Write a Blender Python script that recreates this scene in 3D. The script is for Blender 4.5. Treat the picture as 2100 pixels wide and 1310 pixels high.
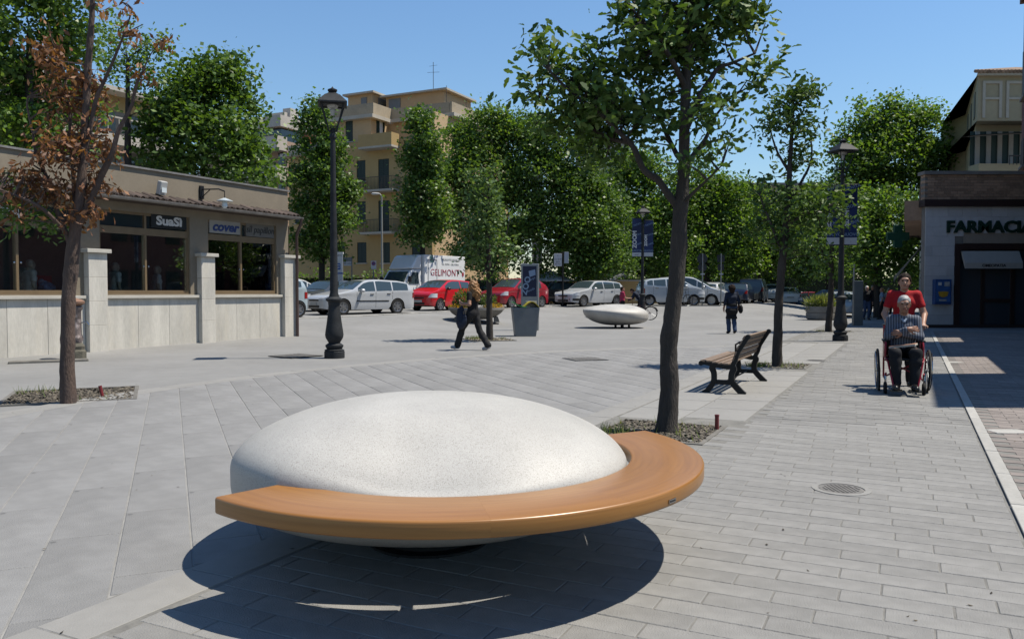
import bpy, math, random
import numpy as np
from mathutils import Vector, Matrix, noise

for o in list(bpy.data.objects): bpy.data.objects.remove(o)
SC = bpy.context.scene
COL = SC.collection
R = math.radians
PI = math.pi
rnd = random.Random(7)
nrng = np.random.default_rng(11)

# ------------------------------------------------------------------ camera, sky, sun, exposure
H = 1.42                                   # eye height of the photographer
PITCH = math.atan(57/1650)
cd = bpy.data.cameras.new('camera'); cam = bpy.data.objects.new('camera', cd); COL.objects.link(cam)
cd.sensor_width = 36; cd.lens = 36*1650/2100; cd.clip_start = .05; cd.clip_end = 4000
cam.location = (0, 0, H); cam.rotation_euler = (PI/2-PITCH, 0, 0)
SC.camera = cam

SUN_EL, SUN_AZ = 64.0, 87.0                # elevation; azimuth clockwise from +Y (the sun stands to the right)
W = bpy.data.worlds.new('World'); SC.world = W; W.use_nodes = True
nt = W.node_tree; bg = nt.nodes['Background']
sky = nt.nodes.new('ShaderNodeTexSky'); sky.sky_type = 'NISHITA'; sky.sun_disc = False
sky.sun_elevation = R(SUN_EL); sky.sun_rotation = R(SUN_AZ)
sky.altitude = 0; sky.air_density = 1.5; sky.dust_density = 0.0; sky.ozone_density = 10.0
nt.links.new(sky.outputs[0], bg.inputs[0]); bg.inputs[1].default_value = 0.087
sd = bpy.data.lights.new('sun', 'SUN'); sd.energy = 5.0; sd.angle = R(.55); sd.color = (1, .93, .81)
so = bpy.data.objects.new('sun', sd); COL.objects.link(so)
sv = Vector((math.sin(R(SUN_AZ))*math.cos(R(SUN_EL)), math.cos(R(SUN_AZ))*math.cos(R(SUN_EL)), math.sin(R(SUN_EL))))
so.rotation_euler = sv.to_track_quat('Z', 'Y').to_euler(); so.location = (20, 5, 40)
SC.view_settings.view_transform = 'Standard'; SC.view_settings.look = 'None'
SC.view_settings.exposure = 0.65; SC.view_settings.gamma = 1; SC.view_settings.use_curve_mapping = False
SC.render.engine = 'CYCLES'
SC.cycles.max_bounces = 6; SC.cycles.diffuse_bounces = 4; SC.cycles.transparent_max_bounces = 8
SC.cycles.sample_clamp_indirect = 6

# ------------------------------------------------------------------ survey helpers: from a sight line to a place
def ray(px, py):
    dx = (px-1050)/1650; dy = (655-py)/1650
    return Vector((dx, math.cos(PITCH)+dy*math.sin(PITCH), -math.sin(PITCH)+dy*math.cos(PITCH)))
KERB = [(-20, 10.3), (-8.04, 29.5), (2.2, 46), (12, 46.5), (20, 62)]
def smooth(t):
    t = min(1, max(0, t)); return t*t*(3-2*t)
def kerb_dist(x, y):
    best = 1e9; inside = False
    for (x0, y0), (x1, y1) in zip(KERB, KERB[1:]):
        dx, dy = x1-x0, y1-y0; t = ((x-x0)*dx+(y-y0)*dy)/(dx*dx+dy*dy); t = min(1, max(0, t))
        d = math.hypot(x-x0-t*dx, y-y0-t*dy)
        best = min(best, d)
    # beyond the kerb (further from the viewer)
    if x < -20: yk = 10.3
    elif x > 20: yk = 62+(x-20)*1.9
    else:
        for (x0, y0), (x1, y1) in zip(KERB, KERB[1:]):
            if x0 <= x <= x1: yk = y0+(y1-y0)*(x-x0)/(x1-x0); break
    return 0 if y >= yk else best
def G(x, y):
    """height of the ground: the square is level, the parking street behind it lies a little higher"""
    return smooth(1-kerb_dist(x, y)/6)*(0.42+0.012*min(16, max(0, y-33)))
def gp(px, py):
    d = ray(px, py); z = 0
    for _ in range(40):
        t = (z-H)/d.z; p = Vector((d.x*t, d.y*t, 0)); z = .6*z+.4*G(p.x, p.y)
    return Vector((p.x, p.y, G(p.x, p.y)))
def at(px, py, Y):
    d = ray(px, py); t = Y/d.y
    return Vector((d.x*t, Y, H+d.z*t))
A_ = Vector((.4446, .8957, 0)); B_ = Vector((.8957, -.4446, 0)); O_ = Vector((-1.46, 3.73, 0))
def uv(u, v, z=0): return O_+A_*u+B_*v+Vector((0, 0, z))   # along and across the paved walk
YAW_A = math.atan2(A_.y, A_.x)

# ------------------------------------------------------------------ object helpers
def tag(o, label=None, cat=None, group=None, kind=None):
    if label: o['label'] = label
    if cat: o['category'] = cat
    if group: o['group'] = group
    if kind: o['kind'] = kind
    return o
def thing(name, label, cat, loc=(0, 0, 0), rz=0, group=None, scale=None):
    o = bpy.data.objects.new(name, None); COL.objects.link(o); o.empty_display_size = .2
    o.location = loc; o.rotation_euler = (0, 0, rz)
    if scale: o.scale = (scale,)*3
    return tag(o, label, cat, group)
def kids(o): return [c for c in bpy.data.objects if c.parent == o]
def copy_tree(o, parent=None, ch=None):
    if ch is None:
        ch = {}
        for c in bpy.data.objects:
            if c.parent: ch.setdefault(c.parent.name, []).append(c)
    c = o.copy(); COL.objects.link(c)
    if parent: c.parent = parent
    for k in ch.get(o.name, []): copy_tree(k, c, ch)
    return c
def mesh_np(name, v, f, mats, parent=None, smooth_=False, uvd=None):
    """v (N,3), f (M,k) arrays -> one mesh object"""
    v = np.asarray(v, dtype=np.float32); f = np.asarray(f, dtype=np.int32); k = f.shape[1]
    me = bpy.data.meshes.new(name)
    me.vertices.add(len(v)); me.vertices.foreach_set('co', v.ravel())
    me.loops.add(f.size); me.loops.foreach_set('vertex_index', f.ravel())
    me.polygons.add(len(f)); me.polygons.foreach_set('loop_start', np.arange(0, f.size, k, dtype=np.int32))
    me.polygons.foreach_set('loop_total', np.full(len(f), k, dtype=np.int32))
    if smooth_: me.polygons.foreach_set('use_smooth', np.ones(len(f), dtype=bool))
    for m in (mats if isinstance(mats, (list, tuple)) else [mats]): me.materials.append(m)
    me.update(calc_edges=True)
    o = bpy.data.objects.new(name, me); COL.objects.link(o)
    if parent: o.parent = parent
    return o
class MB:
    def __init__(s): s.v = []; s.f = []; s.m = []
    def add(s, vs, fs, mi=0):
        b = len(s.v); s.v += [tuple(p) for p in vs]
        for f in fs: s.f.append(tuple(i+b for i in f)); s.m.append(mi)
        return s
    def box(s, c, d, mi=0, M=None):
        x, y, z = d[0]/2, d[1]/2, d[2]/2; c = Vector(c)
        vs = [Vector((sx*x, sy*y, sz*z)) for sz in (-1, 1) for sx, sy in ((-1, -1), (1, -1), (1, 1), (-1, 1))]
        if M is not None: vs = [M @ p for p in vs]
        return s.add([p+c for p in vs], [(3, 2, 1, 0), (4, 5, 6, 7), (0, 1, 5, 4), (1, 2, 6, 5), (2, 3, 7, 6), (3, 0, 4, 7)], mi)
    def span(s, x0, x1, y0, y1, z0, z1, mi=0):
        return s.box(((x0+x1)/2, (y0+y1)/2, (z0+z1)/2), (abs(x1-x0), abs(y1-y0), abs(z1-z0)), mi)
    def tube(s, path, r, n=8, mi=0, cap=True):
        path = [Vector(p) for p in path]; N = len(path)
        if not hasattr(r, '__len__'): r = [r]*N
        vs = []; up = None
        for i, p in enumerate(path):
            t = (path[min(i+1, N-1)]-path[max(i-1, 0)]).normalized()
            if up is None: up = t.orthogonal().normalized()
            up = (up-t*up.dot(t)); up = up.normalized() if up.length > 1e-5 else t.orthogonal().normalized()
            w = t.cross(up)
            for k in range(n):
                a = 2*PI*k/n; vs.append(p+(up*math.cos(a)+w*math.sin(a))*r[i])
        fs = [(i*n+k, i*n+(k+1) % n, (i+1)*n+(k+1) % n, (i+1)*n+k) for i in range(N-1) for k in range(n)]
        if cap: fs += [tuple(range(n))[::-1], tuple((N-1)*n+k for k in range(n))]
        return s.add(vs, fs, mi)
    def lathe(s, prof, n=24, c=(0, 0, 0), mi=0, M=None, cap=True, sx=1, sy=1):
        c = Vector(c); vs = []; N = len(prof)
        for r, z in prof:
            for k in range(n):
                a = 2*PI*k/n; p = Vector((r*math.cos(a)*sx, r*math.sin(a)*sy, z)); vs.append((M @ p if M is not None else p)+c)
        fs = [(i*n+k, i*n+(k+1) % n, (i+1)*n+(k+1) % n, (i+1)*n+k) for i in range(N-1) for k in range(n)]
        if cap: fs += [tuple(range(n))[::-1], tuple((N-1)*n+k for k in range(n))]
        return s.add(vs, fs, mi)
    def prism(s, poly, fn0, fn1, mi=0):
        """poly: 2d points; fn0/fn1 map them to the two end faces"""
        n = len(poly); vs = [fn0(*p) for p in poly]+[fn1(*p) for p in poly]
        fs = [tuple(range(n))[::-1], tuple(range(n, 2*n))]+[(i, (i+1) % n, n+(i+1) % n, n+i) for i in range(n)]
        return s.add(vs, fs, mi)
    def torus(s, c, R0, r, n=24, m=6, mi=0, M=None):
        c = Vector(c); vs = []
        for i in range(n):
            a = 2*PI*i/n
            for j in range(m):
                b = 2*PI*j/m; p = Vector(((R0+r*math.cos(b))*math.cos(a), (R0+r*math.cos(b))*math.sin(a), r*math.sin(b)))
                vs.append((M @ p if M is not None else p)+c)
        return s.add(vs, [(i*m+j, ((i+1) % n)*m+j, ((i+1) % n)*m+(j+1) % m, i*m+(j+1) % m) for i in range(n) for j in range(m)], mi)
    def grid(s, fn, nu, nv, mi=0, flip=False):
        vs = [fn(i/nu, j/nv) for i in range(nu+1) for j in range(nv+1)]; w = nv+1
        fs = [(i*w+j, (i+1)*w+j, (i+1)*w+j+1, i*w+j+1) for i in range(nu) for j in range(nv)]
        if flip: fs = [f[::-1] for f in fs]
        return s.add(vs, fs, mi)
    def obj(s, name, mats, parent=None, smooth=False, bevel=0, loc=None, ang=38, seg=2):
        me = bpy.data.meshes.new(name); me.from_pydata(s.v, [], s.f)
        mats = mats if isinstance(mats, (list, tuple)) else [mats]
        for m in mats: me.materials.append(m)
        if len(mats) > 1: me.polygons.foreach_set('material_index', s.m)
        if smooth:
            me.polygons.foreach_set('use_smooth', [True]*len(s.f)); me.set_sharp_from_angle(angle=R(ang))
        me.update()
        o = bpy.data.objects.new(name, me); COL.objects.link(o)
        if parent: o.parent = parent
        if loc is not None: o.location = loc
        if bevel:
            b = o.modifiers.new('bevel', 'BEVEL'); b.width = bevel; b.segments = seg; b.limit_method = 'ANGLE'; b.harden_normals = False
        return o
def text(body, size, m, parent, loc, rot, name='lettering', ext=.004, off=0, shear=0, align='CENTER', sx=1, valign='CENTER'):
    c = bpy.data.curves.new(name, 'FONT'); c.body = body; c.size = size; c.extrude = ext; c.offset = off; c.shear = shear
    c.align_x = align; c.align_y = valign; c.resolution_u = 3; c.materials.append(m)
    o = bpy.data.objects.new(name, c); COL.objects.link(o); o.parent = parent; o.location = loc; o.rotation_euler = rot
    o.scale = (sx, 1, 1)
    return o
def fonts_to_meshes():
    dg = bpy.context.evaluated_depsgraph_get()
    for o in [o for o in bpy.data.objects if o.type == 'FONT']:
        me = bpy.data.meshes.new_from_object(o.evaluated_get(dg)); n = o.name; o.name = 'old'
        k = bpy.data.objects.new(n, me); COL.objects.link(k); k.parent = o.parent
        k.location = o.location; k.rotation_euler = o.rotation_euler; k.scale = o.scale
        bpy.data.objects.remove(o)

# ------------------------------------------------------------------ materials
MC = {}
TONE = .575                                 # the pictures' tones were read at exposure 0; this keeps the same look at the exposure set above
def mat(name, col, rough=.6, metal=0., var=.12, sc=4., bump=0., bsc=40., spec=.4, coat=0., emis=None, stretch=(1, 1, 1), dirt=None, island=0., detail=5., spots=None):
    """principled surface with two scales of tone variation, fine bump and optional stains"""
    if name in MC: return MC[name]
    m = bpy.data.materials.new(name); m.use_nodes = True; n = m.node_tree.nodes; l = m.node_tree.links
    p = n['Principled BSDF']; p.inputs['Roughness'].default_value = rough; p.inputs['Metallic'].default_value = metal
    p.inputs['Specular IOR Level'].default_value = spec; p.inputs['Coat Weight'].default_value = coat
    if coat: p.inputs['Coat Roughness'].default_value = .05
    tc = n.new('ShaderNodeTexCoord'); mp = n.new('ShaderNodeMapping'); mp.inputs['Scale'].default_value = stretch
    l.new(tc.outputs['Object'], mp.inputs[0])
    base = n.new('ShaderNodeRGB'); base.outputs[0].default_value = (*[c*TONE for c in col], 1); cur = base.outputs[0]
    def mul(fac_socket, amt, lo):
        nonlocal cur
        mr = n.new('ShaderNodeMapRange'); mr.inputs[1].default_value = .3; mr.inputs[2].default_value = .7
        mr.inputs[3].default_value = 1-amt; mr.inputs[4].default_value = 1+amt*lo
        l.new(fac_socket, mr.inputs[0]); mx = n.new('ShaderNodeMix'); mx.data_type = 'RGBA'; mx.blend_type = 'MULTIPLY'; mx.inputs[0].default_value = 1
        l.new(cur, mx.inputs[6]); l.new(mr.outputs[0], mx.inputs[7]); cur = mx.outputs[2]
    if var:
        t = n.new('ShaderNodeTexNoise'); t.inputs['Scale'].default_value = sc; t.inputs['Detail'].default_value = detail; l.new(mp.outputs[0], t.inputs[0]); mul(t.outputs[0], var, 1)
        t2 = n.new('ShaderNodeTexNoise'); t2.inputs['Scale'].default_value = sc*9; t2.inputs['Detail'].default_value = 3; l.new(mp.outputs[0], t2.inputs[0]); mul(t2.outputs[0], var*.6, 1)
    if island:
        g = n.new('ShaderNodeNewGeometry'); mul(g.outputs['Random Per Island'], island, 1)
        oi = n.new('ShaderNodeObjectInfo'); mul(oi.outputs['Random'], island, 1)
    if dirt:
        dc, dsc, thr, amt = dirt
        t = n.new('ShaderNodeTexNoise'); t.inputs['Scale'].default_value = dsc; t.inputs['Detail'].default_value = 6; l.new(mp.outputs[0], t.inputs[0])
        mr = n.new('ShaderNodeMapRange'); mr.inputs[1].default_value = thr; mr.inputs[2].default_value = thr+.18; mr.inputs[3].default_value = 0; mr.inputs[4].default_value = amt
        l.new(t.outputs[0], mr.inputs[0]); mx = n.new('ShaderNodeMix'); mx.data_type = 'RGBA'; l.new(mr.outputs[0], mx.inputs[0])
        l.new(cur, mx.inputs[6]); mx.inputs[7].default_value = (*dc, 1); cur = mx.outputs[2]
    if spots:                                               # trodden-in gum and drips: round marks of uneven size
        ssc, smax, sc_, samt = spots
        v = n.new('ShaderNodeTexVoronoi'); v.inputs['Scale'].default_value = ssc; l.new(mp.outputs[0], v.inputs[0])
        se = n.new('ShaderNodeSeparateColor'); l.new(v.outputs['Color'], se.inputs[0])
        pw = n.new('ShaderNodeMath'); pw.operation = 'POWER'; pw.inputs[1].default_value = 5; l.new(se.outputs[0], pw.inputs[0])
        ra = n.new('ShaderNodeMath'); ra.operation = 'MULTIPLY'; ra.inputs[1].default_value = smax; l.new(pw.outputs[0], ra.inputs[0])
        lt_ = n.new('ShaderNodeMath'); lt_.operation = 'SUBTRACT'; l.new(ra.outputs[0], lt_.inputs[0]); l.new(v.outputs['Distance'], lt_.inputs[1])
        mr = n.new('ShaderNodeMapRange'); mr.inputs[1].default_value = 0; mr.inputs[2].default_value = .02; mr.inputs[3].default_value = 0; mr.inputs[4].default_value = samt; l.new(lt_.outputs[0], mr.inputs[0])
        mx = n.new('ShaderNodeMix'); mx.data_type = 'RGBA'; l.new(mr.outputs[0], mx.inputs[0]); l.new(cur, mx.inputs[6]); mx.inputs[7].default_value = (*[c*TONE for c in sc_], 1); cur = mx.outputs[2]
    l.new(cur, p.inputs['Base Color'])
    if bump:
        t = n.new('ShaderNodeTexNoise'); t.inputs['Scale'].default_value = bsc; t.inputs['Detail'].default_value = 4; l.new(mp.outputs[0], t.inputs[0])
        b = n.new('ShaderNodeBump'); b.inputs['Strength'].default_value = bump; b.inputs['Distance'].default_value = .02
        l.new(t.outputs[0], b.inputs['Height']); l.new(b.outputs[0], p.inputs['Normal'])
    MC[name] = m; return m
def leafmat(name, c0, c1, c2, rough=.42, tl=.3, spec=.3):
    if name in MC: return MC[name]
    m = bpy.data.materials.new(name); m.use_nodes = True; n = m.node_tree.nodes; l = m.node_tree.links
    p = n['Principled BSDF']; p.inputs['Roughness'].default_value = rough; p.inputs['Specular IOR Level'].default_value = spec
    c0, c1, c2 = [[c[0]*1.12, c[1]*1.12, c[2]*1.0] for c in (c0, c1, c2)]
    g = n.new('ShaderNodeNewGeometry'); cr = n.new('ShaderNodeValToRGB'); e = cr.color_ramp.elements
    e[0].color = (*c0, 1); e[1].color = (*c2, 1); x = cr.color_ramp.elements.new(.5); x.color = (*c1, 1)
    l.new(g.outputs['Random Per Island'], cr.inputs[0]); l.new(cr.outputs[0], p.inputs['Base Color'])
    t = n.new('ShaderNodeBsdfTranslucent'); mx = n.new('ShaderNodeMix'); mx.data_type = 'RGBA'; mx.blend_type = 'MULTIPLY'; mx.inputs[0].default_value = 1
    l.new(cr.outputs[0], mx.inputs[6]); mx.inputs[7].default_value = (1.7, 1.7, .5, 1); l.new(mx.outputs[2], t.inputs[0])
    ms = n.new('ShaderNodeMixShader'); ms.inputs[0].default_value = tl; l.new(p.outputs[0], ms.inputs[1]); l.new(t.outputs[0], ms.inputs[2])
    l.new(ms.outputs[0], n['Material Output'].inputs[0]); MC[name] = m; return m
def glassmat(name, col=(.02, .028, .03), rough=.03, alpha=1.):
    if name in MC: return MC[name]
    m = bpy.data.materials.new(name); m.use_nodes = True; p = m.node_tree.nodes['Principled BSDF']
    p.inputs['Base Color'].default_value = (*col, 1); p.inputs['Roughness'].default_value = rough
    p.inputs['Specular IOR Level'].default_value = .8
    if alpha < 1:
        n = m.node_tree.nodes; l = m.node_tree.links; tr = n.new('ShaderNodeBsdfTransparent'); tr.inputs[0].default_value = (.93, .98, .97, 1)
        fr = n.new('ShaderNodeFresnel'); fr.inputs[0].default_value = 1.5
        ad = n.new('ShaderNodeMath'); ad.inputs[1].default_value = alpha; l.new(fr.outputs[0], ad.inputs[0])
        gl = n.new('ShaderNodeBsdfGlossy'); gl.inputs['Roughness'].default_value = .02
        ms = n.new('ShaderNodeMixShader'); l.new(ad.outputs[0], ms.inputs[0]); l.new(tr.outputs[0], ms.inputs[1]); l.new(gl.outputs[0], ms.inputs[2])
        l.new(ms.outputs[0], n['Material Output'].inputs[0])
    MC[name] = m; return m
def paint(name, col, metal=0., rough=.28): return mat('paint_'+name, col, rough, metal, .03, 2, coat=.8, spec=.5)

BLACK = mat('black_iron', (.018, .019, .02), .5, 0, .2, 8, .1, 60, spec=.2)
CAST = mat('grey_cast_iron', (.04, .043, .047), .6, 0, .25, 5, .15, 50, spec=.12)
RUBBER = mat('tyre_rubber', (.012, .012, .012), .85, 0, .1)
DARK = mat('dark_plastic', (.015, .015, .016), .5, 0, .1)
RIM = mat('wheel_rim_alloy', (.5, .5, .51), .32, .8, .08)
STEEL = mat('galvanised_steel', (.33, .35, .36), .42, .6, .15, 5)
CHROME = mat('chromed_tube', (.62, .62, .63), .18, 1, .05)
WHITE = mat('white_paint', (.78, .78, .77), .5, 0, .05)
GLASSD = glassmat('dark_glass')
GLASSC = glassmat('car_glass', (.03, .045, .05), .02)
CLEARG = glassmat('shop_pane_glass', alpha=.15)
LAMPG = glassmat('lamp_glass', (.45, .5, .52), .08)
# ================================================================== GROUND
ASPH = mat('worn_grey_asphalt', (.278, .277, .27), .85, 0, .10, .45, .25, 90, dirt=((.2, .2, .2), .35, .5, .45), spots=(2.2, .09, (.13, .13, .13), .7))
GROUT = mat('dark_joint_sand', (.225, .22, .203), .95, 0, .2, 6)
GROUTL = mat('pale_joint_mortar', (.325, .32, .305), .95, 0, .15, 6)
PAVE = mat('grey_concrete_paver', (.288, .284, .272), .8, 0, .12, 1.3, .4, 130, island=.06, dirt=((.2, .195, .185), 1.1, .53, .5), spots=(7, .22, (.13, .13, .125), .65))
SLAB = mat('grey_stone_slab', (.275, .274, .27), .8, 0, .13, .8, .4, 130, island=.05, dirt=((.2, .2, .2), .7, .5, .5), spots=(5, .17, (.12, .12, .12), .7))
PALE = mat('pale_concrete_slab', (.318, .312, .296), .8, 0, .07, 1.2, .2, 130, island=.03)
KERBM = mat('light_kerb_stone', (.46, .45, .42), .8, 0, .12, 3, .2, 90, island=.06)
BRKP = mat('brown_brick_paver', (.27, .235, .215), .85, 0, .15, 1, .25, 90, island=.1)
SOIL = mat('dry_soil', (.12, .1, .075), .95, 0, .3, 9, .5, 40)
GRAVEL = mat('pit_gravel', (.3, .26, .2), .9, 0, .2, 3, island=.55)

xs = np.unique(np.concatenate([np.array([-2500, -1200, -500, -200, -100, -60, -40.]), np.arange(-30, 40.1, .8), np.array([50, 70, 110, 220, 500, 1200, 2500.])]))
ys = np.unique(np.concatenate([np.array([-2500, -900, -300, -80, -25, -8.]), np.arange(-2, 90, .8), np.array([100, 130, 200, 400, 900, 2500.])]))
gv = [(x, y, G(x, y)) for x in xs for y in ys]; ny = len(ys)
gf = [(i*ny+j, (i+1)*ny+j, (i+1)*ny+j+1, i*ny+j+1) for i in range(len(xs)-1) for j in range(ny-1)]
tag(mesh_np('ground', gv, gf, ASPH, smooth_=True), kind='structure')

# --- tree pits along the walk (centre in u, v; half size)
PITS = [(5.22, .70, .52), (13.2, .72, .5), (27.9, .5, .55)]
def in_pit(u, v, m=0): return any(abs(u-a) < h+m and abs(v-b) < h+m for a, b, h in PITS)

def quadbox(MBo, pts, z0, z1, mi=0):
    """a slab from four ground corners: top and four sides"""
    vs = [(p[0], p[1], z1) for p in pts]+[(p[0], p[1], z0) for p in pts]
    MBo.add(vs, [(0, 1, 2, 3), (4, 5, 1, 0), (5, 6, 2, 1), (6, 7, 3, 2), (7, 4, 0, 3)], mi)
PAVER_MESHES = {}
def place_piece(name, parent, centre, L, Wd, rz, m, top, z0=.0, tilt=.0):
    """one paving piece as an object of its own; alike pieces share a mesh"""
    key = (name, round(L, 3), round(Wd, 3))
    if key not in PAVER_MESHES:
        b = MB(); c = .0035
        x, y = L/2, Wd/2
        vs = [(-x, -y, -.012), (x, -y, -.012), (x, y, -.012), (-x, y, -.012), (-x, -y, -c), (x, -y, -c), (x, y, -c), (-x, y, -c),
              (-x+c, -y+c, 0), (x-c, -y+c, 0), (x-c, y-c, 0), (-x+c, y-c, 0)]
        fs = [(0, 1, 5, 4), (1, 2, 6, 5), (2, 3, 7, 6), (3, 0, 4, 7), (4, 5, 9, 8), (5, 6, 10, 9), (6, 7, 11, 10), (7, 4, 8, 11), (8, 9, 10, 11)]
        me = bpy.data.meshes.new(name); me.from_pydata(vs, [], fs); me.materials.append(m); PAVER_MESHES[key] = me
    o = bpy.data.objects.new(name, PAVER_MESHES[key]); COL.objects.link(o); o.parent = parent
    o.location = (centre[0], centre[1], top+rnd.uniform(-1, 1)*.0012); o.rotation_euler = (rnd.gauss(0, tilt), rnd.gauss(0, tilt), rz)
    return o

# --- paved walk: running-bond pavers laid across the walk
walk = MB(); quadbox(walk, [uv(-5, -.32), uv(-5, 3.56), uv(36, 3.56), uv(36, -.32)], -.02, .0125)
walk = tag(walk.obj('pavement', GROUT), kind='structure')
PL, PW = .47, .157
cells = []
for r in range(int(40/PW)):
    u0 = -4.6+r*PW; off = (r % 2)*PL/2+((r*7) % 5-2)*.02
    for k in range(-1, 9):
        v0 = .06+off+k*PL-PL; v1 = v0+PL
        v0 = max(v0, .02); v1 = min(v1, 3.55)
        uc, vc = u0+PW/2, (v0+v1)/2
        if v1-v0 < .06 or in_pit(uc, vc, .18): continue
        if 5.9 < uc < 21 and vc < 1.32: continue
        if 5.9 < uc < 21 and v0 < 1.4: v0 = 1.4
        cells.append((uc, (v0+v1)/2, v1-v0))
def visible_size(c):
    p = uv(c[0], c[1]); return -1 if p.y < 2.95 or p.x > .66*p.y+.3 else 1/p.y
cells.sort(key=visible_size, reverse=True)
field = MB()
for i, (uc, vc, l) in enumerate(cells):
    if i < 300: place_piece('paver', walk, uv(uc, vc), round(l, 2)-.007, PW-.0055, YAW_A-PI/2, PAVE, .016, tilt=.0022)
    else:
        g = .004; x, y = uc, vc
        quadbox(field, [uv(x-PW/2+g, y-l/2+g), uv(x-PW/2+g, y+l/2-g), uv(x+PW/2-g, y+l/2-g), uv(x+PW/2-g, y-l/2+g)], .0, .016+rnd.uniform(-1, 1)*.0015)
tag(field.obj('paver_field', PAVE, walk), kind='stuff')
# pale slabs edging the walk and paving the strip with the benches
for k in range(30):
    u = -3.4+k*.8
    if not in_pit(u, -.15, .1): place_piece('edging_slab', walk, uv(u, -.155), .79, .3, YAW_A, PALE, .0165, tilt=.001)
for k in range(17):
    for j in range(2):
        u = 6.35+k*.86+(.3 if j else 0); v = .36+j*.67
        if not in_pit(u, v, .3): place_piece('pale_slab', walk, uv(u, v), .845, .655, YAW_A, PALE, .0162, tilt=.001)
# --- flush kerb strip along the walk's right side, then brown brick paving up to the arcade
for k in range(28):
    place_piece('kerb_stone', walk, uv(-1.5+k*1.0+.5, 3.62), .985, .095, YAW_A, KERBM, .021, tilt=.0015)
brown = MB(); quadbox(brown, [uv(-5, 3.67), uv(-5, 9), uv(30, 9), uv(30, 3.67)], -.02, .008)
brown = tag(brown.obj('brick_pavement', GROUT), kind='structure')
bf = MB()
for r in range(int(33/.13)):
    for k in range(20):
        u = -4+r*.13; v = 3.8+(r % 2)*.13+k*.26
        if v > 8.8: continue
        quadbox(bf, [uv(u-.061, v-.126), uv(u-.061, v+.126), uv(u+.061, v+.126), uv(u+.061, v-.126)], 0, 0.0125+rnd.uniform(-1, 1)*.0012)
tag(bf.obj('brick_field', BRKP, brown), kind='stuff')
for (px, py, l, w) in ((2066, 887, .34, .22), (1953, 744, .34, .3)):
    p = gp(px, py); place_piece('inset_stone', brown, (p.x, p.y), l, w, 0, KERBM, .019)

# --- the square on the left: long slabs laid on the diagonal inside a curved border
AC, AR = Vector((8.76, 6.17, 0)), 14.76
sq = MB(); N = 48; pts = [AC+Vector((math.cos(a), math.sin(a), 0))*AR for a in [PI*1.10-i*(PI*.78)/N for i in range(N+1)]]
inner = []
for p in pts:
    q = p-O_; v = q.dot(B_)
    if v < -.3: inner.append(p)
poly = inner+[uv(22.5, -.3), uv(-5, -.3), Vector((-7, -1, 0))]
vs = [(p.x, p.y, .004) for p in poly]; sq.add([(x, y, .0095) for x, y, z in vs], [tuple(range(len(vs)))[::-1]])
sq = tag(sq.obj('square', GROUTL), kind='structure')
D_ = Vector((-.3904, .9207, 0)); T_ = Vector((.9207, .3904, 0)); TW = .372
scells = []
for k in range(-30, 40):
    t = -.283+(k+.5)*TW; Ls = 1.25; ph = ((k*37) % 11)/11*Ls
    for j in range(-4, 18):
        s = j*Ls+ph; p = D_*s+T_*t; q = p-O_
        if p.y < .4: continue
        # trim the ends that would cross the borders
        s0, s1 = s-Ls/2, s+Ls/2
        while s1-s0 > .1 and ((D_*s0+T_*t-O_).dot(B_) > -.2 or (D_*s0+T_*t-AC).length > AR+.1): s0 += .05
        while s1-s0 > .1 and ((D_*s1+T_*t-O_).dot(B_) > -.2 or (D_*s1+T_*t-AC).length > AR+.1): s1 -= .05
        scells.append((t, (s0+s1)/2, s1-s0))
scells = [c for c in scells if c[2] > .15]
def svis(c):
    p = D_*c[1]+T_*c[0]; return -1 if p.y < 2.6 or abs(p.x) > .68*p.y+.6 else 1/p.y
scells.sort(key=svis, reverse=True)
field = MB()
for i, (t, s, l) in enumerate(scells):
    if i < 270: place_piece('slab', sq, D_*s+T_*t, round(l, 2)-.004, TW-.009, math.atan2(D_.y, D_.x), SLAB, .0145, tilt=.001)
    else:
        c = D_*s+T_*t; a, b = D_*(l/2-.002), T_*(TW/2-.006)
        quadbox(field, [c-a-b, c-a+b, c+a+b, c+a-b][::-1], 0, .0145)
if field.v: tag(field.obj('slab_field', SLAB, sq), kind='stuff')
for i in range(30):
    a = PI*1.08-i*.0605; c = AC+Vector((math.cos(a), math.sin(a), 0))*(AR+.11)
    if (c-O_).dot(B_) > -.3: continue
    place_piece('border_stone', sq, c, .89, .34, a+PI/2, PALE, .0175, tilt=.001)

# --- kerb stones along the parking street
kb = tag(MB().span(-.2, .2, -.2, .2, -.3, -.25).obj('kerb', KERBM), kind='structure')
for (x0, y0), (x1, y1) in zip(KERB[1:], KERB[2:4]):
    n = int(math.hypot(x1-x0, y1-y0)/1.2)
    for i in range(n):
        t = (i+.5)/n; x, y = x0+(x1-x0)*t, y0+(y1-y0)*t; a = math.atan2(y1-y0, x1-x0)
        o = MB().box((0, 0, 0), (math.hypot(x1-x0, y1-y0)/n-.015, .3, .16)) if 'ks' not in PAVER_MESHES else None
        if o: oo = o.obj('kerb_stone', KERBM, kb, bevel=.015); PAVER_MESHES['ks'] = oo.data
        else: oo = bpy.data.objects.new('kerb_stone', PAVER_MESHES['ks']); COL.objects.link(oo); oo.parent = kb
        oo.location = (x, y, G(x, y)-.045); oo.rotation_euler = (0, 0, a)

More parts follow.
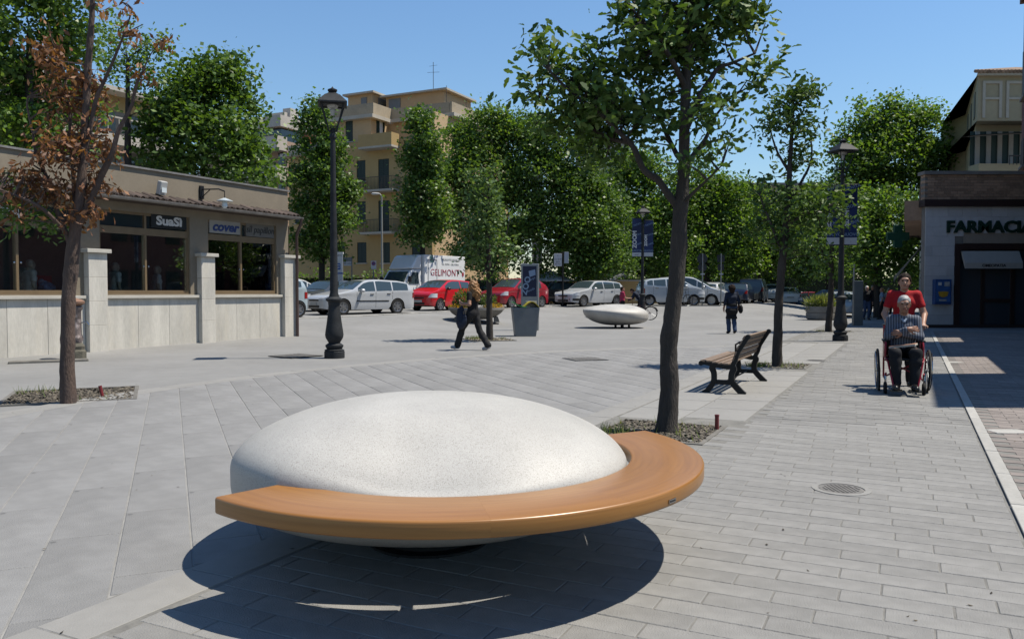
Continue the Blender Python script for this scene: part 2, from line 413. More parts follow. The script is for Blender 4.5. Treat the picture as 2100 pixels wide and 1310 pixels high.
# --- covers and grates set in the paving
def cover(px, py, r, label, square=False, rz=0):
    p = gp(px, py); t = thing('manhole_cover', label, 'manhole cover', (p.x, p.y, .012), rz, 'covers set in the paving')
    ring = MB(); disc = MB()
    if square:
        ring.box((0, 0, .003), (2*r+.08, 2*r+.08, .014)); disc.box((0, 0, .009), (2*r, 2*r, .012))
        for k in range(-3, 4): disc.box((k*r*.26, 0, .017), (r*.1, 1.8*r, .006))
    else:
        ring.lathe([(r+.05, -.01), (r+.05, .009), (r+.008, .009), (r+.008, -.002)], 36, cap=False); disc.lathe([(r, -.008), (r, .007), (r-.02, .0085), (.001, .0085)], 36)
        for k in range(-4, 5):
            h = math.sqrt(max(0, (.8*r)**2-(k*r*.19)**2)); disc.box((k*r*.19, 0, .0105), (r*.07, 2*h, .005))
    ring.obj('rim', PALE if not square else CAST, t); disc.obj('lid', mat('worn_cover_iron', (.21, .2, .185), .7, .1, .2, 9), t)
cover(1725, 1007, .15, 'small round iron cover in the pavers near the ring-shaped wooden seat')
cover(1200, 738, .33, 'flat square grate in the square beyond the big white stone', True, .3)
cover(607, 731, .38, 'rusty square drain cover beside the foot of the grey lamp post', True, .9)
cover(1385+290, 741, .2, 'tiny round cover in the walk beyond the wooden bench')

# --- planting pits with gravel
def pit(name, c, hs, rz, label, n, green):
    t = thing(name, label, 'tree pit', (c[0], c[1], c[2] if len(c) > 2 else 0), rz, 'pits round the street trees')
    MB().span(-hs, hs, -hs, hs, -.02, .0065).obj('soil', SOIL, t)
    fr = MB()
    for s in (-1, 1): fr.span(-hs-.05, hs+.05, s*hs-.03*(1-s)/1-.0 if False else s*(hs+.025)-.025, s*(hs+.025)+.025, -.02, .022); fr.span(s*(hs+.025)-.025, s*(hs+.025)+.025, -hs, hs, -.02, .0215)
    fr.obj('border', mat('old_concrete', (.2, .19, .17), .9, 0, .2, 6, .3, 60), t)
    g = MB()
    for i in range(n):
        x, y = rnd.uniform(-hs, hs), rnd.uniform(-hs, hs); s = rnd.uniform(.008, .024)
        M = Matrix.Rotation(rnd.uniform(0, 6), 3, 'Z') @ Matrix.Rotation(rnd.uniform(0, 1), 3, 'X') @ Matrix.Diagonal((s*1.5, s, s*.7))
        g.add([M @ Vector(p)+Vector((x, y, .012+s*.3)) for p in ((1, 0, 0), (0, 1, 0), (-1, 0, 0), (0, -1, 0), (0, 0, 1))], [(0, 1, 4), (1, 2, 4), (2, 3, 4), (3, 0, 4)])
    tag(g.obj('gravel', GRAVEL, t), kind='stuff')
    w = MB()
    for i in range(green):
        x, y = (rnd.uniform(-hs, -hs*.3), rnd.uniform(hs*.4, hs)) if rnd.random() < .7 else (rnd.uniform(-hs, hs), rnd.uniform(-hs, hs))
        a = rnd.uniform(0, 6); h = rnd.uniform(.04, .13); d = Vector((math.cos(a), math.sin(a), 0))
        q = Vector((x, y, .01)); w.add([q-d.orthogonal()*.006, q+d.orthogonal()*.006, q+d*h*.5+Vector((0, 0, h))], [(0, 1, 2)])
    if green: tag(w.obj('weeds', leafmat('weed_leaf', (.06, .1, .02), (.1, .13, .04), (.16, .15, .06)), t), kind='stuff')
    return t
pit('tree_pit', uv(5.22, .70), .52, YAW_A, 'gravel filled pit round the big leafy tree behind the ring seat', 1500, 160)
pit('tree_pit', uv(13.2, .72), .5, YAW_A, 'weedy pit round the tree beside the slatted bench', 500, 260)
pit('tree_pit', uv(27.9, .5), .55, YAW_A, 'pit round the slender tree near the second lamp post', 200, 40)
dp = gp(150, 812); pit('tree_pit', dp, .75, .42, 'dry pit round the tree with withered brown leaves', 900, 60)
fp = gp(1003, 697); pit('tree_pit', fp, .6, .3, 'grassy pit round the thin tree behind the curly haired woman', 300, 300)
for (px, py, tilt, lab) in ((1470, 884, 0, 'short red tube standing upright in the gravel pit'), (211, 816, -.22, 'short red tube leaning in the pit of the withered tree')):
    p = gp(px, py); t = MB(); t.lathe([(.021, 0), (.021, .155), (.024, .157), (.024, .17), (.014, .17), (.014, .1)], 16, cap=False)
    o = t.obj('irrigation_tube', mat('red_plastic_tube', (.22, .02, .025), .4, 0, .1), smooth=True); o.location = (p.x, p.y, 0); o.rotation_euler = (0, tilt, 0)
    tag(o, lab, 'tube', 'watering tubes in the tree pits')
# bits of litter and fallen leaves
lt = MB()
for i in range(150):
    p = Vector((rnd.uniform(-6, 6), rnd.uniform(3.2, 14), .0185)); a = rnd.uniform(0, 6); s = rnd.uniform(.006, .018); d = Vector((math.cos(a), math.sin(a), 0))*s; e = Vector((-d.y, d.x, 0))*.5
    lt.add([p-d, p+e, p+d+Vector((0, 0, .005)), p-e], [(0, 1, 2, 3)])
tag(lt.obj('litter', mat('dry_leaf_bits', (.2, .16, .1), .9, 0, .1, island=.6)), kind='stuff')

# ================================================================== BUILDINGS
class Wall:
    """a vertical wall plane: origin, local x along the wall, local y outward"""
    def __init__(s, org, dx, dy_):
        s.o = Vector((org[0], org[1], org[2] if len(org) > 2 else 0)); s.X = Vector((dx, dy_, 0)).normalized(); s.N = Vector((-s.X.y, s.X.x, 0))
        s.rz = math.atan2(s.X.y, s.X.x)
    def at(s, px, py, off=0):
        d = ray(px, py); c = Vector((0, 0, H)); t = ((s.o+s.N*off-c).dot(s.N))/d.dot(s.N); p = c+d*t
        return (p-s.o).dot(s.X), p.z-s.o.z
    def u(s, px, py=600, off=0): return s.at(px, py, off)[0]
    def z(s, px, py, off=0): return s.at(px, py, off)[1]
def wall_with_holes(u0, u1, z0, z1, y0, y1, holes, mb=None, mi=0):
    """solid wall between two faces with rectangular openings (u0,u1,z0,z1)"""
    mb = mb or MB(); us = sorted({u0, u1, *[h[0] for h in holes], *[h[1] for h in holes]}); us = [u for u in us if u0 <= u <= u1]
    for a, b in zip(us, us[1:]):
        cut = sorted([(h[2], h[3]) for h in holes if h[0] < (a+b)/2 < h[1]]); z = z0
        for c0, c1 in cut:
            if c0 > z: mb.span(a, b, y0, y1, z, c0, mi)
            z = max(z, c1)
        if z1 > z: mb.span(a, b, y0, y1, z, z1, mi)
    return mb

# ---------------------------------------------------------------- the low shop pavilion on the left
TRAV = mat('travertine_cladding', (.70, .67, .60), .55, 0, .13, 1.6, .1, 60, stretch=(2.5, 2.5, .5), dirt=((.5, .46, .38), 1.4, .55, .4), island=.04)
PLAST = mat('beige_plaster', (.285, .24, .178), .8, 0, .08, 1.5, .15, 60, dirt=((.28, .24, .18), .8, .55, .4))
BRONZE = mat('bronze_window_frame', (.30, .215, .125), .4, .3, .08)
ZINC = mat('dull_zinc_gutter', (.36, .34, .32), .5, .5, .2, 4)
PIPE = mat('brown_downpipe', (.1, .06, .05), .5, 0, .1)
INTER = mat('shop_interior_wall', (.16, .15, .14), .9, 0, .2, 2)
c0 = gp(592, 688)
SH = Wall((c0.x, c0.y, c0.z), -.460, -.888)
shop = thing('shop_pavilion', 'low beige shop building with travertine base and large shop windows', 'shop', SH.o, SH.rz)
UM = SH.u(-420)                                        # runs on past the left of the view
zs = SH.z(300, 603); zeave = SH.z(560, 441, .45); zpar = SH.z(585, 393)
zwt = SH.z(300, 482); ztb = SH.z(300, 470); zut = SH.z(300, 437); zsig = SH.z(345, 468)
secs = [(SH.u(575), SH.u(433)), (SH.u(404), SH.u(212)), (SH.u(172), UM)]
piers = [(SH.u(602), SH.u(575), SH.z(590, 530)), (SH.u(433), SH.u(404), SH.z(420, 527)), (SH.u(212), SH.u(172), SH.z(190, 519))]
holes = []; win = []
wl = [(SH.u(568), SH.u(498), SH.u(428)), (SH.u(391), SH.u(303), SH.u(206)), (SH.u(156), SH.u(40), SH.u(-88))]
for a, m, b in wl: holes.append((a, b, zs, zut))
holes.append((SH.u(-180), SH.u(-400), zs, zut))
wall_with_holes(SH.u(592), UM, zs-.04, zpar, -.22, 0, holes).obj('wall', PLAST, shop)
MB().span(SH.u(592), UM, -6.5, -6.3, -.4, zpar).span(SH.u(592)+.0, SH.u(592)+.2, -6.3, -.22, -.4, zpar).span(UM-.2, UM, -6.3, -.22, -.4, zpar).span(SH.u(592)+.2, UM-.2, -6.3, -.22, zut+.25, zut+.4).obj('rear_wall', PLAST, shop)
MB().span(SH.u(592)-.04, UM, -.3, .05, zpar, zpar+.045).obj('coping', ZINC, shop)
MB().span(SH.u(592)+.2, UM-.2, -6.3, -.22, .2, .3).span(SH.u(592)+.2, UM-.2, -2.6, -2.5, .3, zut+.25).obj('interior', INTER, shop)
# travertine panels under the windows: each panel a piece
MB().span(SH.u(592), UM, -.2, -.02, -.5, zs-.041).obj('base_wall', PLAST, shop)
PANS = {}
for (a, b) in secs:
    n = max(1, round((b-a)/.92)); n = min(n, 9)
    for i in range(n):
        w = (b-a)/n
        MB().span(a+i*w+.003, a+(i+1)*w-.003, -.02, .03+rnd.uniform(0, .003), -.4, zs-.1).obj('stone_panel', TRAV, shop, bevel=.004, seg=1)
    MB().span(a-.0, b+.0, -.05, .11, zs-.1, zs-.03).obj('window_sill', mat('pale_travertine', (.66, .63, .56), .5, 0, .08, 2), shop, bevel=.006)
for (a, b, zt) in piers:
    k = 4
    for i in range(k):
        MB().span(a+.01, b-.01, -.02, .17, -.4 if i == 0 else (zt*i/k)+.002, zt*(i+1)/k-.002).obj('pier_block', TRAV, shop, bevel=.004, seg=1)
    MB().span(a-.06, b+.06, -.02, .24, zt, zt+.09).obj('pier_cap', MC['pale_travertine'], shop, bevel=.008)
# windows
for i, (a, m, b) in enumerate(wl):
    wf = MB(); t = .055
    for x in (a, m, b): wf.span(x-t/2 if x == m else (x if x == a else x-t), x+t/2 if x == m else (x+t if x == a else x), -.17, -.05, zs, zut)
    for x0, x1 in ((a+t, m-t/2), (m+t/2, b-t)):
        wf.span(x0, x1, -.17, -.05, zs, zs+.09).span(x0, x1, -.17, -.05, zwt, ztb+.02).span(x0, x1, -.17, -.05, zut-.06, zut)
    wn = wf.obj('window', BRONZE, shop)
    for x0, x1 in ((a+t, m-t/2), (m+t/2, b-t)):
        MB().span(x0, x1, -.115, -.105, zs+.09, zwt).obj('pane', CLEARG, wn)
        MB().span(x0, x1, -.115, -.105, ztb+.02, zut-.06).obj('pane', GLASSD, wn)
    for s in (-.07, .07):
        MB().lathe([(.001, .02), (.02, .015), (.02, 0)], 10, (m+s, -.05, (zs+zwt)/2-.05), M=Matrix.Rotation(-PI/2, 3, 'X')).obj('knob', CHROME, wn)
# shop signs behind the upper lights
def shop_sign(px0, px1, py0, py1, body, size, bm, tm, sx=1, shear=0, off=0, dy=0):
    u0, u1 = SH.u(px1, off=-.1), SH.u(px0, off=-.1); z1, z0 = SH.z((px0+px1)/2, py0), SH.z((px0+px1)/2, py1)
    s = MB().span(u0, u1, -.1, -.04, z0, z1).obj('shop_sign', bm, shop)
    text(body, size, tm, s, ((u0+u1)/2, -.037, (z0+z1)/2+dy), (PI/2, 0, PI), off=off, sx=sx, shear=shear)
SB = mat('black_sign_board', (.02, .022, .022), .4, 0, .05); SW = mat('pale_sign_board', (.42, .40, .36), .5, 0, .05); SWT = mat('white_letters', (.8, .8, .78), .5, 0, 0)
shop_sign(309, 381, 441, 468, 'SuaSì', .30, SB, SWT, 1.25, 0, .012)
shop_sign(428, 491, 453, 479, 'cover', .34, SW, mat('blue_letters', (.03, .06, .22), .4, 0, 0), 1.15, .25, .012)
shop_sign(503, 560, 458, 486, 'sil papillon', .27, mat('grey_sign_board', (.2, .185, .16), .5, 0, .05), mat('dark_letters', (.03, .03, .03), .5, 0, 0), .95, .2)
shop_sign(-120, 18, 412, 444, 'FASHION', .34, SB, SWT, 1.3, 0, .008)
# tiled eave with gutter
zt0 = zeave+.07; MB().add([(SH.u(592)-.02, 0, zeave+.17), (UM, 0, zeave+.17), (UM, .46, zeave+.02), (SH.u(592)-.02, .46, zeave+.02), (SH.u(592)-.02, 0, zeave-.05), (UM, 0, zeave-.05), (UM, .46, zeave-.01), (SH.u(592)-.02, .46, zeave-.01)],
    [(0, 3, 2, 1), (4, 5, 6, 7), (0, 4, 7, 3), (1, 2, 6, 5), (3, 7, 6, 2)]).obj('eave_board', mat('dark_eave_timber', (.07, .05, .04), .8, 0, .2), shop)
TILE = mat('weathered_roof_tile', (.085, .062, .052), .85, 0, .2, 3, .2, 40, island=.3)
te = MB(); L_ = .5
prof = [(math.cos(a)*.085, math.sin(a)*.085) for a in [PI*i/6 for i in range(7)]]
tv = []
for y, z, s in ((-.02, .19, .8), (.46, .03, 1)):
    tv += [(x*s, y, z+h*s*.8) for x, h in prof]+[(x*s*.8, y, z+h*s*.62-.004) for x, h in prof]
tf = [(i, i+1, 14+i+1, 14+i) for i in range(6)]+[(14+7+i, 14+8+i, 14+i+1, 14+i) for i in range(6)]+[(7+i, 8+i, i+1, i) for i in range(6)]
me = bpy.data.meshes.new('roof_tile'); me.from_pydata([(x, y, z) for x, y, z in tv], [], tf); me.materials.append(TILE)
nt_ = 0; x = SH.u(592)+.08
while x < min(UM, SH.u(-60)) and nt_ < 120:
    o = bpy.data.objects.new('roof_tile', me); COL.objects.link(o); o.parent = shop; o.location = (x+rnd.gauss(0, .006), rnd.gauss(0, .012), zeave+rnd.gauss(0, .006)); x += .195; nt_ += 1
gt = MB(); gt.prism([(.47+.07*math.sin(a)+.0, -.03-.07*math.cos(a)+.05) for a in [PI*(i/8-.5) for i in range(9)]], lambda y, z: (SH.u(592)-.1, y, zeave+z), lambda y, z: (UM, y, zeave+z))
gt.obj('gutter', ZINC, shop)
ux = SH.u(592)-.02
MB().tube([(ux, .5, zeave-.02), (ux, .48, zeave-.18), (ux-.05, .3, zeave-.4), (ux-.08, .24, zeave-.55), (ux-.08, .24, .6), (ux-.08, .24, -.1)], .045, 10).obj('downpipe', PIPE, shop, smooth=True)
# floodlight and bracket lamp on the parapet (fixed to the wall: parts)
u, z = SH.at(329, 386, .15)
fl = MB().box((u, .2, z), (.2, .14, .34), M=Matrix.Rotation(-.25, 3, 'X')).obj('floodlight', mat('white_plastic', (.62, .62, .6), .45, 0, .05), shop, bevel=.02)
MB().box((u, .285, z-.06), (.14, .01, .12)).obj('lens', LAMPG, fl); MB().box((u, .06, z-.14), (.05, .14, .05)).obj('bracket', DARK, fl)
u, z = SH.at(412, 395, 0); u2, z2 = SH.at(459, 425, .75)
bl = MB().box((u, .02, z), (.12, .06, .34)).tube([(u, .05, z+.08), (u-.05, .6, z+.06), (u-.1, .75, z)], .018, 6).tube([(u, .05, z-.12), (u-.02, .3, z+.05)], .012, 6).tube([(u-.1, .75, z), (u-.1, .75, z-.2)], .012, 6).obj('wall_lamp', BLACK, shop)
MB().lathe([(.03, .0), (.2, -.07), (.2, -.09), (.06, -.09), (.075, -.22), (.03, -.27)], 16, (u-.1, .75, z-.17)).obj('shade', LAMPG, bl, smooth=True)

# ---------------------------------------------------------------- yellow apartment house in the middle
OCHRE = mat('ochre_plaster', (.52, .36, .155), .85, 0, .08, .35, .1, 30, dirt=((.42, .29, .13), .25, .5, .4))
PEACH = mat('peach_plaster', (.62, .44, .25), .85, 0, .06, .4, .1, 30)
CORN = mat('pale_cornice', (.55, .5, .42), .8, 0, .08, 1)
SHUT = mat('green_shutter', (.012, .035, .03), .6, 0, .1)
RAIL = mat('thin_railing', (.05, .045, .04), .6, 0, .1)
HY = 62.; hc = at(887, 618, HY)
HW = Wall((hc.x, hc.y, .5), -B_.x, -B_.y)
house = thing('apartment_house', 'ochre yellow apartment house with green shutters and stepped roof terraces', 'building', HW.o, HW.rz)
UL = HW.u(594); zter = HW.z(800, 287); zat = HW.z(830, 232); zpp = HW.z(840, 214); zlow = HW.z(620, 303)
us_ = HW.u(655)
opn = []
def op(px0, px1, py0, py1): 
    u0, u1 = HW.u(px1), HW.u(px0); return (u0, u1, HW.z((px0+px1)/2, py1), HW.z((px0+px1)/2, py0))
front = [op(733, 751, 329, 372), op(777, 799, 326, 388), op(733, 751, 413, 456), op(777, 799, 411, 474), op(733, 752, 497, 539), op(782, 800, 497, 539),
         op(690, 708, 329, 372), op(690, 708, 413, 456), op(640, 658, 330, 373), op(640, 658, 414, 457), op(845, 863, 328, 371), op(845, 863, 412, 455), op(690, 708, 497, 539), op(845, 863, 497, 539), op(606, 622, 415, 458)]
wall_with_holes(0, UL, -1, zlow, -.35, 0, front).obj('wall', OCHRE, house)
wall_with_holes(0, us_, zlow, zter, -.35, 0, [f for f in front if f[1] < us_]).obj('wall', OCHRE, house)
MB().span(0, UL, -13, -12.7, -1, zlow).span(UL-.3, UL, -12.7, -.35, -1, zlow).span(.3, us_, -12.7, -.35, zter-.3, zter-.02).span(us_, UL-.3, -12.7, -.35, zlow-.3, zlow-.02).obj('rear_wall', OCHRE, house)
# right flank facing the sun
side = [(-4.2, -3.2, zz, zz+1.75) for zz in (2.6, 5.9, 9.2, 12.3)]+[(-8.6, -7.6, zz, zz+1.75) for zz in (2.6, 5.9, 9.2, 12.3)]
mb = MB(); ysl = sorted({-12.7, -.35, *[s[0] for s in side], *[s[1] for s in side]})
for a, b in zip(ysl, ysl[1:]):
    z = -1
    for s in sorted([s for s in side if s[0] < (a+b)/2 < s[1]], key=lambda s: s[2]):
        mb.span(0, .3, a, b, z, s[2]); z = s[3]
    mb.span(0, .3, a, b, z, zat)
mb.obj('flank_wall', PEACH, house)
def shuttered(wall_o, u0, u1, z0, z1, parent, y=-.0, closed=True, nrm='y'):
    w = MB().span(u0, u1, y-.3, y-.26, z0, z1).obj('window', GLASSD, parent)
    mid = (u0+u1)/2
    for a, b in ((u0+.01, mid-.006), (mid+.006, u1-.01)):
        s = MB().span(a, b, y-.1, y-.06, z0+.01, z1-.01)
        for k in range(12): s.span(a+.06, b-.06, y-.06, y-.045, z0+.08+(z1-z0-.16)*k/12, z0+.08+(z1-z0-.16)*(k+.6)/12)
        s.obj('shutter', SHUT, w)
    MB().span(u0-.08, u1+.08, y-.02, y+.1, z0-.09, z0-.01).obj('sill', CORN, w)
for f in front: shuttered(None, *f, house)
for s in side:
    w = MB().span(.2, .24, s[0], s[1], s[2], s[3]).obj('window', GLASSD, house)
    for a, b in ((s[0]+.01, (s[0]+s[1])/2-.006), ((s[0]+s[1])/2+.006, s[1]-.01)): MB().span(.04, .08, a, b, s[2]+.01, s[3]-.01).obj('shutter', SHUT, w)
# attic: a forward block on the left, one set back on the right
ub = HW.u(761, 250, -.5); yb = -3.0
at1 = op(703, 718, 256, 288); at2 = (ub+.0, 0, 0, 0)
wall_with_holes(ub, us_, zter, zat, -.8, -.5, [(at1[0], at1[1], zter+.3, zter+2.1)]).obj('attic_wall', PEACH, house)
shuttered(None, at1[0], at1[1], zter+.3, zter+2.1, house, y=-.5)
MB().span(ub, ub+.3, yb, -.8, zter, zat).obj('attic_wall', PEACH, house)
w = MB().span(ub-.03, ub-.002, -2.3, -1.2, zter+.1, zter+2.0).obj('window', SHUT, house); MB().span(ub-.06, ub-.031, -2.0, -1.6, zter+.15, zter+1.95).obj('sash', WHITE, w)
wall_with_holes(.3, ub, zter, zat, yb-.3, yb, [(1.6, 2.6, zter+.1, zter+2.0)]).obj('attic_wall', PEACH, house)
shuttered(None, 1.6, 2.6, zter+.1, zter+2.0, house, y=yb)
MB().span(us_-.3, us_, -12.7, -.8, zter, zat).span(.3, us_-.3, -12.7, -yb*-1-.3 if False else yb-.3, zat-.3, zat).obj('attic_side', PEACH, house)
def cornice(u0, u1, y, z, h, name='cornice', d=.5): MB().span(u0, u1, y, y+d, z, z+h).obj(name, CORN, house)
cornice(ub-.5, us_+.3, -.5, zat, .28); cornice(-.5, ub-.5, yb, zat, .28); MB().span(-.5, 0, -12.7, yb, zat, zat+.28).obj('cornice', CORN, house); MB().span(ub-.5, ub, yb+.5, -.5, zat, zat+.28).obj('cornice', CORN, house)
PARA = mat('worn_parapet_plaster', (.45, .37, .26), .85, 0, .15, .8, .1, 30, dirt=((.25, .21, .16), .9, .5, .5))
zq = zat+.28; ph = zpp-zat+.35
MB().span(ub, us_, -.72, -.5, zq, zq+ph).span(.25, ub-.22, yb-.22, yb, zq, zq+ph).span(ub-.22, ub-.002, yb, -.5, zq, zq+ph).span(.0, .22, -12.7, yb, zq, zq+ph).span(us_-.25, us_, -12.7, -.72, zq, zq+ph).obj('parapet', PARA, house)
# penthouse blocks
up0, up1 = HW.u(757, 200, -4), us_+.4; zp2 = HW.z(700, 189, -4)-.35
pb = MB().span(up0, up1, -9, -4.5, zq, zp2).span(.6+1.6, up0-.7, -10, -5.5, zq, zp2-.25).obj('penthouse', PEACH, house)
MB().span(up0-.35, up1+.3, -9.3, -4.1, zp2, zp2+.16).span(1.8, up0-.3, -10.3, -5.1, zp2-.25, zp2-.1).obj('penthouse_roof', CORN, pb)
MB().span(up0+.6, up0+1.2, -4.49, -4.45, zq+ph*.6, zp2-.25).span(up0+.02-.05, up0-.002, -6.6, -5.3, zq+.9, zp2-.2).span(up0-2.2, up0-1.0, -5.49, -5.45, zq+1, zp2-.4).obj('penthouse_window', mat('faded_blue_blind', (.2, .22, .24), .6, 0, .05), pb)
MB().span(1.2, 3.7, -.9, -.0, zter-.02, zter+.05) .obj('terrace_edge', CORN, house)
# balconies
def balcony(u0, u1, z, solid=False):
    s = MB().span(u0, u1, 0, 1.05, z-.16, z).obj('balcony', CORN, house)
    if solid: MB().span(u0, u1, .95, 1.05, z, z+.95).span(u0, u0+.1, 0, .95, z, z+.95).span(u1-.1, u1, 0, .95, z, z+.95).obj('parapet', OCHRE, s)
    else:
        r = MB().span(u0, u1, .98, 1.01, z+.95, z+.99)
        n = int((u1-u0)/.13)
        for i in range(n+1):
            x = u0+(u1-u0)*i/n; r.span(x-.009, x+.009, .985, 1.005, z, z+.95)
        for x in (u0, u1):
            r.span(x-.01, x+.01, 0, 1.0, z+.95, z+.99)
            for i in range(8): r.span(x-.009, x+.009, .12*i, .12*i+.018, z, z+.95)
        r.obj('railing', RAIL, s)
balcony(HW.u(820), HW.u(753), HW.z(790, 303), True); balcony(HW.u(822), HW.u(751), HW.z(790, 391)); balcony(HW.u(822), HW.u(751), HW.z(790, 477))
MB().span(us_, UL+.3, -.0, .7, zlow-.75, zlow-.5).span(us_, UL, -.001, .02, zlow-.5, zlow+.25).obj('ledge', CORN, house)
uc = HW.u(611, 280); MB().span(uc-.35, uc+.35, -1.6, -.9, zlow-.02, zlow+1.25).obj('chimney', mat('terracotta_brick', (.36, .13, .06), .85, 0, .15, 3), house)
MB().tube([(3.6, -6, zp2), (3.6, -6, zp2+2.4)], .025, 5).tube([(3.0, -6, zp2+1.5), (4.2, -6, zp2+1.6)], .015, 4).tube([(3.2, -6, zp2+2.1), (4.0, -6, zp2+2.1)], .012, 4).obj('antenna', RAIL, house)
MB().tube([(.5, -3, zq+ph), (.5, -3, zq+ph+1.3)], .02, 5).tube([(.1, -3, zq+ph+.6), (.9, -3, zq+ph+.9)], .015, 4).tube([(.4, -6, zq+ph), (.4, -6, zq+ph+.9)], .02, 4).obj('antenna', RAIL, house)

# ---------------------------------------------------------------- pale house with long balconies, behind the pavilion
BW = Wall((*at(592, 610, 72).to_2d(), .5), -B_.x, -B_.y)
bh = thing('balcony_house', 'pinkish house with long white balconies and a rooftop room', 'building', BW.o, BW.rz)
PINK = mat('pinkish_plaster', (.5, .36, .27), .85, 0, .07, .5); BWH = mat('balcony_white', (.6, .56, .5), .7, 0, .08, 1)
uA, uB = BW.u(592), BW.u(430)
zf = [BW.z(570, y) for y in (372, 312)]
MB().span(uA, uB, -12, 0, -1, BW.z(570, 292)).obj('wall', PINK, bh)
for py0, py1 in ((336, 363), (274, 301)):
    zb, zt_ = BW.z(590, py1, 1.2), BW.z(590, py0, 1.2)
    s = MB().span(uA, uB, 0, 1.3, zb-.15, zb).obj('balcony', BWH, bh); MB().span(uA, uB, 1.2, 1.3, zb, zt_-.05).span(uA, uA+.1, 0, 1.2, zb, zt_-.05).obj('parapet', BWH, s); MB().span(uA-.03, uB, 1.15, 1.35, zt_-.05, zt_).obj('rail', RAIL, s)
for px in (545, 580, 515): 
    for py in (325, 384): MB().span(BW.u(px+6), BW.u(px-6), 0, .03, BW.z(px, py+12), BW.z(px, py-12)).obj('window', GLASSD, bh)
zr = BW.z(560, 262); zr2 = BW.z(560, 239)
MB().span(BW.u(572, 250), uB, -6, -.3, BW.z(570, 292), zr).obj('rooftop_room', GLASSD, bh); MB().span(BW.u(580, 250), uB, -7, .3, zr, zr2).obj('roof_slab', BWH, bh)
uc = BW.u(556, 225); MB().span(uc-.45, uc+.45, -3, -2, zr2, BW.z(557, 213)).obj('chimney', BWH, bh); MB().span(uc-.2, uc+2.2, -3.4, -1.5, zr2, zr2+.7).obj('roof_box', BWH, bh)

# ---------------------------------------------------------------- house hidden behind the left-hand trees
LW = Wall((*at(345, 610, 40).to_2d(), .3), -.46, -.888)
lh = thing('yellow_house', 'yellow house with glazed terrace behind the trees above the shop roof', 'building', LW.o, LW.rz)
zz = LW.z(250, 203); 
MB().span(0, 22, -8, 0, -1, LW.z(250, 232)).obj('wall', mat('grey_plaster', (.3, .28, .25), .8, 0, .08), lh)  # grey plaster below, a yellow band above it
MB().span(0, 22, -8, 0, LW.z(250, 232), LW.z(250, 200)).obj('upper_wall', mat('yellow_plaster', (.6, .44, .2), .85, 0, .06), lh)
MB().span(-.3, 22, -8.3, .9, LW.z(250, 200), LW.z(250, 192)).obj('roof_edge', BWH, lh)
MB().span(0, 22, 0, 1.3, LW.z(250, 310), LW.z(250, 290)).obj('terrace_slab', BWH, lh)
for k in range(9): MB().span(.6+k*2.2, 2.2+k*2.2, 0, .05, LW.z(250, 288), LW.z(250, 236)).obj('window', mat('hazy_window', (.12, .15, .15), .2, 0, .05), lh)
r = MB().span(0, 22, 1.22, 1.27, LW.z(250, 258), LW.z(250, 255))
for k in range(40): r.span(.2+k*.55, .23+k*.55, 1.23, 1.26, LW.z(250, 290), LW.z(250, 257))
r.obj('railing', BWH, lh)
for k in range(7): MB().span(.8+k*3, 2.8+k*3, 0, .04, LW.z(250, 360), LW.z(250, 322)).obj('window', GLASSD, lh)

# ---------------------------------------------------------------- pharmacy on the right
FW = Wall((*gp(1894, 672).to_2d(), 0), -1, 0)          # faces the square; local x runs to the left
ph_ = thing('pharmacy', 'white tiled pharmacy with brick parapet and brown framed door', 'shop', FW.o, FW.rz)
TILEW = mat('white_wall_tile', (.68, .68, .70), .35, 0, .06, 3, island=.06); BROWN = mat('dark_brown_metal', (.045, .025, .022), .5, 0, .1)
BRICK = mat('brown_facing_brick', (.36, .235, .16), .9, 0, .15, 1.5, island=.16); CONC = mat('weathered_concrete', (.26, .24, .22), .9, 0, .15, 2)
fr = FW.u(2300); zc0, zc1 = FW.z(1990, 424), FW.z(1990, 410); zb1 = FW.z(1990, 359); zk = FW.z(1990, 352)
d0, d1 = FW.u(2140, 600), FW.u(1956, 600); dz = FW.z(2000, 500)
wall_with_holes(fr, 0, -.5, zc1, -.3, -.02, [(d0, d1, -.5, dz)]).obj('wall', CONC, ph_)
MB().span(0-.001, .0, -9, -.3, -.5, zc1) if False else None
sw = MB(); sx_, sy_ = A_.x, A_.y                        # side wall follows the street
def sidept(t, off, z):                                  # t metres along the street from the corner, off metres out from the wall
    p = A_*t-B_*off; return (-p.x, -p.y, z)
sw.prism([(0, .0), (26, .0), (26, -.3), (.25, -.3)], lambda t, o: sidept(t, o, -.5), lambda t, o: sidept(t, o, zc1)); sw.obj('side_wall', TILEW, ph_)
rw_ = MB().span(fr, -4.6, -9, -8.7, -.5, zc1); rw_.prism([(fr, -.3), (-.4, -.3), (-4.4, -8.7), (fr, -8.7)], lambda x, y: (x, y, zc1-.3), lambda x, y: (x, y, zc1-.01)); rw_.obj('rear_wall', CONC, ph_)
rows = 12; rh = (zc0-.12)/rows; tw = .58; TM = {}
for r_ in range(rows):
    z0, z1 = .12+r_*rh, .12+(r_+1)*rh; x = -.002-((r_ % 2)*.28)
    edges = [0.0]; k = x
    while k > fr: 
        if k < -.08: edges.append(k)
        k -= tw
    for a, b in zip(edges, edges[1:]):
        if b < FW.u(2160): break
        if z0 < dz-.02 and a > d0 and b < d1:
            if b < d1 < a: b = d1+.01
            else: continue
            if a-b < .05: continue
        if z1 > dz > z0 and a < d1 : z0b = dz+.02
        else: z0b = z0
        if FW.u(2160) < a < FW.u(1972) and FW.z(2000, 476) > z1-.1 and z0 >= dz-.3 and False: continue
        MB().span(b+.003, a-.003, -.02, .012+rnd.uniform(0, .003), z0b+.003, z1-.003).obj('wall_tile', TILEW, ph_)
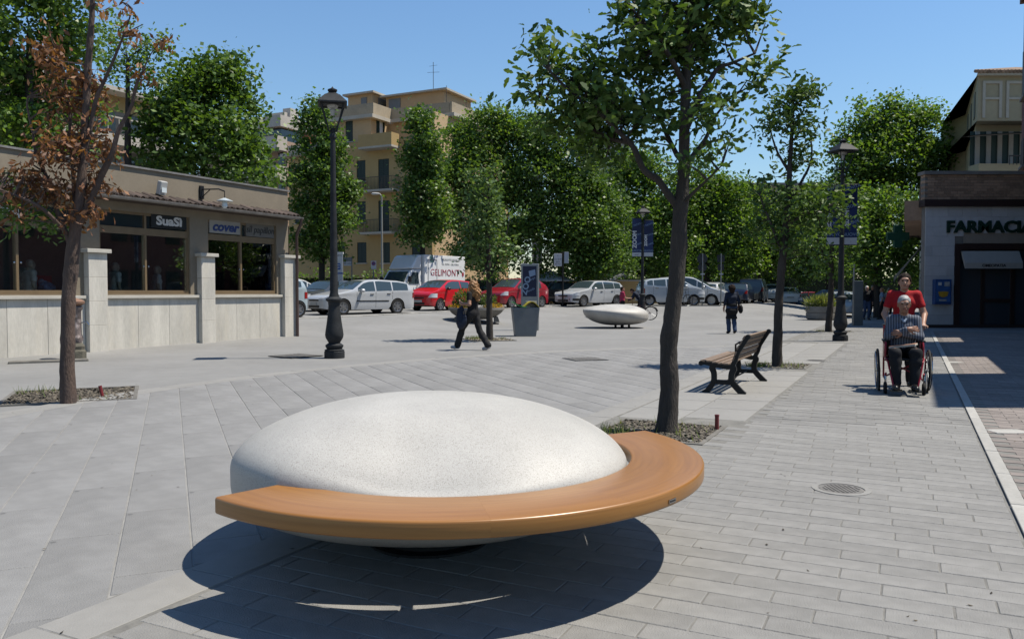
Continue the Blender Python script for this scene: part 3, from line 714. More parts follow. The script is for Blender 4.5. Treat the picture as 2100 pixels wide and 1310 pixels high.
MB().span(FW.u(2160), FW.u(1973), .016, .024, dz+.02, FW.z(2000, 478)).obj('beige_panel', mat('beige_panel', (.4, .34, .28), .6, 0, .06), ph_)
MB().span(fr, .06, -.3, .1, -.5, .12).obj('plinth', mat('dark_plinth', (.05, .035, .035), .6, 0, .1), ph_)
MB().span(fr, .12, -.3, .16, zc0, zc1).obj('cornice', BROWN, ph_)
nb = 9; bh_ = (zb1-zc1)/nb; br = MB()
for r_ in range(nb):
    x = .1-(r_ % 2)*.13
    while x > FW.u(2140): br.span(x-.245, x, -.2, .1+rnd.uniform(0, .006), zc1+r_*bh_+.006, zc1+(r_+1)*bh_-.006); x -= .256
    t = (r_ % 2)*.13
    while t < 9: 
        br.prism([(t, .12), (t+.245, .12), (t+.245, 0), (t, 0)], lambda a, o, z=zc1+r_*bh_+.006: sidept(a, o, z), lambda a, o, z=zc1+(r_+1)*bh_-.006: sidept(a, o, z)); t += .256
tag(br.obj('parapet_bricks', BRICK, ph_), kind='stuff'); 
MB().span(fr, .08, -.25, .07, zc1, zb1-.002).obj('parapet_core', CONC, ph_); MB().span(fr, .16, -.35, .18, zb1, zk).obj('coping', CONC, ph_)
cp = MB(); cp.prism([(0, .18), (26, .18), (26, -.3), (0, -.3)], lambda t, o: sidept(t, o, zb1), lambda t, o: sidept(t, o, zk)); cp.prism([(0, .08), (26, .08), (26, -.3), (.2, -.3)], lambda t, o: sidept(t, o, zc1), lambda t, o: sidept(t, o, zb1-.003)); cp.obj('side_coping', CONC, ph_)
cn = MB(); cn.prism([(.3, .75), (14, .75), (14, .0), (.3, .0)], lambda t, o: sidept(t, o, zc0-.5), lambda t, o: sidept(t, o, zc1+.02)); cn = cn.obj('side_canopy', BRICK, ph_)
for k in range(6): 
    v = MB(); v.prism([(.8+k*1.7, .765), (1.7+k*1.7, .765), (1.7+k*1.7, .755), (.8+k*1.7, .755)], lambda t, o: sidept(t, o, zc0-.32), lambda t, o: sidept(t, o, zc0-.1)); v.obj('vent', DARK, cn)
# shop door
df = MB().span(d0, d1, -.28, .06, dz-.22, dz).span(d1-.2, d1, -.28, .06, 0, dz-.22).span(d0, d0+.2, -.28, .06, 0, dz-.22)
ma, mz = FW.u(2018, 600), FW.z(2018, 616)
df.span(ma-.06, ma+.06, -.2, -.08, .1, dz-.22).span(FW.u(2076), ma-.06, -.2, -.08, mz-.06, mz+.06).span(FW.u(2076)-.14, FW.u(2076), -.2, -.08, .1, dz-.22).span(d0+.2, d1-.2, -.26, -.06, .02, .12)
df = df.obj('door_frame', BROWN, ph_)
MB().span(FW.u(2076), d1-.2, -.16, -.15, .12, dz-.22).obj('glass', glassmat('shop_door_glass', (.035, .045, .055), .12), df)
MB().span(d0+.2, FW.u(2076)-.14, -.16, -.15, .12, dz-.22).obj('glass', MC['shop_door_glass'], df)
aw0, aw1 = FW.u(2088, 530), FW.u(1971, 530); az1, az0 = FW.z(2030, 515), FW.z(2030, 551)
blind = MB().add([(aw0, .05, az1), (aw1, .05, az1), (aw1, .3, az0+.22), (aw0, .3, az0+.22), (aw0, .3, az0), (aw1, .3, az0), (aw0, -.05, az1), (aw1, -.05, az1), (aw1, .28, az0), (aw0, .28, az0)], [(0, 1, 2, 3)[::-1], (3, 2, 5, 4)[::-1], (6, 7, 1, 0), (0, 3, 4, 9, 6), (1, 7, 8, 5, 2), (6, 9, 8, 7)]).obj('blind', mat('cream_canvas', (.52, .5, .46), .8, 0, .05), ph_)
text('OMEOPATIA', .15, MC['dark_letters'], blind, ((aw0+aw1)/2-.0, .304, az0+.11), (PI/2, 0, PI), off=.004, sx=1.1)
cap = FW.z(2000, 455)-FW.z(2000, 478)
text('FARMACIA', cap*1.42, mat('dark_green_letters', (.006, .045, .03), .4, 0, .05), ph_, (FW.u(1939, 466), .05, FW.z(2000, 466.5)), (PI/2, 0, PI), ext=.035, off=.022, align='LEFT', sx=1.14)
u0, u1 = FW.u(1945, 600), FW.u(1911, 600); z0, z1 = FW.z(1928, 624), FW.z(1928, 573)
tp = thing('vending_box', 'blue wall dispenser with a yellow picture on the tiled pharmacy front', 'vending box', FW.o+FW.X*u0+FW.N*.016+Vector((0, 0, z0)), FW.rz)
wd, hg = u1-u0, z1-z0
MB().span(0, wd, 0, .22, 0, hg).obj('case', mat('blue_enamel', (.02, .08, .26), .4, 0, .1, 2), tp, bevel=.02)
fc = MB().span(.05, wd-.05, .222, .226, .1, hg-.06).obj('front_picture', mat('light_blue_print', (.05, .15, .4), .4, 0, .3, 3), tp)
MB().lathe([(.02, -.0), (.16, .05), (.2, .2), (.21, .22), (.001, .24)], 20, (wd/2, .226, hg*.28), sy=.04).obj('yellow_cup', mat('yellow_print', (.6, .36, .03), .5, 0, .2, 9), fc)
MB().span(wd*.14, wd*.45, .226, .23, hg*.72, hg*.9).span(wd*.3, wd*.75, .226, .23, .13, .2).obj('label_patch', mat('pale_print', (.5, .5, .48), .5, 0, .3, 12), fc)
MB().span(wd*.62, wd*.82, .226, .231, hg*.76, hg*.88).obj('coin_slot', WHITE, fc)
# awning, doorway and green cross on the street side
aw = MB(); aw.add([sidept(3.2, 0, FW.z(1880, 505)+.3), sidept(6.4, 0, FW.z(1880, 505)+.3), sidept(6.4, 1.15, FW.z(1875, 557)-.15), sidept(3.2, 1.15, FW.z(1875, 557)-.15), sidept(3.2, 1.15, FW.z(1875, 557)-.35), sidept(6.4, 1.15, FW.z(1875, 557)-.35)], [(0, 1, 2, 3), (3, 2, 5, 4), (0, 3, 4)])
aw.obj('awning', mat('beige_awning', (.34, .31, .26), .85, 0, .08), ph_)
dw = MB(); dw.prism([(1.2, .02), (2.6, .02), (2.6, .0), (1.2, .0)], lambda t, o: sidept(t, o, 0), lambda t, o: sidept(t, o, 2.6)); dw.prism([(3.4, .02), (6.2, .02), (6.2, .0), (3.4, .0)], lambda t, o: sidept(t, o, .1), lambda t, o: sidept(t, o, 2.7)); dw.obj('side_door', GLASSD, ph_)
cr = thing('pharmacy_cross', 'green pharmacy cross sticking out from the street side wall', 'sign', FW.o+A_*5-B_*1.05+Vector((0, 0, FW.z(1858, 497)*1.17)), 0)
MB().box((0, 0, 0), (1.0, .16, .36)).box((0, 0, .341), (.36, .16, .32)).box((0, 0, -.341), (.36, .16, .32)).obj('cross', mat('green_cross_panel', (.01, .09, .055), .4, 0, .05), cr, bevel=.01); MB().box((.75, .05, 0), (.5, .05, .05)).obj('arm', DARK, cr)

# houses above the pharmacy
UW = Wall((*at(1997, 600, 44).to_2d(), 0), -1, 0)
uh = thing('panelled_house', 'pale yellow house with framed panels and tiled roof above the pharmacy', 'building', UW.o, UW.rz)
PY = mat('pale_yellow_plaster', (.52, .46, .29), .85, 0, .08, .5); PYD = mat('cream_panel_frame', (.62, .58, .46), .8, 0, .06)
zt_ = UW.z(2040, 157); za = UW.z(2040, 262); zb_ = UW.z(2040, 335); zl = UW.z(2040, 248)
uE = UW.u(2180, 300)
def sp2(t, off, z): p = A_*t-B_*off; return (-p.x, -p.y, z)
b_ = MB(); b_.prism([(0, 0), (24, 0)], lambda t, o: sp2(t, o, -.5), lambda t, o: sp2(t, o, zt_)) if False else None
body = MB(); q = [(0, 0), (-A_.x*14, -A_.y*14), (uE, -A_.y*14), (uE, 0)]
body.prism(q, lambda x, y: (x, y, zl-.0), lambda x, y: (x, y, zt_)); q2 = [(-.56, -1.1), (-A_.x*14, -A_.y*14), (uE, -A_.y*14), (uE, -1.1)]
body.prism(q2, lambda x, y: (x, y, -.5), lambda x, y: (x, y, zl-.003)); body.obj('wall', PY, uh)
MB().span(uE, -.2, -1.1, -.1, zb_-1.2, zb_).obj('balcony', PY, uh)
cw = MB()
for k in range(7): cw.span(-.75-k*.62, -.5-k*.62, -1.06, -1.0, zb_, UW.z(2040, 262))
cw.obj('striped_curtain', mat('white_curtain', (.5, .52, .5), .8, 0, .05), uh); MB().span(uE, -.25, -1.09, -1.07, zb_, UW.z(2040, 262)).obj('window', mat('green_curtain', (.02, .07, .07), .6, 0, .05), uh)
MB().add([(.35, -1.0, za-.3), (uE, -1.0, za), (uE, .7, za-.25), (.5, .9, za-.55)], [(0, 1, 2, 3)]).add([(.35, -1.0, za-.34), (uE, -1.0, za-.04), (uE, .7, za-.29), (.5, .9, za-.59)], [(3, 2, 1, 0)]).obj('awning', mat('grey_awning', (.25, .25, .25), .8, 0, .05), uh)
rl = MB().span(uE, -1.7, .1, .14, zb_+.35, zb_+.42)
for k in range(14): rl.span(-1.75-k*.2, -1.72-k*.2, .1, .13, zb_-.1, zb_+.35)
rl.obj('railing', RAIL, uh)
for k in range(3):
    fm = MB(); x0 = -.25-k*1.28; zq0 = zl+.15; zq1 = zt_-.25
    fm.span(x0-1.05, x0-.9, 0, .06, zq0, zq1).span(x0-.15, x0, 0, .06, zq0, zq1).span(x0-.9, x0-.15, 0, .06, zq1-.15, zq1).span(x0-.9, x0-.15, 0, .06, zq1-1.0, zq1-.88); fm.obj('panel_frame', PYD, uh)
for k in range(4):
    w = MB(); t0 = 1.5+k*3.1
    w.prism([(t0, .04), (t0+1.0, .04), (t0+1.0, .0), (t0, .0)], lambda t, o: sp2(t, o, zl+.5), lambda t, o: sp2(t, o, zt_-.5)); w.obj('shutter', mat('grey_green_shutter', (.16, .17, .13), .7, 0, .08), uh)
ev = MB(); q3 = [(.2, .3), (-A_.x*14+.06, -A_.y*14), (uE, -A_.y*14), (uE, .35)]; ev.prism(q3, lambda x, y: (x, y, zt_), lambda x, y: (x, y, zt_+.12)); ev.obj('eave', PYD, uh)
rt = MB(); RT = mat('clay_roof_tiles', (.35, .24, .16), .9, 0, .2, 2, .3, 20, island=.25)
for k in range(26):
    x = .25-k*.2
    f_ = min(1, max(.04, (.3-x)/5.6)); rt.tube([(x, .4, zt_+.17), (x, .4-5.4*f_, zt_+.17+1.62*f_)], .1, 6)
tag(rt.obj('roof_tiles', RT, uh), kind='stuff')
MB().add([(.2, .33, zt_+.125), (uE, .33, zt_+.125), (uE, -5, zt_+1.75), (-5.5, -5, zt_+1.75), (-A_.x*14+.06, -A_.y*14, zt_+.125), (-A_.x*14-4, -A_.y*14+3, zt_+1.75)], [(0, 1, 2, 3), (0, 3, 5, 4)]).obj('roof', RT, uh)
MB().add([sp2(11, 0, zt_-1.6), sp2(14.5, 0, zt_-1.6), sp2(14.5, .9, zt_-2.0), sp2(11, .9, zt_-2.0)], [(0, 1, 2, 3)]).obj('side_awning', BROWN, uh)
RD = mat('red_brown_plaster', (.2, .085, .07), .85, 0, .1, .5, dirt=((.14, .06, .05), .6, .5, .4))
zr = at(2090, 6, 34.9).z
rh_ = thing('red_brown_house', 'tall red-brown house at the right edge rising above the pharmacy roof', 'building', (0, 0, 0))
m = MB(); q = [uv(34.75, 7.1), uv(34.75, 20), uv(38.3, 20), uv(38.3, 7.1)]; m.prism([(p.x, p.y) for p in q][::-1], lambda x, y: (x, y, 3.2), lambda x, y: (x, y, zr)); m.obj('wall', RD, rh_)
for z0, z1 in ((at(2090, 205, 34.5).z, at(2090, 110, 34.5).z), (at(2090, 345, 34.5).z, at(2090, 292, 34.5).z)):
    c = uv(37.2, 7.07, (z0+z1)/2); MB().box((0, 0, 0), (1.0, .1, z1-z0), M=Matrix.Rotation(YAW_A, 3, 'Z')).obj('window', mat('brown_shutter', (.06, .03, .025), .6, 0, .1), rh_, loc=c)
    MB().box((0, 0, 0), (1.3, .2, .1), M=Matrix.Rotation(YAW_A, 3, 'Z')).obj('sill', CONC, rh_, loc=uv(37.2, 7.05, z0-.06))
m = MB(); q = [uv(34.7, 6.95), uv(34.7, 20), uv(38.5, 20), uv(38.5, 6.95)]; m.prism([(p.x, p.y) for p in q][::-1], lambda x, y: (x, y, zr), lambda x, y: (x, y, zr+.35)); m.obj('coping', RD, rh_)
# the row of houses out of view on the right, whose uneven roof line shades the pavement
nb_ = thing('street_house', 'terracotta house standing beyond the brick pavement on the right side', 'building', (0, 0, 0))
for y0, y1, h in ((9.95, 14.0, 9.1), (14.0, 17.6, 6.3), (17.6, 22.8, 9.1), (22.8, 24.9, 6.6), (24.9, 30.5, 9.3)):
    def vx(y): u = (y-O_.y+7.1*.4446)/.8957; return uv(u, 7.1).x
    m = MB(); m.prism([(vx(y0), y0), (vx(y0)+9, y0), (vx(y1)+9, y1), (vx(y1), y1)], lambda x, y: (x, y, -.1), lambda x, y, h=h: (x, y, h)); w_ = m.obj('wall', RD, nb_)
    c = MB()
    for k in range(2):
        for zz in (1.0, 4.0) if h < 7 else (1.0, 4.0, 6.6):
            yy = y0+(y1-y0)*(k+.5)/2; c.box((vx(yy)-.03, yy, zz+.8), (.12, .9, 1.5), M=Matrix.Rotation(-math.atan2(A_.x, A_.y), 3, 'Z'))
    c.obj('window', GLASSD, w_)
# far houses glimpsed between the trees
def far_house(name, label, px0, px1, py, Y, m, d=10):
    a, b = at(px0, 600, Y), at(px1, 600, Y); z = at(px0, py, Y).z
    t = thing(name, label, 'building', (a.x, Y, 0)); MB().span(0, b.x-a.x, 0, d, 0, z).obj('wall', m, t); MB().span(-.3, b.x-a.x+.3, -.4, d, z, z+.35).obj('roof_edge', CONC, t)
    w = b.x-a.x; n = max(2, int(w/3))
    for i in range(n):
        for k in range(max(1, int(z/3.4))):
            MB().span(w*(i+.3)/n, w*(i+.7)/n, -.05, -.01, 1+k*3.3, 2.8+k*3.3).obj('window', GLASSD, t)
far_house('flat_roofed_house', 'long flat roofed house far behind the street trees', 1430, 1720, 381, 105, mat('far_beige', (.4, .34, .25), .85, 0, .05))
far_house('white_house', 'white house glimpsed through the leaves behind the big tree', 1195, 1290, 292, 85, mat('far_white', (.6, .56, .52), .85, 0, .05))
far_house('chimney_house', 'grey tower room just above the dense trees', 1092, 1112, 242, 80, mat('far_grey', (.45, .42, .42), .85, 0, .05), 2)
# ================================================================== THE PEBBLE SEATS
def wood_uv(name, c0, c1):
    m = bpy.data.materials.new(name); m.use_nodes = True; n = m.node_tree.nodes; l = m.node_tree.links; p = n['Principled BSDF']
    uvn = n.new('ShaderNodeUVMap'); mp = n.new('ShaderNodeMapping'); mp.inputs['Scale'].default_value = (1.1, 26, 1); l.new(uvn.outputs[0], mp.inputs[0])
    oi = n.new('ShaderNodeObjectInfo'); ad = n.new('ShaderNodeVectorMath'); l.new(mp.outputs[0], ad.inputs[0]); mv = n.new('ShaderNodeVectorMath'); mv.operation = 'SCALE'; mv.inputs[0].default_value = (7, 13, 3)
    l.new(oi.outputs['Random'], mv.inputs['Scale']); l.new(mv.outputs[0], ad.inputs[1])
    t = n.new('ShaderNodeTexNoise'); t.inputs['Scale'].default_value = 1.6; t.inputs['Detail'].default_value = 7; t.inputs['Distortion'].default_value = .5; l.new(ad.outputs[0], t.inputs[0])
    cr = n.new('ShaderNodeValToRGB'); cr.color_ramp.elements[0].color = (*c0, 1); cr.color_ramp.elements[1].color = (*c1, 1); cr.color_ramp.elements[0].position = .3; cr.color_ramp.elements[1].position = .7
    l.new(t.outputs[0], cr.inputs[0])
    mr = n.new('ShaderNodeMapRange'); mr.inputs[3].default_value = .95; mr.inputs[4].default_value = 1.04; l.new(oi.outputs['Random'], mr.inputs[0])
    mx = n.new('ShaderNodeMix'); mx.data_type = 'RGBA'; mx.blend_type = 'MULTIPLY'; mx.inputs[0].default_value = 1; l.new(cr.outputs[0], mx.inputs[6]); l.new(mr.outputs[0], mx.inputs[7])
    l.new(mx.outputs[2], p.inputs['Base Color']); p.inputs['Roughness'].default_value = .36; p.inputs['Specular IOR Level'].default_value = .45
    p.inputs['Coat Weight'].default_value = .25; p.inputs['Coat Roughness'].default_value = .3
    b = n.new('ShaderNodeBump'); b.inputs['Strength'].default_value = .08; b.inputs['Distance'].default_value = .01; l.new(t.outputs[0], b.inputs['Height']); l.new(b.outputs[0], p.inputs['Normal'])
    return m
WOODV = wood_uv('varnished_wood', (.205, .088, .016), (.262, .119, .026))
def granite(name):
    m = bpy.data.materials.new(name); m.use_nodes = True; n = m.node_tree.nodes; l = m.node_tree.links; p = n['Principled BSDF']
    tc = n.new('ShaderNodeTexCoord'); v = n.new('ShaderNodeTexVoronoi'); v.inputs['Scale'].default_value = 330; l.new(tc.outputs['Object'], v.inputs[0])
    cr = n.new('ShaderNodeValToRGB'); e = cr.color_ramp.elements; e[0].position = 0; e[0].color = (.22, .205, .185, 1); e[1].position = 1; e[1].color = (.39, .38, .355, 1)
    for ps, c in ((.08, (.26, .248, .225, 1)), (.13, (.32, .31, .288, 1)), (.5, (.348, .338, .315, 1))): x = e.new(ps); x.color = c
    sep = n.new('ShaderNodeSeparateColor'); l.new(v.outputs['Color'], sep.inputs[0]); l.new(sep.outputs[0], cr.inputs[0])
    t = n.new('ShaderNodeTexNoise'); t.inputs['Scale'].default_value = 2.2; t.inputs['Detail'].default_value = 5; l.new(tc.outputs['Object'], t.inputs[0])
    mr = n.new('ShaderNodeMapRange'); mr.inputs[1].default_value = .3; mr.inputs[2].default_value = .7; mr.inputs[3].default_value = .83; mr.inputs[4].default_value = 1.05; l.new(t.outputs[0], mr.inputs[0])
    mx = n.new('ShaderNodeMix'); mx.data_type = 'RGBA'; mx.blend_type = 'MULTIPLY'; mx.inputs[0].default_value = 1; l.new(cr.outputs[0], mx.inputs[6]); l.new(mr.outputs[0], mx.inputs[7])
    l.new(mx.outputs[2], p.inputs['Base Color']); p.inputs['Roughness'].default_value = .5; p.inputs['Specular IOR Level'].default_value = .4
    b = n.new('ShaderNodeBump'); b.inputs['Strength'].default_value = .2; b.inputs['Distance'].default_value = .004; l.new(v.outputs['Distance'], b.inputs['Height']); l.new(b.outputs[0], p.inputs['Normal'])
    return m
STONE = granite('polished_white_stone')
def pebble(parent, x0, x1, ry, zm0, zm1, ztop, zbot, dent, name='stone', n=96, m=56, sgn=1, front=0, lip=0):
    """flattened pebble, blunt at x0 and drawn to a thinner edge at x1"""
    xc, a = (x0+x1)/2, abs(x1-x0)/2; vs = []
    for i in range(m+1):
        t = PI*i/m; rho = math.sin(t); c = math.cos(t)
        for k in range(n):
            th = 2*PI*k/n; ex = math.cos(th); ey = math.sin(th); shr = 1-front*math.exp(-(((math.degrees(th)-255+180) % 360-180)/38)**2)
            f = (ex+1)/2                                   # 0 blunt, 1 thin
            den = (abs(ex)**2.25+abs(ey)**2.25)**(1/2.25); r = rho/den*shr
            X, Y = r*ex, r*ey; fl = (X+1)/2
            dg = lambda a0: (math.degrees(th)-a0+180) % 360-180
            zm = zm0+(zm1-zm0)*smooth(fl)+(lip*math.exp(-(dg(222)/34)**2) if lip else 0)
            if c >= 0: z = zm+(ztop-zm)*abs(c)**(2*(.455+.2*f))*(1-.08*X*0)
            else: z = zm-(zm-zbot)*abs(c)**(2*(.26+.22*f))
            if dent and c > 0:
                z -= dent*math.exp(-(dg(272)/26)**2)*smooth((rho-.42)/.45)*(1-smooth((rho-.93)/.07)*.6)
            vs.append((xc+sgn*a*X, ry*Y, z))
    fs = [(i*n+k, (i+1)*n+k, (i+1)*n+(k+1) % n, i*n+(k+1) % n) for i in range(m) for k in range(n)]
    if sgn < 0: fs = [f[::-1] for f in fs]
    return mesh_np(name, vs, fs, STONE, parent, True)
seat = thing('pebble_seat', 'big smooth white stone seat with a curved orange wooden bench round its front', 'seat', (-.35, 4.53, 0), 0, 'white pebble shaped stone seats')
pebble(seat, -1.18, .985, 1.0, .42, .50, .845, .10, .085, front=.05, lip=.10)
MB().lathe([(.34, .0), (.34, .03), (.28, .035), (.28, .15)], 32, (-.12, 0, 0)).obj('foot', BLACK, seat, smooth=True)
RI, RO, ZT, TH = 1.012, 1.40, .519, .076
A0, A1, NS = R(227.0), R(389.0), 6
sec = []
def rsec():
    e = .012; pr = []
    for (x, z, a0) in ((RO-e, ZT-e, 0), (RI+e, ZT-e, 90), (RI+e, ZT-TH+e, 180), (RO-e, ZT-TH+e, 270)):
        for k in range(4): a = R(a0+k*30); pr.append((x+e*math.cos(a), z+e*math.sin(a)))
    return pr
RS = rsec(); per = [0]
for i in range(len(RS)): per.append(per[-1]+math.dist(RS[i], RS[(i+1) % len(RS)]))
for s in range(NS):
    a0, a1 = A0+(A1-A0)*s/NS+.0001, A0+(A1-A0)*(s+1)/NS-.0001; n = 22; b = MB(); q = len(RS)
    vs = [(r*math.cos(a0+(a1-a0)*i/n), r*math.sin(a0+(a1-a0)*i/n), z) for i in range(n+1) for r, z in RS]
    fs = [(i*q+k, (i+1)*q+k, (i+1)*q+(k+1) % q, i*q+(k+1) % q) for i in range(n) for k in range(q)]
    b.add(vs, [f[::-1] for f in fs]+[tuple(range(q))[::-1][::-1], tuple(n*q+k for k in range(q))[::-1]])
    o = b.obj('seat_segment', WOODV, seat, smooth=True, ang=50); me = o.data; ul = me.uv_layers.new(name='UVMap')
    for pl in me.polygons:
        for li in pl.loop_indices:
            vi = me.loops[li].vertex_index; i, k = divmod(vi, q); kk = k
            if k == 0 and any(me.loops[l2].vertex_index % q == q-1 for l2 in pl.loop_indices): kk = q
            ul.data[li].uv = ((a0+(a1-a0)*i/n)*1.2, per[kk])
for a in (R(240), R(275), R(312), R(350), R(380)):
    MB().box((0, 0, 0), (.5, .05, .012), M=Matrix.Rotation(a, 3, 'Z')).obj('bracket', BLACK, seat, loc=((RI-.02)*math.cos(a), (RI-.02)*math.sin(a), ZT-TH-.007))
pa = math.atan2(-.86, 1.04); pl = MB().box((0, 0, 0), (.006, .062, .018), M=Matrix.Rotation(pa, 3, 'Z')).obj('plaque', CHROME, seat, loc=((RO+.002)*math.cos(pa), (RO+.002)*math.sin(pa), ZT-.05)); 
MB().box((0, 0, 0), (.004, .045, .006), M=Matrix.Rotation(pa, 3, 'Z')).obj('plaque_slot', DARK, pl, loc=(.0035*math.cos(pa), .0035*math.sin(pa), 0))
p2 = gp(1262, 672)
seat2 = thing('pebble_seat', 'smaller looking white stone seat standing on short legs out in the square', 'seat', (p2.x, p2.y, p2.z), 0, 'white pebble shaped stone seats')
pebble(seat2, 1.28, -1.28, 1.05, .50, .70, .93, .1, 0, sgn=-1)
lg = None
for x in (-.02, .22, .3, .55): MB().lathe([(.05, 0), (.04, .16)], 10, (x, -.2+.3*(x > .25), 0)).obj('foot', BLACK, seat2)

# ================================================================== SLATTED BENCH
def ribbon(path, w):
    """outline polygon of a band of width w along a 2d path"""
    n = len(path); L_, R_ = [], []
    for i, (x, z) in enumerate(path):
        x0, z0 = path[max(i-1, 0)]; x1, z1 = path[min(i+1, n-1)]; d = math.hypot(x1-x0, z1-z0) or 1; nx, nz = -(z1-z0)/d, (x1-x0)/d
        ww = (w[i] if hasattr(w, '__len__') else w)/2; L_.append((x+nx*ww, z+nz*ww)); R_.append((x-nx*ww, z-nz*ww))
    return L_+R_[::-1]
def curve2(pts, n=5):
    out = []; P = [pts[0]]+list(pts)+[pts[-1]]
    for i in range(1, len(P)-2):
        for k in range(n):
            t = k/n; q = []
            for d in range(2): a, b, c, e = P[i-1][d], P[i][d], P[i+1][d], P[i+2][d]; q.append(.5*(2*b+(c-a)*t+(2*a-5*b+4*c-e)*t*t+(3*b-a-3*c+e)*t**3))
            out.append(tuple(q))
    out.append(pts[-1]); return out
SLATW = mat('weathered_slat_wood', (.23, .165, .12), .75, 0, .2, 3, .25, 30, stretch=(.4, 6, 6), island=.1)
bp = gp(1482, 808); bench = thing('slatted_bench', 'old park bench with brown slats and black iron ends under the middle tree', 'bench', (bp.x, bp.y, 0), YAW_A)
BL = 1.78
for x in (.0, BL):
    e = MB()
    def pr(poly, w=.06, x=x): e.prism(poly, lambda y, z: (x-w/2, y, z), lambda y, z: (x+w/2, y, z))
    pr(ribbon(curve2([(.27, 0), (.22, .03), (.145, .13), (.12, .2), (.125, .3), (.15, .36), (.1, .40)]), [.05]+[.07]*30+[.06]))
    pr(ribbon(curve2([(-.30, 0), (-.25, .04), (-.155, .14), (-.12, .2), (-.125, .3), (-.15, .36), (-.1, .40)]), [.05]+[.08]*30+[.07]), .056)
    pr(ribbon([(-.14, .165), (.13, .165)], .06), .05); pr(ribbon(curve2([(.30, .42), (.26, .435), (.1, .405), (-.08, .38), (-.14, .40)]), .065), .052)
    pr(ribbon(curve2([(-.12, .38), (-.17, .48), (-.2, .58), (-.27, .7), (-.33, .80)]), .062), .054); e.tube([(x-.03, -.335, .8), (x+.03, -.335, .8)], .036, 12); e.tube([(x-.03, .30, .42), (x+.03, .30, .42)], .034, 12)
    e.obj('end_frame', BLACK, bench, bevel=.006, seg=1)
    ar = MB(); ar.tube([(x, -.2, .62), (x, -.1, .64), (x, .1, .62), (x, .17, .58), (x, .17, .45)], .016, 8) if x > 0 else None
    if ar.v: ar.obj('armrest', BLACK, bench, smooth=True)
for y, z, t in ((.275, .452, .05), (.195, .452, .0), (.115, .437, -.1), (.035, .427, -.1), (-.045, .42, -.05)):
    MB().box((BL/2, y, z), (BL+.06, .068, .026), M=Matrix.Rotation(t, 3, 'X')).obj('slat', SLATW, bench, bevel=.006, seg=1)
for k, (y, z) in enumerate(((-.15, .50), (-.178, .575), (-.205, .65), (-.245, .72), (-.285, .79))):
    MB().box((BL/2, y, z), (BL+.06, .026, .066), M=Matrix.Rotation(.36+.05*k, 3, 'X')).obj('slat', SLATW, bench, bevel=.006, seg=1)
MB().tube([(0, -.02, .17), (BL, -.02, .17)], .012, 6).obj('stretcher', BLACK, bench)

# ================================================================== LAMP POSTS, BANNERS, SIGNS
def lamp_post(px, py, label, hide=False):
    p = gp(px, py); t = thing('street_lamp', label, 'street lamp', p, R(12), 'old style lantern lamp posts')
    MB().lathe([(.215, 0), (.215, .14), (.2, .16), (.215, .175), (.16, .2), (.19, .25), (.19, .28), (.12, .33), (.14, .36), (.185, .44), (.195, .5), (.185, .58), (.155, .78), (.128, 1.0), (.12, 1.12)], 16).obj('base', CAST, t, smooth=True, ang=30)
    MB().lathe([(.12, 1.12), (.13, 1.2), (.175, 1.235), (.175, 1.265), (.11, 1.31), (.085, 1.4), (.078, 2.2), (.062, 3.4), (.052, 4.65), (.075, 4.68), (.075, 4.72), (.04, 4.78), (.05, 4.86)], 14).obj('pole', CAST, t, smooth=True, ang=30)
    ln = MB(); b, w = .10, .23; z0, z1 = 4.9, 5.36
    for sx in (-1, 1):
        for sy in (-1, 1): ln.tube([(sx*b, sy*b, z0), (sx*w, sy*w, z1)], .016, 5); ln.tube([(0, 0, 4.78), (sx*.09, sy*.09, 4.84), (sx*b, sy*b, z0)], .014, 5)
    for s in (-1, 1): ln.box((s*b, 0, z0), (.025, 2*b, .025)).box((0, s*b, z0+.001), (2*b, .025, .026)).box((s*w, 0, z1), (.03, 2*w, .03)).box((0, s*w, z1+.001), (2*w, .03, .03))
    ln = ln.obj('lantern', CAST, t)
    rf = MB(); M45 = Matrix.Rotation(PI/4, 3, 'Z'); q = math.sqrt(2)
    rf.lathe([(.30*q, 5.37), (.3*q, 5.40), (.155*q, 5.56), (.12*q, 5.58), (.07*q, 5.62)], 4, M=M45).lathe([(.05, 5.6), (.1, 5.66), (.1, 5.69), (.03, 5.72), (.001, 5.76)], 12); rf.obj('roof', CAST, ln)
    MB().lathe([(.1, 5.3), (.12, 5.345), (.12, 5.365)], 16).lathe([(.03, 5.15), (.06, 5.25), (.04, 5.3)], 10).obj('bulb', mat('white_reflector', (.6, .6, .58), .4, 0, .03), ln)
    return t
lamp_post(686, 734, 'dark grey lantern lamp post standing in front of the silver estate car')
lp2 = lamp_post(1723, 700, 'dark lantern lamp post with blue banners, nearest the pharmacy')
p3 = at(1317, 600, 40.7); lp3 = lamp_post(1317, 655, 'dark lantern lamp post with ZOOM banners behind the smaller white stone')
NAVY = mat('navy_banner_print', (.012, .03, .12), .55, 0, .25, 2.5); NAVYD = mat('deep_blue_print', (.005, .012, .06), .5, 0, .1); SKYB = mat('pale_blue_print', (.3, .42, .6), .55, 0, .05)
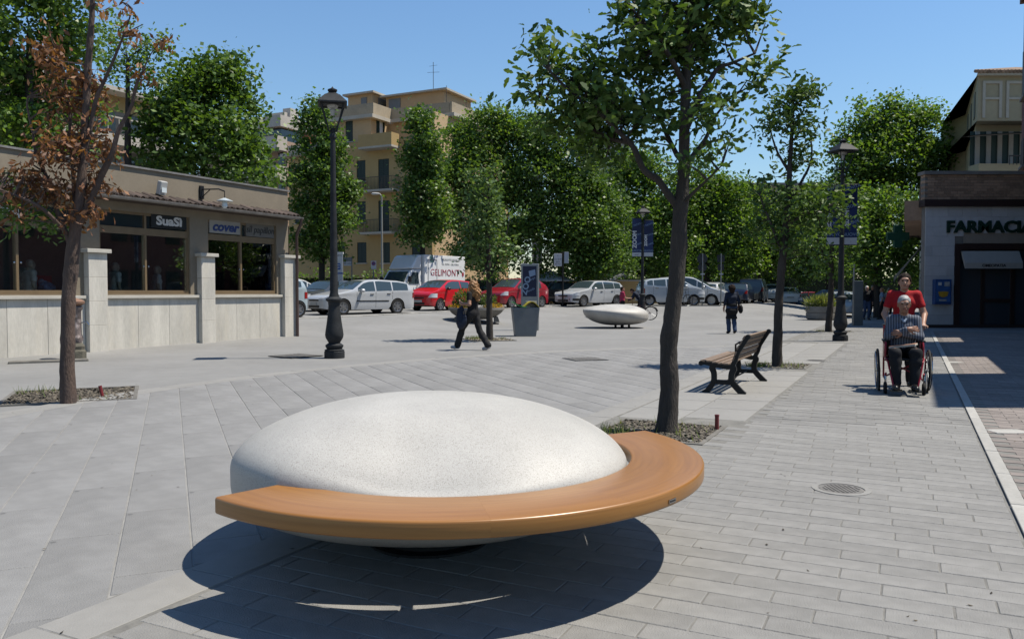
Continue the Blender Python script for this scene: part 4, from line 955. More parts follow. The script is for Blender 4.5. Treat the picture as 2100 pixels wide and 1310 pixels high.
def banner(t, side, label, z0, z1, w, big):
    o = t.location; b = thing('banner', label, 'banner', (o.x, o.y, o.z), 0, 'blue banners hung on the lamp posts')
    x0, x1 = (.07, .07+w) if side > 0 else (-.07-w, -.07)
    MB().span(x0, x1, -.012, 0, z0, z1).obj('cloth', NAVY, b)
    MB().span(x0, x1, -.018, -.0125, z0, z0+.17*1.2).obj('white_strip', mat('white_print', (.6, .62, .65), .6, 0, .05), b)
    MB().tube([(0, -.005, z1), (x1 if side > 0 else x0, -.005, z1)], .018, 6).tube([(0, -.005, z0), (x1 if side > 0 else x0, -.005, z0)], .018, 6).obj('arm', CAST, b)
    cx = (x0+x1)/2
    MB().add([(x0+.02, -.0145, z0+.9), (x1-.02, -.0145, z0+1.1), (x1-.02, -.0145, z0+1.7), (x0+.02, -.0145, z0+1.45)], [(0, 1, 2, 3)]).obj('print_block', NAVYD, b)
    tx = text('ZOOM', w*.62 if big else w*.4, SWT, b, (x0+(.28*w if big else .2*w), -.019, (z0+z1)/2-.1), (PI/2, 0-PI/2 if False else 0, 0), ext=.002, off=.01); tx.rotation_euler = (Matrix.Rotation(-PI/2, 4, 'Y') @ Matrix.Rotation(PI/2, 4, 'X')).to_euler()
    for k, (dz, s) in enumerate(((.62, 'SCARPE'), (1.1, 'MODA'), (1.62, 'NOVITÀ'))):
        m = text(s, .12, SKYB, b, (cx+.12*w, -.019, z0+dz), (0, 0, 0), ext=.001); m.rotation_euler = (Matrix.Rotation(-.3, 4, 'Y') @ Matrix.Rotation(PI/2, 4, 'X')).to_euler()
    text('NUOVO' if not big else 'RIPETTA', .13, SKYB, b, (cx, -.019, z0+.29), (PI/2, 0, 0), ext=.001)
    text('orari' if big else '-', .1, NAVYD, b, (cx, -.021, z0+.1), (PI/2, 0, 0), ext=.001)
banner(lp3, -1, 'blue ZOOM banner on the left arm of the lamp post behind the small stone', 3.18, 5.1, .46, True)
banner(lp3, 1, 'blue banner with slanted text right of the ZOOM banner', 3.18, 5.0, .46, False)
banner(lp2, 1, 'dark blue banner on the lamp post near the pharmacy, half behind leaves', 2.75, 4.45, .36, False)
banner(lp2, -1, 'dark blue banner hidden in leaves on the pharmacy side lamp post', 2.75, 4.3, .36, False)

PGREY = mat('grey_sign_post', (.25, .26, .27), .5, .3, .1)
def pole_sign(name, px, py, top, label, plates, rad=.035, m=None, head=None):
    """post standing on the ground; plates: (dx, dz, w, h, material, text, textsize)"""
    p = gp(px, py); t = thing(name, label, 'sign' if plates else 'street lamp', p, 0)
    zt = at(px, top, p.y).z-p.z
    MB().tube([(0, 0, 0), (0, 0, zt)], [rad, rad*.9], 10).obj('post', m or PGREY, t, smooth=True)
    for (pa_, pb, ya, yb, mm, tx, ts) in plates:
        a, b = at(pa_, ya, p.y), at(pb, yb, p.y)
        pl = MB().span(a.x-p.x, b.x-p.x, -.07, -.045, b.z-p.z, a.z-p.z).obj('plate', mm, t, bevel=.006, seg=1)
        if tx:
            for i, (body, rel, col) in enumerate(tx): text(body, ts, col, pl, ((a.x+b.x)/2-p.x, -.073, b.z-p.z+(a.z-b.z)*rel), (PI/2, 0, 0), ext=.001)
    return t, p, zt
WP = mat('white_sign_plate', (.62, .64, .66), .5, 0, .04); BLUEP = mat('blue_sign_print', (.02, .1, .36), .45, 0, .04); DKL = MC['dark_letters']
t, p, zt = pole_sign('information_sign', 693, 640, 517, 'tall white notice board with blue panels right behind the lamp post', [(686, 704, 521, 577, WP, [('INFO', .94, DKL)], .12)], .05, BLACK)
a, b = at(690, 540, p.y), at(699, 553, p.y); MB().span(a.x-p.x, b.x-p.x, -.078, -.071, b.z-p.z, a.z-p.z).obj('blue_panel', BLUEP, t)
for k in range(3): MB().span(a.x-p.x+.05, b.x-p.x-.04, -.082, -.079, b.z-p.z+.08+k*.11, b.z-p.z+.12+k*.11).obj('print_line', WP, t)
a, b = at(689, 559, p.y), at(704, 562, p.y); MB().span(a.x-p.x, b.x-p.x, -.078, -.071, b.z-p.z, a.z-p.z).obj('blue_panel', BLUEP, t)
a, b = at(686, 517, p.y), at(704, 521, p.y); MB().span(a.x-p.x, b.x-p.x, -.08, .08, b.z-p.z, a.z-p.z).obj('cap', WHITE, t)
pole_sign('street_sign', 722, 628, 527, 'grey and white street sign on a thin post before the hedge', [(705, 721, 528, 536, PGREY, None, 0), (705, 721, 536.3, 545, WP, [('VIA LIDO', .5, DKL)], .12)])
t, p, zt = pole_sign('no_parking_sign', 766, 628, 534, 'small white no parking plate on a post before the yellow house', [(761, 772, 535, 552, WP, None, 0)])
a = at(766.5, 540.5, p.y); MB().lathe([(.115, 0), (.115, .006)], 20, (a.x-p.x, -.072, a.z-p.z), M=Matrix.Rotation(PI/2, 3, 'X')).obj('red_ring', mat('sign_red', (.4, .03, .04), .5, 0, .03), t); MB().lathe([(.08, 0), (.08, .004)], 20, (a.x-p.x, -.079, a.z-p.z), M=Matrix.Rotation(PI/2, 3, 'X')).obj('blue_disc', BLUEP, t)
MB().box((a.x-p.x, -.085, a.z-p.z), (.19, .004, .03), M=Matrix.Rotation(PI/4, 3, 'Y')).obj('red_bar', MC['sign_red'], t)
t, p, zt = pole_sign('parking_sign', 1154, 629, 516, 'dark post with two white parking plates beside the silver hatchback', [(1136, 1152, 520, 546, WP, [('P', .82, DKL), ('ore 8-20', .55, DKL), ('disco', .35, DKL), ('60 min', .18, DKL)], .11), (1157, 1166, 517, 540, mat('pale_grey_plate', (.45, .5, .55), .5, 0, .04), None, 0)], .05, BLACK)
MB().lathe([(.07, 0), (.06, .05)], 10).obj('foot', BLACK, t)
for px, lab in ((1440, 'thin grey post with dark round backed road signs left of the woman in navy'), (1478, 'thin grey post with two dark road signs right beside the woman in navy')):
    t, p, zt = pole_sign('road_sign', px, 637, 520, lab, [], .04, STEEL)
    for py, r in ((530, .3), (548, .26)):
        a = at(px, py, p.y); MB().lathe([(r, 0), (r, .02)], 24 if px < 1460 else 4, (0, .06, a.z-p.z), M=Matrix.Rotation(-PI/2, 3, 'X') @ Matrix.Rotation(PI/4, 3, 'Z')).obj('plate', mat('sign_back', (.06, .065, .07), .5, .4, .08), t)
    a = at(px, 562, p.y); MB().span(-.12, .12, -.05, -.04, a.z-p.z-.04, a.z-p.z+.04).obj('sticker', WP, t)
    t['category'] = 'sign'
# plain street light standards
def light_pole(px, py, top, label, head):
    p = gp(px, py) if py else at(px, 600, 44); p.z = G(p.x, p.y); t = thing('light_pole', label, 'light pole', p, 0)
    zt = at(px, top, p.y).z-p.z
    MB().tube([(0, 0, 0), (0, 0, zt*.5), (0, 0, zt)], [.085, .07, .05], 10).obj('pole', mat('pale_grey_pole', (.42, .42, .4), .5, .3, .08), t, smooth=True)
    if head: 
        MB().tube([(0, 0, zt), (-.12, -.02, zt+.12), (-.3, -.05, zt+.16)], .04, 8).lathe([(.02, -.3), (.13, -.22), (.15, 0), (.1, .22), (.03, .3)], 10, (-.4, -.06, zt+.14), M=Matrix.Rotation(PI/2, 3, 'Y') @ Matrix.Diagonal((.6, 1, 1))).obj('lamp_head', MC['white_plastic'], t, smooth=True)
light_pole(784, 622, 402, 'pale street light on a thin post in front of the yellow house', True)
light_pole(1279, 622, 420, 'plain grey pole rising left of the ZOOM banner', False)

# advertising totem, bins, grey post, fountain
p = gp(1087, 677); w = at(1104, 677, p.y).x-at(1068, 677, p.y).x; z1 = at(1087, 541, p.y).z
tt = thing('advertising_totem', 'grey advertising totem with a dark blue ZOOM poster behind the recycling bin', 'advert', p, R(-9))
MB().span(-w/2, w/2, -.11, .11, 0, z1).obj('case', mat('grey_aluminium', (.36, .38, .4), .42, .5, .06), tt, bevel=.02)
za, zb = at(1087, 546, p.y).z, at(1087, 608, p.y).z
po = MB().span(-w/2+.07, w/2-.07, -.118, -.111, zb, za).obj('poster', NAVYD, tt)
tx = text('ZOO', .3, SKYB, po, (-w/2+.2, -.121, zb+.4), (0, 0, 0), ext=.001, off=.008); tx.rotation_euler = (Matrix.Rotation(-PI/2+.25, 4, 'Y') @ Matrix.Rotation(PI/2, 4, 'X')).to_euler()
for k, s in enumerate(('moda', 'scarpe')):
    m = text(s, .12, SKYB, po, (.06, -.121, zb+.25+k*.38), (0, 0, 0), ext=.001); m.rotation_euler = (Matrix.Rotation(-.45, 4, 'Y') @ Matrix.Rotation(PI/2, 4, 'X')).to_euler()
MB().add([(.0, -.121, za-.4), (.22, -.121, za-.32), (.2, -.121, za-.12), (-.04, -.121, za-.18)], [(0, 1, 2, 3)]).obj('pale_patch', SKYB, po)
p = gp(1077, 690); s = p.y/1650
bn = thing('recycling_bin', 'grey tapered recycling bin with green and yellow arched lids', 'bin', (p.x, p.y+.3, p.z), R(6))
GRB = mat('grey_bin_metal', (.2, .225, .25), .5, .2, .06)
MB().prism([(-.33, 0), (.32, 0), (.44, .92), (-.43, .92)], lambda x, z: (x, -.3, z), lambda x, z: (x, .3, z)).obj('body', GRB, bn, bevel=.015)
def lid(x0, x1, m, name, inv, y=.31):
    b = MB(); n = 14
    pts = [(x0+(x1-x0)*i/n, .925+(.17*math.sin(PI*i/n) if not inv else .17*(1-math.sin(PI*i/n/2)))) for i in range(n+1)]
    b.prism(ribbon(pts, .025), lambda x, z: (x, -y, z), lambda x, z: (x, y, z)); return b.obj(name, m, bn)
lid(-.42, .02, mat('green_lid', (.02, .42, .09), .4, 0, .05), 'lid', True); lid(-.06, .42, mat('yellow_lid', (.55, .42, .02), .4, 0, .05), 'lid', False, .305)
MB().prism([(.2, .93), (.42, .93), (.4, 1.12), (.05, 1.12)], lambda x, z: (x, .2, z), lambda x, z: (x, .28, z)).obj('lid', WHITE, bn); MB().span(-.4, .41, -.27, .27, .9, .925).obj('rim', DARK, bn)
MB().prism([(-.06, .95), (.36, .95), (.15, 1.07)], lambda x, z: (x, .02, z), lambda x, z: (x, .04, z)).obj('liner', mat('pale_plastic_bag', (.5, .52, .53), .4, 0, .1, 8), bn)
p = gp(1760, 668); s = p.y/1650
po = thing('parking_meter_post', 'tall flat grey metal post standing on the walk left of the passers-by', 'post', p, R(-14)); z1 = at(1760, 576, p.y).z
MB().span(-.2, .16, -.12, .12, 0, z1).obj('case', mat('blue_grey_metal', (.14, .165, .18), .45, .3, .08), po, bevel=.015)
MB().tube([(-.2, .13, 0), (-.17, .13, at(1757, 538, p.y).z)], .035, 8).obj('pole', STEEL, po)
p = gp(158, 737); ft = thing('drinking_fountain', 'old cast iron drinking fountain with flaking paint by the shop wall', 'fountain', p, .3)
FI = mat('flaking_fountain_paint', (.2, .16, .15), .7, .1, .35, 5, .3, 40, dirt=((.5, .42, .4), 7, .52, .8))
hh = at(158, 612, p.y).z-p.z; k = hh/1.2
MB().lathe([(.17*k, -.02), (.17*k, .16*k), (.14*k, .2*k), (.15*k, .26*k), (.1*k, .33*k)], 8).obj('base', mat('mossy_stone', (.14, .13, .1), .9, 0, .3, 5, .4, 30), ft)
MB().lathe([(.1*k, .33*k), (.12*k, .4*k), (.115*k, .45*k), (.095*k, .5*k), (.09*k, .95*k), (.12*k, 1.0*k), (.12*k, 1.03*k), (.09*k, 1.06*k)], 12).obj('column', FI, ft, smooth=True)
MB().lathe([(.1*k, 1.06*k), (.155*k, 1.1*k), (.16*k, 1.14*k), (.1*k, 1.18*k), (.001, 1.21*k)], 12).obj('cap', mat('terracotta_cap', (.32, .18, .12), .8, 0, .2, 6), ft, smooth=True)
MB().tube([(.08*k, -.02, .72*k), (.2*k, -.05, .74*k), (.23*k, -.055, .68*k)], .014, 8).obj('spout', CHROME, ft)
q = gp(95, 743); dr = thing('drain_slab', 'worn stone drain surround in front of the drinking fountain', 'drain', q, .5)
MB().span(-.65, .75, -.12, .12, -.02, .05).obj('stone', mat('old_concrete', (.2, .19, .17)), dr, bevel=.02)
# café parasol
pc = at(1130, 600, 52); pg = thing('cafe_umbrella', 'white café umbrella between the cars and the hedge', 'umbrella', (pc.x, pc.y, G(pc.x, pc.y)), .3)
zt = at(1130, 555, 52).z-pg.location.z; MB().lathe([(.03, zt+.1), (.05, zt), (1.6, zt-.62), (1.6, zt-.7), (.05, zt-.1)], 8).obj('canopy', mat('white_canvas', (.62, .62, .58), .8, 0, .05), pg); MB().tube([(0, 0, 0), (0, 0, zt+.15)], .03, 8).obj('pole', DARK, pg)

# planters
PLC = mat('grey_concrete_planter', (.29, .275, .25), .85, 0, .15, 2.5, .3, 60, dirt=((.15, .14, .12), 2, .55, .5))
def tufts(name, parent, blobs, m, n, L_, Wd, up=.5, seed=1):
    r = np.random.default_rng(seed); V = []; F = []
    for (c, rad, k) in blobs:
        for i in range(int(n*k)):
            d = r.normal(size=3); d /= np.linalg.norm(d); q = np.array(c)+d*np.array(rad)*r.uniform(.4, 1)
            a = d*.6+np.array([0, 0, up])+r.normal(size=3)*.4; a /= np.linalg.norm(a); s = np.cross(a, r.normal(size=3)); s /= np.linalg.norm(s)
            l = L_*r.uniform(.6, 1.2); b = len(V); V += [q, q+a*l*.5+s*Wd, q+a*l, q+a*l*.5-s*Wd]; F.append((b, b+1, b+2, b+3))
    return tag(mesh_np(name, V, F, m, parent), kind='stuff')
GRN = leafmat('shrub_leaf', (.03, .055, .018), (.06, .1, .03), (.12, .16, .055))
p = gp(977, 660); pl = thing('planter', 'wide grey concrete bowl planter with a shrub and orange flowers', 'planter', p, 0)
MB().lathe([(.5, .12), (.78, .2), (1.02, .36), (1.12, .48), (1.14, .5), (1.17, .51), (1.17, .6), (1.1, .6), (1.06, .52), (.001, .5)], 36).obj('bowl', PLC, pl, smooth=True)
for s in (-1, 1): MB().prism([(s*.85-.12, 0), (s*.85+.12, 0), (s*.8+.08, .22), (s*.8-.08, .22)], lambda x, z: (x, -.35, z), lambda x, z: (x, .35, z)).obj('foot', PLC, pl)
tufts('shrub', pl, [((-.55, 0, .95), (.38, .35, .42), 1), ((-.7, 0, .7), (.3, .3, .25), .5), ((.5, .1, .85), (.35, .3, .35), .7)], GRN, 700, .13, .022)
tufts('flowers', pl, [((.75, -.1, .62), (.42, .4, .13), 1), ((-.75, -.2, .62), (.4, .3, .1), .6)], leafmat('orange_flower', (.25, .13, .02), (.4, .22, .03), (.14, .16, .05)), 450, .09, .022)
MB().tube([(-.55, 0, .5), (-.55, 0, .9)], .03, 6).tube([(.5, .1, .5), (.5, .1, .85)], .03, 6).obj('stem', SOIL, pl)
p = gp(1684, 656); pl = thing('planter', 'round drum shaped concrete planter with spiky plants near the second lamp post', 'planter', p, 0)
rr = 30*p.y/1650
MB().lathe([(rr*.85, 0), (rr*.98, .08), (rr, .22), (rr*.99, .36), (rr*.95, .365), (rr*.95, .39), (rr, .395), (rr*1.02, .62), (rr*1.02, .68), (rr*.92, .68), (rr*.9, .6), (.001, .58)], 30).obj('bowl', PLC, pl, smooth=True)
tufts('spiky_plant', pl, [((-.3, 0, .75), (.4, .4, .3), 1), ((.35, .1, .8), (.35, .4, .35), 1), ((0, -.3, .8), (.4, .3, .2), .7)], leafmat('spiky_leaf', (.05, .075, .03), (.1, .13, .05), (.2, .2, .1)), 420, .4, .022, .5)

# ================================================================== TREES
BARK = mat('rough_bark', (.062, .052, .044), .92, 0, .3, 3, 1.0, 28, stretch=(3, 3, .6), dirt=((.04, .033, .028), 5, .5, .7))
BARKL = mat('brown_mottled_bark', (.13, .088, .07), .92, 0, .35, 3, .9, 24, stretch=(3, 3, .8), dirt=((.06, .045, .04), 5, .5, .7))
LOAK = leafmat('oak_leaf', (.027, .056, .015), (.047, .088, .024), (.092, .142, .042), .5, .22, .18)
LDARK = leafmat('dark_leaf', (.033, .068, .017), (.055, .103, .025), (.1, .16, .04), .45, .34)
LMID = leafmat('mid_leaf', (.04, .08, .02), (.07, .125, .03), (.12, .18, .05), .45, .38)
LLIME = leafmat('plane_leaf', (.042, .085, .02), (.068, .128, .028), (.12, .175, .05), .45, .4)
LGREY = leafmat('grey_green_leaf', (.04, .075, .025), (.066, .115, .036), (.12, .175, .065), .45, .25)
LBROWN = leafmat('withered_leaf', (.078, .034, .02), (.14, .06, .033), (.25, .125, .068), .6, .25, .3)

OAK = [(0, 0), (.12, .09), (.3, .17), (.42, .13), (.6, .24), (.74, .17), (.88, .14), (1, 0), (.88, -.14), (.74, -.17), (.6, -.24), (.42, -.13), (.3, -.17), (.12, -.09)]
def leaf_cloud(name, pos, L_, ratio, m, parent, rng, droop=.0, up=.25, shape=None, vary=.35, n_obj=0):
    """one leaf per position, all real faces; a leaf is folded along its rib"""
    P = np.asarray(pos); N = len(P)
    a = rng.normal(size=(N, 3)); a[:, 2] = a[:, 2]*.7-droop; a /= np.linalg.norm(a, axis=1)[:, None]
    nrm = rng.normal(size=(N, 3))*.75; nrm[:, 2] += up*2.4; s = np.cross(a, nrm); s /= np.linalg.norm(s, axis=1)[:, None]+1e-9
    nn = np.cross(s, a); l = (L_*rng.uniform(1-vary, 1+vary, N))[:, None]; w = l*ratio
    if shape is None:
        V = np.stack([P, P+a*l*.55+s*w+nn*l*.06, P+a*l, P+a*l*.55-s*w+nn*l*.06], 1).reshape(-1, 3)
        F = (np.arange(N)[:, None]*4+np.array([[0, 1, 2, 3]])).astype(np.int32)
        return mesh_np(name, V, F, m, parent)
    k = len(shape); cols = [P+a*l*x+s*l*y*1.0+nn*l*(abs(y)*.5-.1*x*x) for x, y in shape]
    V = np.stack(cols, 1).reshape(-1, 3); F = (np.arange(N)[:, None]*k+np.arange(k)[None, :]).astype(np.int32)
    return mesh_np(name, V, F, m, parent)
def clump_points(blobs, rng, per=18, cr=.28, hollow=.45, gap=.0, gf=.8, off=0):
    """positions of leaves gathered in clumps near the surface of the blobs"""
    out = []; cen = []
    for (c, r, n) in blobs:
        c, r = np.array(c), np.array(r); k = 0; guard = 0
        while k < n and guard < n*8:
            guard += 1; d = rng.normal(size=3); d /= np.linalg.norm(d); q = c+d*r*(hollow+(1-hollow)*rng.uniform()**.6)
            if gap and noise.noise(Vector(q*gf)+Vector((off, off, 0))) < gap-.5: continue
            cen.append(q); k += 1
            sq = rng.normal(size=(per, 3))*cr*np.array([1, 1, .7])*rng.uniform(.6, 1.25)
            out.append(q+sq)
    return np.concatenate(out), cen
def limb(mb, pts, r0, r1, n=7, wob=.03, seed=0):
    P = [Vector(p) for p in pts]; path = []
    m = max(3, 3*(len(P)-1)); c = [tuple(p) for p in P]
    Q = [P[0]]+P+[P[-1]]
    for i in range(1, len(Q)-2):
        for k in range(4):
            t = k/4; a, b, cc, e = Q[i-1], Q[i], Q[i+1], Q[i+2]
            path.append(.5*(2*b+(cc-a)*t+(2*a-5*b+4*cc-e)*t*t+(3*b-a-3*cc+e)*t**3))
    path.append(P[-1]); N = len(path)
    for i in range(1, N): path[i] = path[i]+Vector((noise.noise(path[i]*2.3+Vector((seed, 0, 0))), noise.noise(path[i]*2.3+Vector((0, seed, 5))), 0))*wob
    rr = [(r0+(r1-r0)*i/(N-1))*(1+.14*noise.noise(path[i]*7+Vector((seed, 3, 1)))) for i in range(N)]
    mb.tube(path, rr, n); return path
def trunk_mesh(mb, pts, radii, n=14, seed=0):
    """knobbly trunk: rings with uneven radius"""
    P = [Vector(p) for p in pts]; Q = [P[0]]+P+[P[-1]]; path = []; rad = []
    for i in range(1, len(Q)-2):
        for k in range(8):
            t = k/8; a, b, c, e = Q[i-1], Q[i], Q[i+1], Q[i+2]
            path.append(.5*(2*b+(c-a)*t+(2*a-5*b+4*c-e)*t*t+(3*b-a-3*c+e)*t**3)); rad.append(radii[i-1]*(1-t)+radii[i]*t)
    path.append(P[-1]); rad.append(radii[-1]); vs = []
    for p, r in zip(path, rad):
        for k in range(n):
            a = 2*PI*k/n; d = Vector((math.cos(a), math.sin(a), 0)); q = p+d*r
            vs.append(q+d*r*(.16*noise.noise(q*4.5+Vector((seed, 0, 0)))+.09*noise.noise(q*14+Vector((0, seed, 0)))))
    N = len(path); mb.add(vs, [(i*n+k, i*n+(k+1) % n, (i+1)*n+(k+1) % n, (i+1)*n+k) for i in range(N-1) for k in range(n)]+[tuple((N-1)*n+k for k in range(n))])
    return path
def to_local(t, v): return tuple(Vector(v)-t.location)
def pts_at(t, pts, Y):
    """points given as sight line + distance, in the tree's own frame"""
    return [to_local(t, at(p[0], p[1], Y+(p[2] if len(p) > 2 else 0))) for p in pts]
def blobs_at(t, bl, Y, dens):
    out = []
    for b in bl:
        px, py, rx, ry = b[:4]; dy = b[4] if len(b) > 4 else 0; k = b[5] if len(b) > 5 else 1
        s = (Y+dy)/1650; c = at(px, py, Y+dy); r = (rx*s, (rx+ry)/2*s*.85, ry*s); vol = rx*ry*s*s
        out.append((to_local(t, c), r, max(3, int(vol*dens*k))))
    return out
def tree(name, label, base, Y, trunk, trad, limbs, blobs, leafm, L_, ratio, dens, per, cr, bark=BARK, group=None, shape=None, droop=0, up=.25, hollow=.4, gap=.0, twigs=0, seed=1, singles=0, trunkn=14, dead=False):
    t = thing(name, label, 'tree', base, 0, group); rng = np.random.default_rng(seed); r_ = random.Random(seed)
    mb = MB(); tp = trunk_mesh(mb, pts_at(t, trunk, Y), trad, trunkn, seed); paths = [tp]
    for pts, r0, r1 in limbs: paths.append(limb(mb, pts_at(t, pts, Y), r0, r1, 8, .04, seed))
    pos, cen = clump_points(blobs_at(t, blobs, Y, dens), rng, per, cr, hollow, gap, .9, seed*3.1)
    if twigs:
        allp = [p for q in paths for p in q[len(q)//3 if q is tp else 0:]]
        for c in r_.sample(cen, min(twigs, len(cen))):
            c = Vector(c); a = min(allp, key=lambda p: (p-c).length+max(0, p.z-c.z)*.6)
            if (a-c).length > 2.2*max(1, L_/.12): continue
            mid = (a*.5+c*.5)+Vector((r_.uniform(-.1, .1), r_.uniform(-.1, .1), r_.uniform(-.05, .12)))*(a-c).length
            mb.tube([a, mid, c], [.018*max(1, L_/.12)*.8, .011*max(1, L_/.12)*.8, .005], 4, cap=False)
    mb.obj('trunk', bark, t, smooth=True, ang=80)
    rng.shuffle(pos)
    cr_ = leaf_cloud('crown', pos[singles:], L_, ratio, leafm, t, rng, droop, up, shape); tag(cr_, kind='stuff')
    if singles:                                             # the largest leaves as pieces of their own
        k = shape or [(0, 0), (.55, ratio), (1, 0), (.55, -ratio)]; mes = []
        for v in range(6):
            b = MB(); b.add([(x, y, abs(y)*.5-.1*x*x+.02*v*y) for x, y in k], [tuple(range(len(k)))]); o = b.obj('leaf', leafm); mes.append(o.data); bpy.data.objects.remove(o)
        for i in range(singles):
            o = bpy.data.objects.new('leaf', mes[i % 6]); COL.objects.link(o); o.parent = cr_; o.location = pos[i]
            s = L_*r_.uniform(.8, 1.3); o.scale = (s, s, s); o.rotation_euler = (r_.uniform(-.8, .8), r_.uniform(-.7, 1.0), r_.uniform(0, 6.28))
    return t
# 1. the big oak-like tree just behind the ring seat
b0 = gp(1368, 888); Y0 = b0.y
tree('street_tree', 'large leafy tree with rough dark trunk right behind the ring seat', b0, Y0,
     [(1366, 905), (1367, 880), (1372, 800), (1372, 700), (1385, 600), (1391, 520), (1395, 440), (1402, 350), (1404, 250), (1408, 150), (1412, 40), (1420, -70)], [.14, .112, .092, .088, .082, .08, .074, .057, .05, .045, .04, .025],
     [([(1392, 425), (1350, 372), (1318, 350), (1300, 310), (1282, 285), (1235, 240, -.2), (1180, 195, -.3), (1130, 150, -.3)], .042, .011), ([(1403, 280), (1428, 215), (1455, 165), (1468, 140), (1500, 128), (1545, 110)], .036, .01),
      ([(1288, 290), (1255, 285, .1), (1190, 250, .2), (1110, 200, .2)], .03, .008), ([(1405, 345), (1445, 285, .2), (1465, 245, .3), (1500, 200, .3)], .028, .008), ([(1407, 180), (1375, 120, -.2), (1330, 60, -.3), (1290, 10, -.4)], .034, .01),
      ([(1398, 330), (1360, 260, .3), (1320, 200, .5), (1270, 120, .6)], .03, .008), ([(1410, 100), (1460, 50, .2), (1520, 10, .3)], .03, .008), ([(1400, 420), (1440, 380, -.2), (1480, 340, -.4)], .02, .006)],
     [(1400, 20, 150, 70, 0, 1.1), (1320, 60, 70, 70, -.3, 1), (1420, 110, 110, 60, .2, 1.1), (1300, 140, 70, 60, .3, .9), (1530, 40, 55, 60, .2, .9), (1545, 130, 40, 55, 0, .7), (1200, 195, 95, 62, -.2, 1.4), (1110, 95, 45, 40, -.2, .9), (1095, 185, 42, 30, .1, 1.0), (1205, 120, 60, 40, -.3, 1.0), (1270, 235, 80, 50, .2, 1.3), (1175, 250, 85, 45, .2, 1.2), (1250, 320, 70, 35, .4, .8), (1380, 215, 70, 50, .3, .7), (1440, 235, 60, 45, -.3, .55), (1500, 265, 50, 40, -.2, .4), (1465, 330, 45, 35, -.3, .3), (1335, 275, 60, 40, 0, .45), (1400, 330, 50, 35, -.3, .35), (1220, 290, 70, 25, .2, .5), (1500, 190, 45, 40, .2, .35), (1130, 140, 40, 35, .1, .45), (1430, -70, 140, 70, 0, .8)],
     LOAK, .1, .31, 380, 9, .1, group='young trees planted along the walk', shape=OAK, twigs=260, seed=3, singles=290, trunkn=20, gap=.12, up=.12, hollow=.2)
# 2. the tree by the bench
b1 = gp(1594, 753)
tree('street_tree', 'smaller tree with a dark leaning trunk just beyond the slatted bench', b1, b1.y,
     [(1595, 765), (1593, 740), (1596, 660), (1602, 560), (1612, 460), (1618, 380), (1622, 300), (1628, 200)], [.12, .095, .08, .075, .065, .05, .04, .015],
     [([(1614, 430), (1640, 380), (1665, 320), (1660, 270)], .035, .01), ([(1608, 520), (1575, 450), (1560, 400)], .035, .01), ([(1612, 470), (1650, 440, -.3), (1690, 430, -.4)], .035, .01), ([(1618, 360), (1590, 300, .2), (1580, 240, .3)], .03, .008)],
     [(1625, 190, 48, 35, 0, 1.2), (1660, 195, 30, 28, .2, .9), (1605, 240, 50, 40, .2, 1), (1640, 260, 45, 40, -.2, .9), (1580, 270, 32, 32, 0, .6), (1565, 390, 40, 45, .2, .45), (1610, 320, 45, 40, .3, .5), (1655, 330, 40, 40, .1, .6), (1640, 420, 65, 50, -.2, .8), (1690, 440, 55, 55, -.3, .9), (1600, 470, 60, 45, .3, .8), (1560, 450, 40, 45, .2, .5), (1650, 500, 60, 35, 0, .7), (1720, 400, 30, 35, .2, .6)],
     LOAK, .115, .31, 200, 9, .12, group='young trees planted along the walk', shape=OAK, twigs=120, seed=5, gap=.1, up=.12, hollow=.2)
b2 = gp(1699, 681)
tree('street_tree', 'slender tree with dark trunk beside the second lamp post', b2, b2.y,
     [(1699, 690), (1700, 660), (1704, 600), (1705, 540), (1708, 470), (1712, 380)], [.13, .11, .095, .085, .06, .02], [([(1705, 550), (1680, 500), (1665, 450)], .05, .015), ([(1706, 530), (1735, 490), (1750, 440)], .05, .015)],
     [(1700, 500, 70, 50, 0, 1), (1665, 470, 45, 45, -.5, .9), (1745, 470, 40, 45, .5, .9), (1705, 400, 55, 55, .3, 1), (1690, 545, 60, 25, 0, .8)], LDARK, .14, .32, 55, 12, .2, group='young trees planted along the walk', twigs=40, seed=6, gap=.05)
b3 = gp(1003, 698)
tree('street_tree', 'slim young tree with pale straight trunk behind the curly haired woman', b3, b3.y,
     [(1004, 705), (1004, 680), (1003, 600), (1002, 520), (1000, 440), (1002, 360)], [.12, .1, .085, .075, .05, .015], [([(1003, 560), (975, 500), (955, 450)], .04, .01), ([(1003, 570), (1030, 510), (1045, 450)], .04, .01), ([(1003, 540), (985, 570, -.3)], .02, .008)],
     [(1005, 370, 50, 40, 0, 1), (983, 430, 48, 50, -.3, 1), (1030, 430, 50, 55, .3, 1), (1004, 490, 62, 50, 0, 1), (985, 512, 30, 30, .2, .8), (1040, 520, 45, 40, -.2, .8), (1008, 545, 50, 26, -.3, .6)], LGREY, .135, .28, 95, 12, .15, group='young trees planted along the walk', twigs=60, seed=8, gap=.4)
